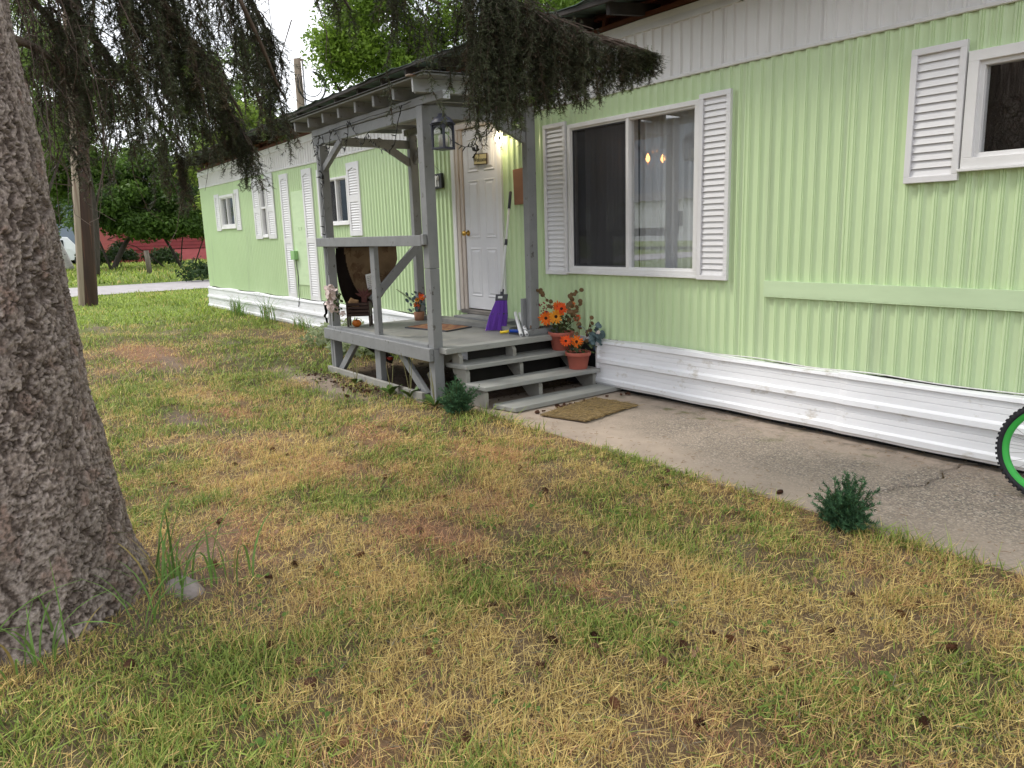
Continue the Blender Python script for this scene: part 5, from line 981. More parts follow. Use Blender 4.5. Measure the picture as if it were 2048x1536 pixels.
# flaky bark: irregular plates on the unrolled surface, torn along wandering vertical fissures
NC = 84; U0 = T / (2 * np.pi) * NC; V0 = Z * 29.0
fad = sstep(0, .3, T) * sstep(2 * np.pi, 2 * np.pi - .3, T)
wx = ((fbm(U0 * .35, V0 * .35, 21, 3) - .5) * 5.0 + (fbm(U0 * 1.3, V0 * 1.3, 23, 3) - .5) * 1.6) * fad; wy = ((fbm(U0 * .35 + 9, V0 * .35 + 4, 22, 3) - .5) * 5.0 + (fbm(U0 * 1.3, V0 * 1.3, 24, 3) - .5) * 1.6) * fad
U1, V1 = U0 + wx, V0 * .72 + wy
iu, iv = np.floor(U1), np.floor(V1); f1 = np.full(U1.shape, 9.); f2 = np.full(U1.shape, 9.); cid = np.zeros(U1.shape)
for a in (-1, 0, 1):
    for c in (-1, 0, 1):
        cu, cv = iu + a, iv + c; cm = np.mod(cu, NC); jx, jy = _h(cm, cv, 5), _h(cm, cv, 6); d = np.abs(cu + jx - U1) * .75 + np.hypot(cu + jx - U1, cv + jy - V1) * .5; idn = _h(cm, cv, 7)
        n1 = d < f1; f2 = np.where(n1, f1, np.minimum(f2, d)); cid = np.where(n1, idn, cid); f1 = np.where(n1, d, f1)
edge = f2 - f1; pl_h = sstep(0.0, .16, edge); fine = fbm(U0 * 3.2, V0 * 3.2, 31, 4)
rid = 1 - np.abs(2 * fbm(U1 * .55, V1 * .22, 37, 4) - 1); fis = sstep(.90, .985, rid); tilt_ = (jy * 0 + (V1 - np.floor(V1))) - .5
hgt = pl_h * (.35 + .65 * cid) * .010 * (1 - fis) - fis * .011 + (fine - .5) * .010 + tilt_ * .004 * pl_h + (fbm(U0 * .25, V0 * .16, 44, 3) - .5) * .030
Rr = R0 + (hgt - .006) * np.clip(R0 / .35, .3, 1)
Vt = np.stack([TX + Rr * np.cos(T), TY + Rr * np.sin(T), Z], -1).reshape(-1, 3)
plate = np.array([.235, .185, .158]); plate2 = np.array([.335, .282, .25]); cre = np.array([.095, .072, .060]); rus = np.array([.23, .115, .08])
q = (sstep(.0, .20, edge) * (1 - fis) * sstep(.28, .55, fine + .12 * cid))[..., None]; big = fbm(U0 * .22, V0 * .10, 61, 3)[..., None]; cm_ = np.clip(cid * .7 + .9 * (fine - .35), 0, 1)[..., None]
Ct = cre * (1 - q) + (plate * (1 - cm_) + plate2 * cm_) * q * (.62 + .7 * big); rm_ = (sstep(.62, .75, fbm(U0 * .5, V0 * .45, 71, 3)) * q[..., 0])[..., None] * .4; Ct = Ct * (1 - rm_) + rus * rm_
nz_ = len(zz); i = np.arange(nz_ * nth).reshape(nz_, nth); j = np.roll(i, -1, 1); Ft = np.stack([i[:-1], j[:-1], j[1:], i[1:]], -1).reshape(-1, 4)
fast('trunk', Vt, Ft, M['bark'], Ct.reshape(-1, 3), spruce, True, None, (TX, TY, 0))
# templates of hanging sprays: a stem with side twigs, every twig set with needles
def needles_on(p0, p1, n, L, rng, wid=.0042):
    d = p1 - p0; ln = np.linalg.norm(d); d = d / ln; t = rng.random(n); base = p0 + np.outer(t, p1 - p0); r = rng.normal(size=(n, 3)); r -= np.outer(r @ d, d); r /= np.linalg.norm(r, axis=1)[:, None]
    dirn = r * .85 + d * .75; dirn /= np.linalg.norm(dirn, axis=1)[:, None]; s = np.cross(dirn, rng.normal(size=(n, 3))); s /= np.linalg.norm(s, axis=1)[:, None]; l = L * (.7 + .5 * rng.random(n))
    return np.stack([base - s * wid / 2, base + s * wid / 2, base + dirn * l[:, None]], 1)
def spray(seed, twigs=20, nper=22, bare=.0, lenf=1.0):
    rng = np.random.default_rng(seed); T_ = []; B = []; k = 9; p = np.zeros((k, 3)); 
    for i in range(1, k): p[i] = p[i - 1] + np.array([rng.normal() * .018, rng.normal() * .018, -1 / (k - 1)])
    for i in range(k - 1):
        n = int(nper * 1.5 * (1 - bare))
        if n: T_.append(needles_on(p[i], p[i + 1], n, .030, rng)); B += [1] * n
    for q in range(twigs):
        t = (q + rng.random()) / twigs * .93; i = int(t * (k - 1)); o_ = p[i] + (p[i + 1] - p[i]) * (t * (k - 1) - i); a = rng.random() * 6.28; l = (.09 + .12 * rng.random()) * (1.1 - .72 * t) * lenf
        e = o_ + np.array([math.cos(a) * l * .55, math.sin(a) * l * .55, -l * .75]); n = int(nper * (1 - bare)) + 2; T_.append(needles_on(o_, e, n, .027, rng)); B += [1] * n
        sx_ = np.cross(e - o_, [0, 0, 1.]); sx_ /= np.linalg.norm(sx_) + 1e-9; T_.append(np.array([[o_ - sx_ * .003, o_ + sx_ * .003, e]])); B += [0]
    for i in range(k - 1):
        for s in (np.array([.004, 0, 0]), np.array([0, .004, 0])): T_.append(np.array([[p[i] - s, p[i] + s, p[i + 1]]])); B += [0]
    return np.concatenate(T_), np.array(B)
TEMP = [spray(s) for s in range(6)]; BARE = [spray(20 + s, 12, 24, .86, 1.3) for s in range(3)]; LITE = [spray(40 + s, 9, 12) for s in range(3)]
def place(temp, P, L, rng, wscale=1.0):
    """copies one spray to every point of P with length L; returns triangles and colours"""
    V_, B = temp; n = len(P); a = rng.random(n) * 6.28; ca, sa = np.cos(a), np.sin(a); lat = wscale * 1.35 * np.clip(L, .3, .7) ** .6
    X = V_[None, :, :, 0] * lat[:, None, None]; Y = V_[None, :, :, 1] * lat[:, None, None]; Zv = V_[None, :, :, 2] * L[:, None, None]
    tl = rng.normal(size=(n, 2)) * .07
    O = np.stack([X * ca[:, None, None] - Y * sa[:, None, None] + Zv * tl[:, 0, None, None], X * sa[:, None, None] + Y * ca[:, None, None] + Zv * tl[:, 1, None, None], Zv], -1) + P[:, None, None, :]
    tone = (.6 + .8 * rng.random(n))[:, None, None]; brown = (rng.random(n) < .13)[:, None, None]
    g = np.array([.088, .100, .056]); br = np.array([.125, .10, .066]); tw = np.array([.085, .062, .048]); tip = np.array([.13, .19, .05])
    C_ = np.where(brown, br, g) * tone; C_ = np.broadcast_to(C_, (n, V_.shape[0], 3)).copy(); C_ *= (.7 + .6 * rng.random((n, V_.shape[0], 1)))
    low = (V_[:, 2, 2] < -.93)[None, :, None] & (rng.random((n, 1, 1)) < .22); C_ = np.where(low, tip, C_); C_ = np.where((B == 0)[None, :, None], tw, C_)
    return O.reshape(-1, 3), np.repeat(C_.reshape(-1, 3), 3, 0)
LIMB = {  # limb polylines (m), start of hanging, hang length at start and end, sprays, needle share
 'a': ([(-3.75, -4.5, 3.42), (-4.1, -4.4, 3.33), (-4.0, -3.61, 3.22), (-4.01, -2.66, 3.02), (-3.97, -1.98, 2.85), (-3.8, -1.64, 2.65), (-3.6, -1.43, 2.50), (-3.33, -1.08, 2.40)], .735, .72, .14, 300),
 'b': ([(-3.7, -4.5, 3.3), (-4.08, -4.42, 3.23), (-4.08, -3.38, 3.21), (-4.16, -2.53, 3.02), (-4.19, -2.28, 2.83), (-4.05, -2.10, 2.70)], .55, .36, .38, 44),
 'c': ([(-3.7, -4.5, 3.0), (-4.01, -4.41, 2.94), (-4.08, -3.84, 2.92), (-4.36, -3.22, 2.81), (-4.56, -3.00, 2.64), (-4.62, -2.90, 2.50)], .34, .85, .62, 105),
 'd': ([(-3.7, -4.5, 2.9), (-3.97, -4.39, 2.84), (-4.0, -3.97, 2.71), (-4.35, -3.62, 2.60), (-4.59, -3.34, 2.38), (-4.74, -3.13, 2.07), (-4.64, -3.04, 1.88)], .32, .95, .24, 140),
 'e': ([(-3.75, -4.5, 2.8), (-3.96, -4.41, 2.74), (-3.98, -4.16, 2.56), (-4.5, -3.88, 2.42), (-4.76, -3.63, 2.19), (-4.95, -3.38, 1.92)], .34, .60, .42, 70),
 'g': ([(-3.8, -4.4, 3.1), (-3.94, -4.29, 3.05), (-4.03, -3.17, 3.15), (-4.47, -2.64, 2.95), (-4.55, -2.43, 2.74)], .50, .34, .24, 36),
 'h': ([(-3.6, -4.3, 3.8), (-4.0, -4.2, 3.75), (-3.72, -2.74, 3.68), (-3.25, -1.59, 3.14), (-3.06, -1.1, 2.85), (-2.93, -.79, 2.70)], .68, .22, .10, 34),
 'i': ([(-3.8, -4.4, 3.35), (-4.05, -4.2, 3.25), (-4.02, -3.2, 3.16), (-3.96, -2.4, 2.98), (-3.89, -1.94, 2.86), (-3.83, -1.78, 2.79)], .90, 1.0, .8, 75),
 'j': ([(-3.8, -4.4, 3.05), (-4.2, -4.1, 3.0), (-4.8, -3.5, 2.75), (-5.15, -3.1, 2.45), (-5.3, -2.9, 2.2)], .3, .5, .3, 22),
}
LB = {'f': ([(-3.6, -4.5, 2.20), (-3.73, -4.45, 2.22), (-3.95, -4.23, 2.24), (-4.22, -4.06, 2.20), (-4.45, -3.95, 2.10)], .25, .50, .55, 34), 'k': ([(-3.6, -4.5, 2.55), (-3.85, -4.3, 2.52), (-4.2, -4.1, 2.42), (-4.5, -3.9, 2.28)], .2, .45, .4, 40)}
VV = []; CC = []; rng = np.random.default_rng(5)
def samp(pts, t):
    pts = np.array(pts, float); s = np.concatenate([[0], np.cumsum(np.linalg.norm(np.diff(pts, axis=0), axis=1))]); s /= s[-1]
    return np.stack([np.interp(t, s, pts[:, k]) for k in range(3)], -1)
def limb(pts, t0, h0, h1, n, temps, r0=.035, wid=.16):
    b = MB(); sp2 = smooth_path(pts, 4); b.tube(sp2, list(np.linspace(r0, .007, len(sp2))), 7); b.build('limb', M['twig'], spruce, smooth=True)
    t = t0 + (1 - t0) * rng.random(n) ** .85; P = samp(pts, t); f = (t - t0) / (1 - t0); sd = rng.normal(size=(n, 3)) * np.array([1, 1, .25]) * wid * (1 - .93 * f[:, None]); P = P + sd * .8
    L = (h0 + (h1 - h0) * f) * (.55 + .55 * rng.random(n))
    for k, tp in enumerate(temps):
        m = np.arange(n) % len(temps) == k
        if m.any(): v, c = place(tp, P[m], L[m], rng); VV.append(v); CC.append(c)
    b = MB()                                               # side twigs that carry the sprays
    for k in range(0, n, 3): q = Vector(samp(pts, np.array([max(t[k] - .06, 0)]))[0]); b.tube([q, (q + Vector(P[k])) / 2 + Vector((0, 0, .02)), Vector(P[k])], [.006, .004, .003], 4)
    o = b.build('twigs', M['twig'], spruce); o['kind'] = 'stuff'
for k, (pts, t0, h0, h1, n) in LIMB.items(): limb(pts, t0, h0, h1, n, TEMP)
for key, lo_ in (('a', .80), ('d', .72)):                  # fresh green shoots riding on the outer limbs
    n = 34; t = lo_ + (1.02 - lo_) * rng.random(n); P = samp(LIMB[key][0], t) + rng.normal(size=(n, 3)) * np.array([.035, .035, .012]) + np.array([0, 0, .035]); v, c = place(LITE[1], P, .09 + .06 * rng.random(n), rng, .42); VV.append(v); CC.append(c * np.array([1.3, 1.7, 1.1]))
for k, (pts, t0, h0, h1, n) in LB.items(): limb(pts, t0, h0, h1, n, BARE + TEMP[:1], .028, .12)
# dead hanging twigs
b = MB()
for k in range(70):
    key = random.choice(list('cdegfbk')); pts = (LIMB.get(key) or LB.get(key))[0]; q = Vector(samp(pts, np.array([random.uniform(.25, .95)]))[0]) + Vector((random.uniform(-.2, .2), random.uniform(-.2, .2), 0)); L = random.uniform(.25, .7); a = Vector((random.uniform(-.25, .25), random.uniform(-.25, .25), 0))
    pp = [q, q + a * .5 * L + Vector((0, 0, -.3 * L)), q + a * L + Vector((random.uniform(-.05, .05), 0, -.7 * L)), q + a * 1.1 * L + Vector((0, random.uniform(-.05, .05), -L))]; b.tube(pp, [.004, .0032, .0025, .0015], 4)
    for s in range(3): e = pp[1 + s % 3]; b.tube([e, e + Vector((random.uniform(-.14, .14), random.uniform(-.14, .14), random.uniform(-.16, .02)))], [.002, .001], 3)
o = b.build('dead_twigs', M['twig'], spruce); o['kind'] = 'stuff'
b = MB(); b.tube(smooth_path([(-3.95, -3.9, 2.75), (-4.25, -3.5, 2.45), (-4.35, -3.42, 2.20), (-4.33, -3.40, 2.02)], 3), [.014, .013, .012, .011, .010, .009, .008, .007, .006, .006], 6); b.tube(smooth_path([(-4.0, -3.4, 2.80), (-4.3, -3.1, 2.45), (-4.5, -2.95, 2.28), (-4.62, -2.85, 2.20)], 3), [.015, .014, .013, .012, .011, .010, .009, .008, .007, .006], 6); b.build('dead_branch', M['twig'], spruce, smooth=True)
# crown above the frame: whorls of lighter sprays
for z_ in np.arange(3.7, 10.6, .42):
    nb = 6; ln = np.interp(z_, [3.5, 5, 10.6], [2.9, 2.8, .4])
    for k in range(nb):
        a = random.uniform(0, 6.28); d = np.array([math.cos(a), math.sin(a), 0]); p0 = np.array([TX, TY, z_]); pts = [p0, p0 + d * ln * .4 + [0, 0, .05], p0 + d * ln * .75 + [0, 0, -.12], p0 + d * ln + [0, 0, -.22]]
        if abs(((math.degrees(a) - 60 + 180) % 360) - 180) < 35 and z_ < 4.3: continue
        b = MB(); b.tube(pts, [.03, .022, .014, .006], 5); b.build('limb', M['twig'], spruce)
        n = 9; t = .2 + .8 * rng.random(n); P = samp(pts, t) + rng.normal(size=(n, 3)) * [.2, .2, .05]; v, c = place(LITE[k % 3], P, .35 + .4 * rng.random(n), rng, 2.6); VV.append(v); CC.append(c)
V = np.concatenate(VV); C_ = np.concatenate(CC); o = fast('foliage', V, np.arange(len(V)).reshape(-1, 3), M['needle'], C_, spruce, False, 'stuff', (TX, TY, 0)); print('needle tris', len(V) // 3)

# ------------------------------------------------------------------ leafy trees beyond
def crown(root, centers, rad, nleaf, size, cols, rng, name='crown', flat=.75):
    centers = np.array(centers, float); n = nleaf; k = rng.integers(0, len(centers), n); rr = np.array(rad)[k] if hasattr(rad, '__len__') else np.full(n, rad)
    d = rng.normal(size=(n, 3)); d /= np.linalg.norm(d, axis=1)[:, None]; r = rng.random(n) ** .45; P = centers[k] + d * (r * rr)[:, None] * np.array([1, 1, flat])
    cl = rng.random(len(centers))[k]
    nrm = d * .5 + rng.normal(size=(n, 3)) * .6 + np.array([0, 0, .5]); nrm /= np.linalg.norm(nrm, axis=1)[:, None]; u = np.cross(nrm, rng.normal(size=(n, 3))); u /= np.linalg.norm(u, axis=1)[:, None]; v = np.cross(nrm, u); s = (size * (.6 + .8 * rng.random(n)))[:, None]
    Q = np.stack([P - u * s, P - v * s * .42 + nrm * s * .1, P + u * s, P + v * s * .42 + nrm * s * .1], 1).reshape(-1, 3)
    mixf = np.clip(.55 * cl + .45 * rng.random(n), 0, 1)[:, None]; c = np.array(cols[0]) * (1 - mixf) + np.array(cols[1]) * mixf; c *= (.75 + .5 * rng.random((n, 1)))
    o = fast(name, Q, np.arange(n * 4).reshape(-1, 4), M['leaf'], np.repeat(c, 4, 0), root, False, 'stuff', tuple(root.location)); return o
def leafy(label, base, limbs, clumps, rad, nleaf, size, cols, seed, tr=.2, m='trunk', group=None, name='leafy_tree'):
    rg = np.random.default_rng(seed); root = thing(name, label, 'tree', base, group); b = MB(); b.tube(smooth_path(limbs[0], 4), list(np.linspace(tr, tr * .35, (len(limbs[0]) - 1) * 4 + 1)), 9); b.build('trunk', M[m], root, smooth=True)
    b = MB()
    for l in limbs[1:]: b.tube(smooth_path(l, 3), list(np.linspace(tr * .5, tr * .1, (len(l) - 1) * 3 + 1)), 6)
    if len(limbs) > 1: b.build('limbs', M[m], root, smooth=True)
    b = MB()
    for c in clumps[::2]:
        e = Vector(c); l = random.choice(limbs); s = Vector(l[-1]); b.tube([s, (s + e) / 2 + Vector((0, 0, -.1)), e], [tr * .14, tr * .09, tr * .03], 4)
    o = b.build('branches', M[m], root); o['kind'] = 'stuff'
    crown(root, clumps, rad, nleaf, size, cols, rg); return root
def blob(c, r, n, seed, flat=.8):
    rg = np.random.default_rng(seed); d = rg.normal(size=(n, 3)); d /= np.linalg.norm(d, axis=1)[:, None]; return (np.array(c) + d * (np.array(r) * (rg.random((n, 1)) ** .4))).tolist()
G1 = [(.06, .11, .02), (.18, .28, .05)]; G2 = [(.17, .27, .04), (.36, .46, .09)]; G3 = [(.018, .036, .013), (.05, .085, .024)]; G4 = [(.10, .15, .05), (.20, .26, .10)]
# dark broad bush behind the far corner of the house, stems arching to the left
leafy('broad dark green tree with arching stems beyond the road, left of the mobile home', (-46, 6.0, 0), [[(-46, 6.2, 0), (-46, 5.6, 1.4), (-46, 4.9, 2.6), (-46, 4.0, 3.4)], [(-46, 6.2, .2), (-46.3, 6.6, 2.0), (-46, 7.2, 4.0)], [(-46.2, 5.4, 0), (-46, 4.0, 1.2), (-45.8, 2.6, 1.6)], [(-46, 6.9, 0), (-45.6, 7.6, 1.8), (-45.5, 8.6, 3.3)], [(-45.5, 8.2, 0.3), (-45, 7.0, 2.0), (-44.6, 5.2, 3.0)]],
      blob((-46, 5.5, 4.4), (2.2, 4.2, 2.4), 60, 1) + blob((-45, 2.4, 3.0), (1.2, 1.6, .9), 14, 2) + blob((-44.5, 5.9, 2.3), (1.2, 3.8, .5), 34, 3), .8, 36000, .12, [(.03, .065, .017), (.13, .22, .04)], 3, .09)
leafy('leafy green tree with slanting pale trunk beyond the road, behind the utility pole', (-47, 3.0, 0), [[(-47, 2.9, 0), (-47, 3.6, 1.3), (-47, 4.3, 2.2), (-47, 4.9, 3.2)], [(-47, 2.8, 0), (-47.2, 2.2, 2.5), (-47, 1.8, 4.2)]], blob((-47, 2.6, 5.4), (2, 2.6, 2.6), 36, 5), .9, 15000, .13, G1, 6, .16)
leafy('bright yellow green tree showing above the far end of the house roof', (-30, 6.6, 0), [[(-30, 6.6, 0), (-30, 6.4, 2), (-30, 6.2, 4.2)], [(-30, 6.5, 2.0), (-30, 7.6, 4.6)], [(-30, 6.5, 2.0), (-30.2, 5.0, 4.4)]], blob((-30, 6.1, 4.7), (1.8, 2.4, 1.6), 44, 8) + blob((-30, 4.3, 3.6), (1.2, 1.4, 1.1), 14, 9), .7, 26000, .085, G2, 9, .16)
leafy('tall bright green tree behind the middle of the house roof', (-24.5, 8.6, 0), [[(-24.5, 8.6, 0), (-24.4, 8.4, 2.6), (-24.2, 8.0, 5.2), (-24, 7.6, 7.6)], [(-24.3, 8.2, 3.6), (-24.4, 6.8, 5.8), (-24.5, 6.2, 6.8)], [(-24.2, 8.1, 4.4), (-23.6, 9.2, 6.8), (-23.4, 10.2, 7.8)]],
      blob((-24, 8.0, 7.6), (1.6, 1.9, 1.9), 50, 11) + blob((-23.6, 9.8, 7.6), (1.6, 1.3, 1.5), 26, 12) + blob((-24.3, 6.5, 7.2), (1.1, .8, 1.0), 14, 13) + blob((-24, 8.2, 10), (2.5, 2.6, 1.4), 30, 15), .66, 40000, .075, [(.075, .14, .018), (.25, .37, .05)], 16, .2)
leafy('green tree behind the right part of the roof', (-20.6, 13.6, 0), [[(-20.6, 13.6, 0), (-20.6, 13.4, 3), (-20.6, 13, 6)], [(-20.6, 13.4, 3), (-21.5, 12.2, 6.5)]], blob((-20.6, 13.0, 8.6), (2.6, 2.8, 1.9), 54, 21), .75, 20000, .085, [(.08, .15, .02), (.26, .38, .06)], 22, .2)
# light trees at the upper left, sky showing through
for k, (bx, by, zc, lab) in enumerate([(-34, -1.6, 7.2, 'tall thin pale green tree beyond the road, behind the spruce trunk'), (-38, 0.75, 8.6, 'tall loose pale green tree behind the utility pole'), (-36, 6.9, 7.0, 'loose light green tree behind the hanging spruce branches')]):
    leafy(lab, (bx, by, 0), [[(bx, by, 0), (bx, by + .3, 3), (bx + .2, by, zc - .5)], [(bx, by + .2, 2.5), (bx, by + 1.8, zc - 1)], [(bx, by + .2, 3.2), (bx, by - 1.7, zc)]], blob((bx, by, zc), (1.8, 2.6, 3.4), 46, 31 + k), .72, 15000, .085, [(.10, .16, .035), (.27, .37, .11)], 34 + k, .15)
# birch
bq = (-51, 1.15, 0)
leafy('white barked birch trunk half hidden by the spruce, beyond the road', bq, [[(-51, 1.2, 0), (-51, .85, 1.3), (-51, .45, 2.8), (-51, .2, 5.0)], [(-51, .5, 2.6), (-51, 1.3, 5)]], blob((-51, .4, 6.2), (2, 2.2, 3.2), 40, 41) + blob((-51, .2, 2.6), (.8, .8, .8), 6, 42), .8, 12000, .12, [(.08, .14, .03), (.20, .28, .08)], 43, .36, 'birch', None, 'birch_tree')
# far tree belt
rg = np.random.default_rng(77)
for k in range(14):
    y_ = -34 + k * 7.5 + rg.normal() * 1.5; x_ = -92 - rg.random() * 16; h = 8 + 5 * rg.random()
    leafy('far round headed tree in the belt across the fields', (x_, y_, 0), [[(x_, y_, 0), (x_, y_, h * .3), (x_, y_ + .3, h * .6)]], blob((x_, y_, h * .6), (4, 4.4, h * .4), 26, 100 + k), 1.7, 3600, .34, [(.035, .06, .022), (.09, .14, .045)], 120 + k, .3, group='far belt of trees')
# low shrub at the house's far corner, weeds against the skirting
def lowplant(name, label, c, r, h, n, size, cols, seed, cat='plant', stems=14, group=None):
    rg = np.random.default_rng(seed); root = thing(name, label, cat, c, group); b = MB()
    for k in range(stems): a = random.uniform(0, 6.28); q = random.random(); b.tube([(c[0], c[1], c[2]), (c[0] + r * .4 * q * math.cos(a), c[1] + r * .4 * q * math.sin(a), c[2] + h * .55), (c[0] + r * .85 * q * math.cos(a), c[1] + r * .85 * q * math.sin(a), c[2] + h * random.uniform(.6, .95))], [.005, .004, .002], 4)
    b.build('stems', F_gr, root); a = rg.random(24) * 6.28; q = rg.random(24) ** .6; cen = np.stack([c[0] + r * .8 * q * np.cos(a), c[1] + r * .8 * q * np.sin(a), c[2] + h * (.35 + .5 * rg.random(24)) * (1.1 - .5 * q)], -1)
    crown(root, cen, r * .30, n, size, cols, rg, 'leaves'); return root
lowplant('shrub', 'dark leafy shrub beside the road at the far corner of the house', (-27.6, 2.5, 0), .9, .9, 900, .07, [(.02, .045, .014), (.05, .09, .03)], 51, 'shrub')
lowplant('shrub', 'dark tangled shrub in front of the left end of the red house', (-50.5, 3.9, 0), 1.1, 1.7, 1500, .10, [(.02, .04, .014), (.06, .10, .03)], 57, 'shrub', 24)
lowplant('shrub', 'low dark bush under the arching stems before the red house', (-50.0, 6.0, 0), 1.3, 1.1, 1500, .10, [(.025, .05, .016), (.07, .12, .035)], 58, 'shrub', 20)
lowplant('shrub', 'dark green bush close to the pale slanting trunk beyond the road', (-49.5, 2.3, 0), 1.0, 1.5, 1300, .10, [(.022, .045, .015), (.07, .12, .035)], 59, 'shrub', 20)
lowplant('variegated_plant', 'pale variegated ground plant against the white skirting left of the porch', (-9.35, -.52, 0), .62, .34, 1300, .040, [(.20, .26, .11), (.52, .55, .38)], 52)
lowplant('variegated_plant', 'smaller pale variegated plant under the left corner of the porch', (-8.35, -.70, 0), .45, .26, 600, .038, [(.14, .21, .08), (.46, .50, .32)], 53)
def broadweed(label, c, n, L, seed):
    random.seed(seed); root = thing('dandelion', label, 'weed', c, 'broad leaved weeds along the porch'); b = MB()
    for k in range(n):
        a = random.uniform(0, 6.28); up = random.uniform(.5, 1.1); l = L * random.uniform(.6, 1.1); d = Vector((math.cos(a), math.sin(a), 0)); s = Vector((-d.y, d.x, 0)); pts = [Vector(c) + d * l * t * .7 + Vector((0, 0, l * up * (t - .45 * t * t))) for t in (0, .3, .6, .85, 1)]; ww = [.006, .022, .034, .024, .002]; vs = []
        for q, w_ in zip(pts, ww): vs += [q - s * w_, q - Vector((0, 0, .006)), q + s * w_]
        b.add(vs, [(i * 3 + j, i * 3 + j + 1, i * 3 + j + 4, i * 3 + j + 3) for i in range(4) for j in range(2)])
    b.build('leaf', mat('weed_leaf', (.085, .15, .03), (.06, .11, .022), (20, 20, 20), .5), root, fixn=False); b = MB()
    for k in range(3): q = Vector(c); e = q + Vector((random.uniform(-.06, .06), random.uniform(-.06, .06), L * random.uniform(1.3, 1.9))); b.tube([q, (q + e) / 2 + Vector((.01, 0, 0)), e], [.003, .003, .002], 4)
    b.build('stalk', mat('dry_stalk', (.25, .24, .10), (.2, .17, .08), (9, 9, 9), .7), root)
broadweed('broad leaved green weed at the foot of the front porch corner post', (-5.35, -1.52, 0), 9, .20, 1); broadweed('broad leaved weed at the middle of the porch bottom board', (-6.05, -1.56, 0), 7, .18, 2); broadweed('tall broad leaved weed between porch post and short diagonal brace', (-5.80, -1.50, 0), 6, .22, 3); broadweed('small weed near the far end of the porch bottom board', (-6.75, -1.58, 0), 5, .13, 4)
random.seed(99)
# little evergreen bushes planted at the path edge
def sprigbush(label, c, h, r, n, seed):
    rg = np.random.default_rng(seed); root = thing('evergreen_bush', label, 'bush', c, 'little evergreens at the path edge'); b = MB(); T_ = []; tone = []
    for k in range(n):
        a = rg.random() * 6.28; el = math.radians(rg.uniform(18, 88)); d = np.array([math.cos(a) * math.cos(el), math.sin(a) * math.cos(el), math.sin(el)]); L = (h * 1.12 * math.sin(el) ** 1.6 + r * math.cos(el)) * rg.uniform(.55, 1.12); p0 = np.array(c) + np.array([rg.normal() * .012, rg.normal() * .012, .0]); pts = [p0, p0 + d * L * .5 + [0, 0, .012], p0 + d * L + [0, 0, -.01]]
        b.tube(pts, [.0035, .0025, .0012], 4)
        for q in range(12):
            t = .22 + .78 * q / 11; o_ = samp(pts, np.array([t]))[0]; nn_ = rg.normal(size=3); e = o_ + (d * .75 + nn_ * .38) * .042 * (1.15 - .55 * t) ; tr_ = needles_on(o_, e, 15, .018, rg, .0042); T_.append(tr_); tone += [rg.uniform(.6, 1.35) * (.7 + .6 * t)] * len(tr_)
    b.build('stems', F_gr, root); T_ = np.concatenate(T_); tone = np.array(tone)[:, None]; cc = np.array([.055, .125, .060]) * tone * (1 - .35 * rg.random((len(tone), 1))) + np.array([.05, .10, .03]) * (rg.random((len(tone), 1)) < .2)
    fast('foliage', T_.reshape(-1, 3), np.arange(len(T_) * 3).reshape(-1, 3), M['needle'], np.repeat(cc, 3, 0), root, False, 'stuff', c)
sprigbush('small bluish green evergreen bush beside the bottom of the porch steps', (-5.02, -1.50, 0.0), .225, .085, 100, 61); sprigbush('small bluish green evergreen bush at the path edge in the right foreground', (-1.80, -1.43, 0.0), .205, .062, 100, 62)
# tall grass clumps at the foot of the spruce
def tallgrass(label, spots, seed, hh=(.22, .5), grp='tall grass at the spruce trunk'):
    rg = np.random.default_rng(seed); c0 = (spots[0][0], spots[0][1], 0); root = thing('grass_clump', label, 'grass', c0, grp); VV_ = []; FF = []; C0 = []
    for (x_, y_, n) in spots:
        for k in range(n):
            a = rg.random() * 6.28; L = rg.uniform(*hh); bend = rg.uniform(.25, 1.15); w_ = rg.uniform(.003, .0065); p = np.array([x_ + rg.normal() * .045, y_ + rg.normal() * .045, -.005]); d = np.array([math.cos(a), math.sin(a), 0]); s = np.array([-d[1], d[0], 0]) ; o_ = len(VV_) * 1; col = np.array([.17, .29, .07]) * rg.uniform(.6, 1.3) if rg.random() < .86 else np.array([.36, .28, .10])
            for q in range(8): t = q / 7; pos = p + d * L * bend * .75 * t ** 2.1 + np.array([0, 0, L * (t - .42 * bend * t ** 2.6)]); wq = w_ * (1 - t ** 2.2) * (.55 + .45 * min(1, t * 4)); VV_.append(pos - s * wq); VV_.append(pos + s * wq + np.array([0, 0, .0015])); C0 += [col, col]
            FF += [(o_ + 2 * q, o_ + 2 * q + 1, o_ + 2 * q + 3, o_ + 2 * q + 2) for q in range(7)]
    fast('blades', np.array(VV_), np.array(FF), M['grass'], np.array(C0), root, True, 'stuff', c0)
tallgrass('tall green grass clump growing right of the spruce trunk', [(-3.24, -4.03, 16), (-3.05, -4.10, 12), (-3.12, -3.92, 7), (-2.92, -4.22, 10), (-3.06, -3.80, 5)], 71, (.2, .5))
tallgrass('tall green grass growing in front of the spruce trunk at the left edge', [(-2.93, -4.74, 16), (-2.82, -4.64, 10), (-2.90, -4.52, 9)], 72, (.16, .42))
tallgrass('tuft of green weeds against the skirting near the far corner', [(-14.7, -.28, 60), (-14.4, -.30, 30)], 74, (.25, .55), 'weeds against the skirting'); tallgrass('tall wispy weeds against the skirting below the narrow window', [(-13.1, -.26, 50), (-12.8, -.3, 24)], 75, (.3, .65), 'weeds against the skirting'); tallgrass('low weeds at the foot of the cracked skirting', [(-11.6, -.25, 40), (-11.2, -.3, 30)], 76, (.16, .36), 'weeds against the skirting')
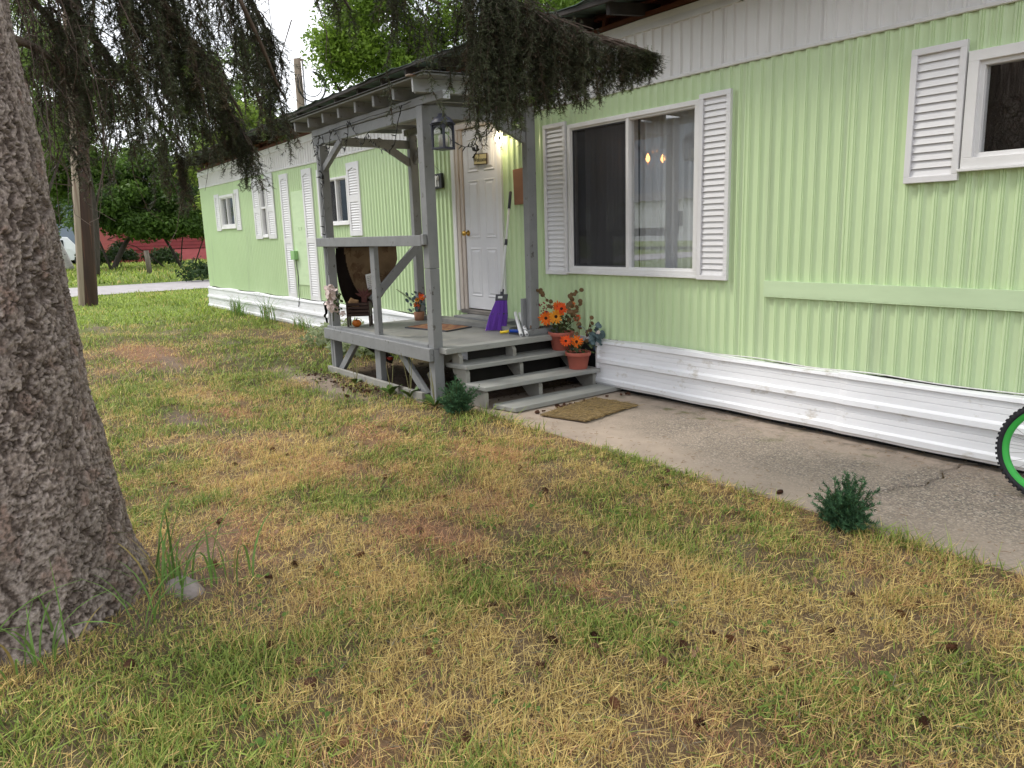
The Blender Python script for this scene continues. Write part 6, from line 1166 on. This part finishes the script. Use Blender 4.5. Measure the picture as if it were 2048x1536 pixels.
# stone at the trunk foot
b = MB(); me = None
stn = thing('stone', 'rough grey stone beside the spruce root in the grass', 'stone', (-3.13, -4.03, 0)); vs = []
for j in range(13):
    for i in range(24): ph = math.pi * j / 12; a = 2 * math.pi * i / 24; r_ = .10 * (1 + .22 * math.sin(a * 2 + 1) + .1 * math.sin(a * 5) * math.sin(ph * 3) + .05 * math.sin(a * 9 + ph * 7)); vs.append((-3.13 + r_ * math.cos(a) * math.sin(ph), -4.03 + .8 * r_ * math.sin(a) * math.sin(ph), -.005 + .065 * math.cos(ph)))
b.add(vs, [(j * 24 + i, j * 24 + (i + 1) % 24, (j + 1) * 24 + (i + 1) % 24, (j + 1) * 24 + i) for j in range(12) for i in range(24)]).build('boulder', mat('grey_stone', (.36, .31, .29), (.22, .185, .17), (14, 14, 14), .9, .6, 30), stn, smooth=True)

# ------------------------------------------------------------------ spruce cones in the grass
def cone_mesh():
    b = MB(); rg = random.Random(4); L = .058
    for k in range(64):
        t = (k + .5) / 64; a = k * 2.399963; rr = .0155 * math.sin(math.pi * (.12 + .84 * t)) ** .8; z = L * t; o_ = Vector((rr * math.cos(a), rr * math.sin(a), z)); d = Vector((math.cos(a), math.sin(a), .55)).normalized(); s = Vector((-math.sin(a), math.cos(a), 0)); l = .0085
        b.add([o_ - d * .006 - s * .004, o_ - d * .006 + s * .004, o_ + d * l * .6 + s * .0058, o_ + d * l, o_ + d * l * .6 - s * .0058], [(0, 1, 2, 3, 4)])
    b.lathe([(0, .001), (.008, .006), (.0125, .025), (.009, .045), (0, .056)], (0, 0, 0), 8); return b
cbm = cone_mesh(); me = bpy.data.meshes.new('spruce_cone'); me.from_pydata([Vector(v) - Vector((0, 0, .028)) for v in cbm.v], [], cbm.f)
mc = [mat('brown_cone_scale', (.13, .058, .032), (.075, .035, .022), (90, 90, 90), .7), mat('ginger_cone_scale', (.21, .095, .045), (.14, .06, .03), (90, 90, 90), .7)]
me.materials.append(mc[0]); me2 = me.copy(); me2.materials[0] = mc[1]
spots = [(1175, 1112), (1560, 990), (1590, 1085), (705, 1260), (600, 1335), (540, 1300), (620, 1375), (1090, 985), (840, 1065), (930, 1130), (1105, 1280), (1190, 1275), (1190, 1295), (1325, 1320), (1365, 1290), (1430, 1270), (1460, 1280), (1510, 1300), (1555, 1340), (1570, 1300), (1605, 1405), (1230, 1405), (1080, 1330), (1320, 960), (1330, 975), (1335, 945), (960, 880), (930, 860), (575, 915), (545, 905), (470, 930), (720, 1120), (640, 1145), (590, 1140), (540, 1165), (440, 1050), (430, 1140), (1700, 1190), (1800, 1230), (1840, 1210), (1900, 1300), (1660, 1265), (1750, 1390), (980, 1210), (1010, 1390), (860, 1310), (760, 1385), (520, 1400), (335, 1420), (260, 1350), (690, 1490), (930, 1480), (1400, 1440), (1850, 1450), (1620, 850), (770, 950), (830, 930), (890, 990), (1040, 940)]
ray = lambda px, py: CF + CR * ((px - 1024) / 1526) - CU * ((py - 768) / 1526)
for k, (px, py) in enumerate(spots):
    d = ray(px, py); t = -CAM.z / d.z; q = CAM + d * t
    if q.y > -1.36: zc = .018
    else: zc = float(gz(q.x, q.y)) + .016
    s = random.uniform(.55, .85)
    o = link(me if random.random() < .7 else me2, 'spruce_cone', None, (q.x, q.y, zc), (math.radians(90 + random.uniform(-25, 25)), random.uniform(-.4, .4), random.uniform(0, 6.28)), (s, s, s)); tag(o, 'brown spruce cone fallen in the dry lawn', 'cone', 'spruce cones on the ground')
for k in range(90):                                        # cones and litter heaped at the steps and before the porch
    if k < 26: x_, y_, z_ = random.uniform(-4.62, -4.55) + .05 * random.random(), random.uniform(-1.1, -.1), .02
    else: x_, y_, z_ = random.uniform(-7.9, -6.2), -1.66 + random.gauss(0, .13), .012
    if y_ > -1.5 and k >= 26: continue
    s = random.uniform(.35, .7); o = link(me, 'spruce_cone', None, (x_, y_, z_), (math.radians(90 + random.uniform(-25, 25)), random.uniform(-.4, .4), random.uniform(0, 6.28)), (s, s, s))
    if k < 26: tag(o, 'small brown cone lying along the front of the bottom step', 'cone', 'cones at the bottom step')
    else: tag(o, 'brown spruce cone in the bare soil before the porch', 'cone', 'cones before the porch')
# loose bark and leaf litter under the porch
b = MB()
for k in range(900):
    if k < 600: x_, y_ = random.uniform(-7.5, -5.1), random.uniform(-1.35, -.1)
    else: x_, y_ = random.uniform(-8.0, -5.9), -1.60 + random.gauss(0, .12)
    a = random.uniform(0, 6.28); l = random.uniform(.015, .06); w_ = random.uniform(.004, .016); z_ = float(gz(x_, y_)) + random.uniform(.003, .02); b.beam((x_, y_, z_), (x_ + l * math.cos(a), y_ + l * math.sin(a), z_ + random.uniform(-.004, .02)), w_, .003)
o = b.build('bark_litter', mat('bark_chip', (.11, .07, .05), (.05, .033, .025), (30, 30, 30), .9, c3=(.26, .2, .15), s3=20.0, lo3=.6, hi3=.66)); o['kind'] = 'stuff'; o['label'] = 'dry bark chips and litter under and before the porch'
# ------------------------------------------------------------------ bicycle leaning at the right edge
bk = thing('bicycle', 'small bicycle with knobbly black tyre and bright green rim leaning on the house', 'bicycle', (-1.0, -.34, 0.006))
RW = .252; tilt = math.radians(8)
def wheel(cx):
    c = Vector((cx, -.385, RW + .006)); ax = Vector((0, math.cos(tilt), -math.sin(tilt) * 1)).normalized(); q = ax.to_track_quat('Z', 'Y').to_matrix(); b = MB(); n = 72; prof = [(RW - .030, -.016), (RW - .027, -.022), (RW - .018, -.026), (RW - .006, -.016), (RW, 0), (RW - .006, .016), (RW - .018, .026), (RW - .027, .022), (RW - .030, .016), (RW - .030, -.016)]
    b.lathe(prof, c, n, q); t = b.build('tyre', M['tyre'], bk, smooth=True); b = MB()
    for k in range(60):
        a = 2 * math.pi * k / 60
        for s in (-1, 1):
            u = q @ Vector((math.cos(a + s * .02), math.sin(a + s * .02), 0)); w_ = q @ Vector((-math.sin(a), math.cos(a), 0)); R3 = Matrix((w_, ax, u)).transposed(); b.box(c + u * (RW - .003) + ax * s * .012, (.013, .016, .007), R3); b.box(c + u * (RW - .014) + ax * s * .024, (.010, .005, .010), R3)
    b.build('tread_knobs', M['tyre'], t); b = MB(); b.lathe([(RW - .029, -.015), (RW - .053, -.014), (RW - .057, -.006), (RW - .057, .006), (RW - .053, .014), (RW - .029, .015)], c, n, q); r = b.build('rim', M['rim'], bk, smooth=True); b = MB()
    for k in range(28):
        a = 2 * math.pi * k / 28; s = 1 if k % 2 else -1; a2 = a + (.35 if k % 4 < 2 else -.35); b.tube([c + q @ Vector((math.cos(a2) * .022, math.sin(a2) * .022, s * .03)), c + q @ Vector((math.cos(a) * (RW - .056), math.sin(a) * (RW - .056), 0))], .0013, 4)
    b.build('spokes', M['steel'], bk); b = MB(); b.lathe([(0, -.045), (.012, -.045), (.012, -.034), (.024, -.032), (.024, -.026), (.013, -.024), (.013, .024), (.024, .026), (.024, .032), (.012, .034), (.012, .045), (0, .045)], c, 18, q); b.build('hub', M['black'], bk, smooth=True); b = MB(); b.box(c + q @ Vector((-.10, -.05, .02)), (.02, .03, .075), q @ Matrix.Rotation(.4, 3, 'Z')); b.build('reflector', M['pvc'], bk, bevel=.003); return c
ca = wheel(-1.335); cb_ = wheel(-.47)
up = Vector((0, math.sin(tilt), math.cos(tilt)))
def at_(x_, h): return Vector((x_, -.385, .006 + RW)) + up * h
b = MB(); hd1, hd0, st, bbk = at_(-.62, .36), at_(-.58, .22), at_(-1.08, .33), at_(-1.0, -.02)
for (p, q, r_) in ((hd1, hd0, .018), (hd1, st, .014), (hd0, bbk, .016), (st, bbk, .014), (st, at_(-1.06, .42), .012)): b.tube([p, q], r_, 10)
for s in (-1, 1): o_ = Vector((0, s * .045, 0)); b.tube([st, at_(-1.2, .2) + o_, ca + o_], .008, 8); b.tube([bbk, at_(-1.15, -.01) + o_, ca + o_], .008, 8); b.tube([hd0, at_(-.55, .16) + o_, cb_ + o_], .010, 8)
b.build('frame', M['rim'], bk, smooth=True); b = MB(); b.tube([hd1, at_(-.66, .46)], .012, 8); b.tube([at_(-.66, .46) + Vector((-.05, -.26, .04)), at_(-.66, .47) + Vector((0, -.1, 0)), at_(-.66, .47) + Vector((0, .1, 0)), at_(-.66, .46) + Vector((-.05, .26, .04))], .011, 8); b.build('handlebar', M['black'], bk, smooth=True)
b = MB(); b.lathe([(0, 0), (.05, .0), (.07, .02), (.05, .045), (0, .05)], at_(-1.08, .42), 14); b.box(at_(-.98, .44), (.16, .04, .03)); b.build('saddle', M['black'], bk, bevel=.01); b = MB(); b.lathe([(.0, -.004), (.075, -.004), (.075, .004), (0, .004)], bbk + Vector((0, -.05, 0)), 24, Matrix.Rotation(math.radians(90), 3, 'X')); b.tube([bbk + Vector((0, -.06, 0)), bbk + Vector((.06, -.065, -.12))], .009, 6); b.box(bbk + Vector((.07, -.11, -.125)), (.08, .09, .02)); b.tube([bbk + Vector((0, .06, 0)), bbk + Vector((-.06, .065, .12))], .009, 6); b.box(bbk + Vector((-.07, .11, .125)), (.08, .09, .02)); b.build('crank', M['black'], bk)

# ------------------------------------------------------------------ utility poles
def upole(c, r0, r1, h, label, m1='pole', ly=.0):
    root = thing('utility_pole', label, 'pole', c); b = MB(); zs = np.linspace(-.2, h, 30); n = 28; vs = []
    for z in zs:
        for k in range(n): a = 2 * math.pi * k / n; r = (r0 + (r1 - r0) * max(z, 0) / h) * (1 + .02 * math.sin(a * 5 + z * .3) + .012 * math.sin(a * 9)); vs.append((c[0] + r * math.cos(a) + .004 * z, c[1] + r * math.sin(a) + ly * z, z))
    b.add(vs, [(j * n + k, j * n + (k + 1) % n, (j + 1) * n + (k + 1) % n, (j + 1) * n + k) for j in range(29) for k in range(n)]); b.build('shaft', M[m1], root, smooth=True); return root
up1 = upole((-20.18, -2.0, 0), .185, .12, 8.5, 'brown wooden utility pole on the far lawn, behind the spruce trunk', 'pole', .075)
b = MB(); b.prism([(-20.05, -2.215, -.1), (-20.16, -2.235, -.1), (-20.27, -2.16, -.1), (-20.30, -2.10, -.1), (-20.03, -2.11, -.1)], (0, 0, 0), (.03, .575, 7.6)); b.build('lit_side_slab', M['palewood'], up1, bevel=.01)  # pale covering; the pole's sunlit left side is put into its colour
up2 = upole((-23.5, 4.9, 0), .17, .14, 6.7, 'grey brown utility pole with cable loops behind the house roof', 'palewood')
b = MB(); b.tube([(-23.28, 4.98, 2), (-23.26, 4.92, 6.6)], .035, 8); b.build('conduit', M['steel'], up2, smooth=True)
for (rr, dz) in ((.42, 0), (.34, .06), (.46, .03)):
    b = MB(); b.tube([(-23.2, 5.15 + rr * math.cos(t), 5.9 + dz + rr * 1.05 * math.sin(t)) for t in np.linspace(math.pi * .8, math.pi * 2.45, 26)], .014, 6); b.build('cable_loop', M['black'], up2, smooth=True)

# ------------------------------------------------------------------ across the road: red house, fence post, car
fp = thing('fence_post', 'short weathered wooden post standing on the verge beyond the road', 'post', (-38.6, 3.05, 0)); b = MB(); b.tube([(-38.6, 3.05, -.1), (-38.62, 3.04, .5), (-38.65, 3.02, 1.05)], [.12, .115, .105], 9); b.build('post', mat('silvery_post_wood', (.20, .17, .14), (.13, .11, .09), (12, 12, 2), .9, .4, 30), fp, smooth=True)
rh = thing('red_house', 'dark red lap sided house with pinkish foundation behind the trees beyond the road', 'house', (-62, 12, 0)); y0, y1, xf = 5.6, 22.0, -61.0
b = MB(); b.span((xf - 8, y0, .9), (xf - .05, y1, 5.2)); b.build('wall', M['redpaint'], rh)
for k in range(17):
    b = MB(); z = .92 + k * .25; b.add([(xf - .04, y0, z), (xf - .04, y1, z), (xf - .01, y1, z), (xf - .01, y0, z), (xf - .045, y0, z + .25), (xf - .045, y1, z + .25)], [(0, 1, 2, 3), (3, 2, 5, 4)]); b.build('clapboard', M['redpaint'], rh, fixn=False)
b = MB(); b.span((xf - 8, y0 + .05, 0), (xf - .10, 9.4, .9)); b.build('foundation', M['redpaint'], rh); b = MB(); b.span((xf - 8, 9.42, -.1), (xf - .06, y1, .86)); b.build('foundation', M['pinkpaint'], rh)
b = MB(); b.span((xf - .06, 13.6, .25), (xf - .03, 15.2, .75)); b.build('vent', M['charcoal'], rh); b = MB(); frame_box(b, 0, 1, 0, 1, .01, 0, .01) if False else b.span((xf - .05, 7.0, 2.4), (xf + .0, 8.4, 3.8)); w_ = b.build('window', M['white'], rh); b = MB(); b.span((xf + .001, 7.1, 2.5), (xf + .006, 8.3, 3.7)); b.build('pane', M['carglass'], w_)
b = MB(); b.add([(xf + .6, y0 - .6, 5.1), (xf + .6, y1 + .6, 5.1), (xf - 4, y1 + .6, 7.6), (xf - 4, y0 - .6, 7.6), (xf - 8.6, y0 - .6, 5.1), (xf - 8.6, y1 + .6, 5.1)], [(0, 1, 2, 3), (3, 2, 5, 4), (0, 3, 4), (1, 5, 2)]); b.build('roof', M['shingle'], rh)
cr_ = thing('parked_van', 'white van parked far beyond the road, left of the utility pole', 'van', (-62, 1.7, 0)); b = MB()
sec = [(-2.3, .45, .95), (-2.25, .40, 1.15), (-1.4, .38, 1.30), (-.9, .36, 1.95), (1.9, .36, 2.05), (2.3, .42, 1.9), (2.35, .5, .9)]; vs = []
for (l, zl, zh) in sec:
    for (w_, z) in ((-.9, zl), (-.92, (zl + zh) * .5), (-.78 if zh > 1.5 else -.86, zh), (.78 if zh > 1.5 else .86, zh), (.92, (zl + zh) * .5), (.9, zl)): vs.append((-62 + w_, 1.7 + l * -1, z))
fs = [(i * 6 + k, i * 6 + (k + 1) % 6, (i + 1) * 6 + (k + 1) % 6, (i + 1) * 6 + k) for i in range(6) for k in range(6)] + [tuple(range(6)), tuple(36 + k for k in range(6))]
b.add(vs, fs).build('body', M['carpaint'], cr_, bevel=.04); 
for (l0, l1) in ((-.6, .3), (.45, 1.7)): b = MB(); b.span((-61.10, 1.7 - l1, 1.25), (-61.07, 1.7 - l0, 1.75)); b.build('side_window', M['carglass'], cr_)
for l in (-1.45, 1.5):
    for s in (-1, 1): b = MB(); b.lathe([(0, -.1), (.2, -.1), (.33, -.09), (.34, 0), (.33, .09), (.2, .1), (0, .1)], (-62 + s * .85, 1.7 - l, .34), 20, Matrix.Rotation(math.radians(90), 3, 'Y')); b.build('wheel', M['tyre'], cr_, smooth=True)

# ------------------------------------------------------------------ what the window glass mirrors, behind the camera
nh = thing('neighbour_home', 'white sided single storey home across the lawn, mirrored in the wide window', 'house', (-26, -33, 0)); b = MB(); b.span((-42, -37, .5), (-20, -33, 3.1)); b.build('wall', M['skirt'], nh)
for k in range(13): b = MB(); z = .5 + k * .2; b.add([(-42, -32.96, z), (-20, -32.96, z), (-20, -32.99, z + .2), (-42, -32.99, z + .2), (-42, -33, z), (-20, -33, z)], [(0, 1, 2, 3), (0, 4, 5, 1)]); b.build('clapboard', M['skirt'], nh, fixn=False)
for x_ in (-39, -34, -29, -24): b = MB(); b.span((x_, -32.97, 1.3), (x_ + 1.3, -32.92, 2.4)); w_ = b.build('window', M['white'], nh); b = MB(); b.span((x_ + .08, -32.915, 1.38), (x_ + 1.22, -32.91, 2.32)); b.build('pane', M['carglass'], w_)
b = MB(); b.add([(-42.4, -32.5, 3.05), (-19.6, -32.5, 3.05), (-19.6, -35, 3.7), (-42.4, -35, 3.7), (-42.4, -37.5, 3.05), (-19.6, -37.5, 3.05)], [(0, 1, 2, 3), (3, 2, 5, 4), (0, 3, 4), (1, 5, 2)]); b.build('roof', M['shingle'], nh)
upole((-13.5, -12.0, 0), .16, .11, 9, 'brown utility pole on the lawn behind the viewer, mirrored in the window')
for k, (x_, y_, h) in enumerate([(-12, -22, 7), (-4, -24, 9), (-17, -27, 6), (4, -20, 8), (-48, -24, 7), (14, -16, 5)]):
    leafy(['round green tree across the lawn, mirrored in the wide window', 'tall green tree behind the viewer, mirrored in the right window', 'small green tree before the neighbouring white home', 'broad green tree behind the viewer, to the right', 'green tree at the far end of the white neighbouring home', 'green tree on the far right behind the viewer'][k], (x_, y_, 0), [[(x_, y_, 0), (x_, y_, h * .3), (x_, y_, h * .55)]], blob((x_, y_, h * .6), (2.2, 2.2, h * .36), 24, 200 + k), 1.1, 5000, .2, [(.03, .06, .018), (.08, .13, .035)], 220 + k, .22)
vs = []; fs = []; n = 90
for i in range(n + 1):
    a = math.radians(170 + 200 * i / n); e = 42 + 55 * float(fbm(np.array([i * .07]), np.array([.5]), 5, 5)[0]) + 35 * math.exp(-((i - 22) / 10) ** 2)
    for (r_, z) in ((520, -2), (600, e * .45), (680, e * .85), (760, e), (900, -4)): vs.append((r_ * math.cos(a), r_ * math.sin(a), z * (1 + .04 * math.sin(i * 1.7))))
for i in range(n):
    for k in range(4): a = i * 5 + k; fs.append((a, a + 1, a + 6, a + 5))
o = MB().add(vs, fs).build('hills', M['hill'], smooth=True); o['kind'] = 'structure'

# ------------------------------------------------------------------ grass
def seen(x, y, m=.16):
    dx, dy, dz = x - CAM.x, y - CAM.y, -CAM.z; z = dx * CF.x + dy * CF.y + dz * CF.z; u = (dx * CR.x + dy * CR.y + dz * CR.z) / np.maximum(z, .01); return (z > .3) & (np.abs(u) < .671 * (1 + m))
def field(n_m2, d0, d1, hh, ww, seed, name, seg=2, box=(-60, 4, -8, 6)):
    rg = np.random.default_rng(seed); n = int(n_m2 * (math.pi * (d1 ** 2 - d0 ** 2)) * .30); ang = math.atan2(CF.y, CF.x) + (rg.random(n) - .5) * math.radians(360 * .30); r = np.sqrt(d0 ** 2 + (d1 ** 2 - d0 ** 2) * rg.random(n)); x, y = CAM.x + r * np.cos(ang), CAM.y + r * np.sin(ang)
    k = seen(x, y); 
    edge_ = -1.345 + .15 * (fbm(x * 3.1, y * .1, 12, 4) - .5)
    path_ = (y > edge_) & (x > -5.0); porch_ = (y > -1.47) & (x > -7.6) & (x <= -5.0); house_ = (y > -.13) & (x > -17.45); road_ = (x < -24.0 - .03 * y + rg.normal(size=n) * .07) & (x > -29.1 - .03 * y); tr = np.hypot(x - TX, y - TY) < .50
    k &= ~(path_ | porch_ | house_ | road_ | tr); x, y, edge_ = x[k], y[k], edge_[k]; n = len(x)
    d = dirt(x, y); keep = rg.random(n) > d * 1.05; x, y, edge_ = x[keep], y[keep], edge_[keep]; n = len(x); clump = fbm(x * 7, y * 7, 83, 2); kk = rg.random(n) < .35 + 1.1 * sstep(.3, .6, clump); x, y, edge_ = x[kk], y[kk], edge_[kk]; n = len(x); dr = dryness(x, y); gi = ginger(x, y)
    far = sstep(-10.5, -16.0, x); lie = (rg.random(n) < (.12 + .16 * np.clip(dr, 0, 1)) * (1 - .7 * far)); isdry = rg.random(n) < np.clip(dr * .95 + .08 * (1 - far) - .25 * np.exp(-((y - edge_) / .12) ** 2) * (x > -5), 0, .95); tall = fbm(x * 2.6, y * 2.6, 66, 3)
    edgeb = np.exp(-((y - edge_) / .09) ** 2) * (x > -5) ; lush = np.exp(-((y + .35) / .25) ** 2) * (x < -7.7)
    stalk = (rg.random(n) < .30) & ~lie & (y > -40); L = (hh[0] + (hh[1] - hh[0]) * rg.random(n)) * (.45 + 1.1 * tall) * np.where(lie, 1.15, 1) * (1 + .8 * edgeb * ~isdry * (.3 + tall) + .5 * lush); w = (ww[0] + (ww[1] - ww[0]) * rg.random(n)) * np.where(isdry, .60, 1.1); L *= np.where(isdry & ~lie, np.where(stalk, 1.45, .8), 1); w = np.where(stalk & isdry, w * .7, w)
    a = rg.random(n) * 6.283; el = np.where(lie, rg.uniform(.02, .35, n), rg.uniform(.85, 1.5, n)); bend = rg.uniform(.1, .75, n) * np.where(lie, .3, 1); zb = gz(x, y) + np.where(lie, .004 + .022 * rg.random(n), -.004)
    dx, dy = np.cos(a), np.sin(a); sx, sy = -dy, dx; rows = seg + 1; P = np.zeros((n, 2 * seg + 1, 3), np.float32)
    for q in range(rows):
        t = q / seg; h = L * t * np.sin(el) - L * bend * .45 * t * t * np.sin(el); f = L * t * np.cos(el) + L * bend * .55 * t * t; px, py, pz = x + dx * f, y + dy * f, np.maximum(zb + h, zb - .002)
        if q < seg: wq = w * (.8 if q == 0 else 1.0) * (1 - .35 * t) / 2; P[:, 2 * q] = np.stack([px - sx * wq, py - sy * wq, pz], -1); P[:, 2 * q + 1] = np.stack([px + sx * wq, py + sy * wq, pz + w * .2], -1)
        else: P[:, 2 * seg] = np.stack([px, py, pz], -1)
    base = np.arange(n)[:, None] * (2 * seg + 1); Fq = np.concatenate([base + np.array([2 * q, 2 * q + 1, 2 * q + 3, 2 * q + 2]) for q in range(seg - 1)]); Ft_ = base + np.array([2 * seg - 2, 2 * seg - 1, 2 * seg])
    u = rg.random((n, 1)); gr = np.array([.11, .18, .03]) * (1 - u) + np.array([.34, .43, .09]) * u; gr = gr * (1 - far[:, None] * .0) + far[:, None] * np.array([.10, .12, .01]) * u  # far blades lightened too, sunlight put into their green
    st = np.array([.52, .355, .13]) * (1 - u) + np.array([.88, .69, .27]) * u; gg = np.array([.46, .225, .11]) * (1 - u) + np.array([.66, .39, .21]) * u; pick = (rg.random(n) < np.clip(gi * .85, 0, .85))[:, None]; dc = np.where(pick, gg, st); grey = (rg.random(n) < .12)[:, None]; dc = np.where(grey & lie[:, None], np.array([.26, .23, .16]), dc)
    c = np.where(isdry[:, None], dc, gr) * (.75 + .5 * rg.random((n, 1))); tipf = np.linspace(0, 1, 2 * seg + 1)[None, :, None] ** 1.5 * (.35 * (rg.random(n) < .35) * ~isdry)[:, None, None]; Cc = c[:, None, :] * (1 - tipf) + np.array([.46, .38, .14]) * tipf
    o = fast(name, P.reshape(-1, 3), [Fq, Ft_], M['grass'], Cc.reshape(-1, 3), None, False, 'stuff'); o['label'] = 'patchy half dry lawn grass'; print(name, n); return o
field(18500, 1.4, 3.1, (.030, .064), (.0026, .0056), 1, 'lawn_grass')
field(12500, 3.1, 5.2, (.030, .066), (.0030, .0058), 2, 'lawn_grass')
field(4200, 5.2, 8.5, (.04, .08), (.0045, .008), 3, 'lawn_grass')
field(850, 8.5, 14, (.04, .085), (.007, .012), 4, 'lawn_grass')
field(300, 14, 26, (.05, .10), (.012, .02), 5, 'lawn_grass')
field(26, 30, 62, (.10, .28), (.03, .06), 6, 'verge_grass')
# fallen needles and straw on the path
b = MB()
for k in range(500):
    x_ = random.uniform(-4.6, -.3); y_ = -1.33 + abs(random.gauss(0, .18)) if random.random() < .5 else -.02 - abs(random.gauss(0, .2)); a = random.uniform(0, 6.28); l = random.uniform(.01, .035)
    if -4.62 < x_ < -4.0 and y_ > -1.15: continue
    b.beam((x_, y_, .014), (x_ + l * math.cos(a), y_ + l * math.sin(a), .016), .0022, .0015)
o = b.build('needle_litter', mat('fallen_needle', (.20, .11, .055), (.30, .21, .11), (30, 30, 30), .9)); o['kind'] = 'stuff'; o['label'] = 'fallen needles and straw along the edges of the concrete path'

# small broad leaves (clover, plantain) and fallen brown leaves among the blades
b1, b2 = MB(), MB()
for k in range(230):
    x_, y_ = random.uniform(-7.5, -.2), random.uniform(-4.2, -1.5)
    if not bool(seen(np.array([x_]), np.array([y_]))[0]) or math.hypot(x_ - TX, y_ - TY) < .6: continue
    z_ = float(gz(x_, y_))
    if k % 3:
        for q in range(random.randint(4, 9)): leafdisc(b1, (x_ + random.gauss(0, .03), y_ + random.gauss(0, .03), z_ + random.uniform(.012, .035)), random.uniform(.006, .013), (random.uniform(-.5, .5), random.uniform(-.5, .5), 1), random.uniform(.6, 1))
    else: leafdisc(b2, (x_, y_, z_ + random.uniform(.015, .035)), random.uniform(.010, .019), (random.uniform(-.8, .8), random.uniform(-.8, .8), 1), random.uniform(.4, .7))
o = b1.build('lawn_weeds', mat('clover_leaf', (.075, .13, .03), (.12, .18, .045), (30, 30, 30), .9, spec=0.05), fixn=False); o['kind'] = 'stuff'; o['label'] = 'small clover leaves among the lawn grass'
o = b2.build('fallen_leaves', mat('fallen_brown_leaf', (.17, .085, .045), (.28, .17, .10), (30, 30, 30), .8), fixn=False); o['kind'] = 'stuff'; o['label'] = 'small fallen brown leaves in the lawn'
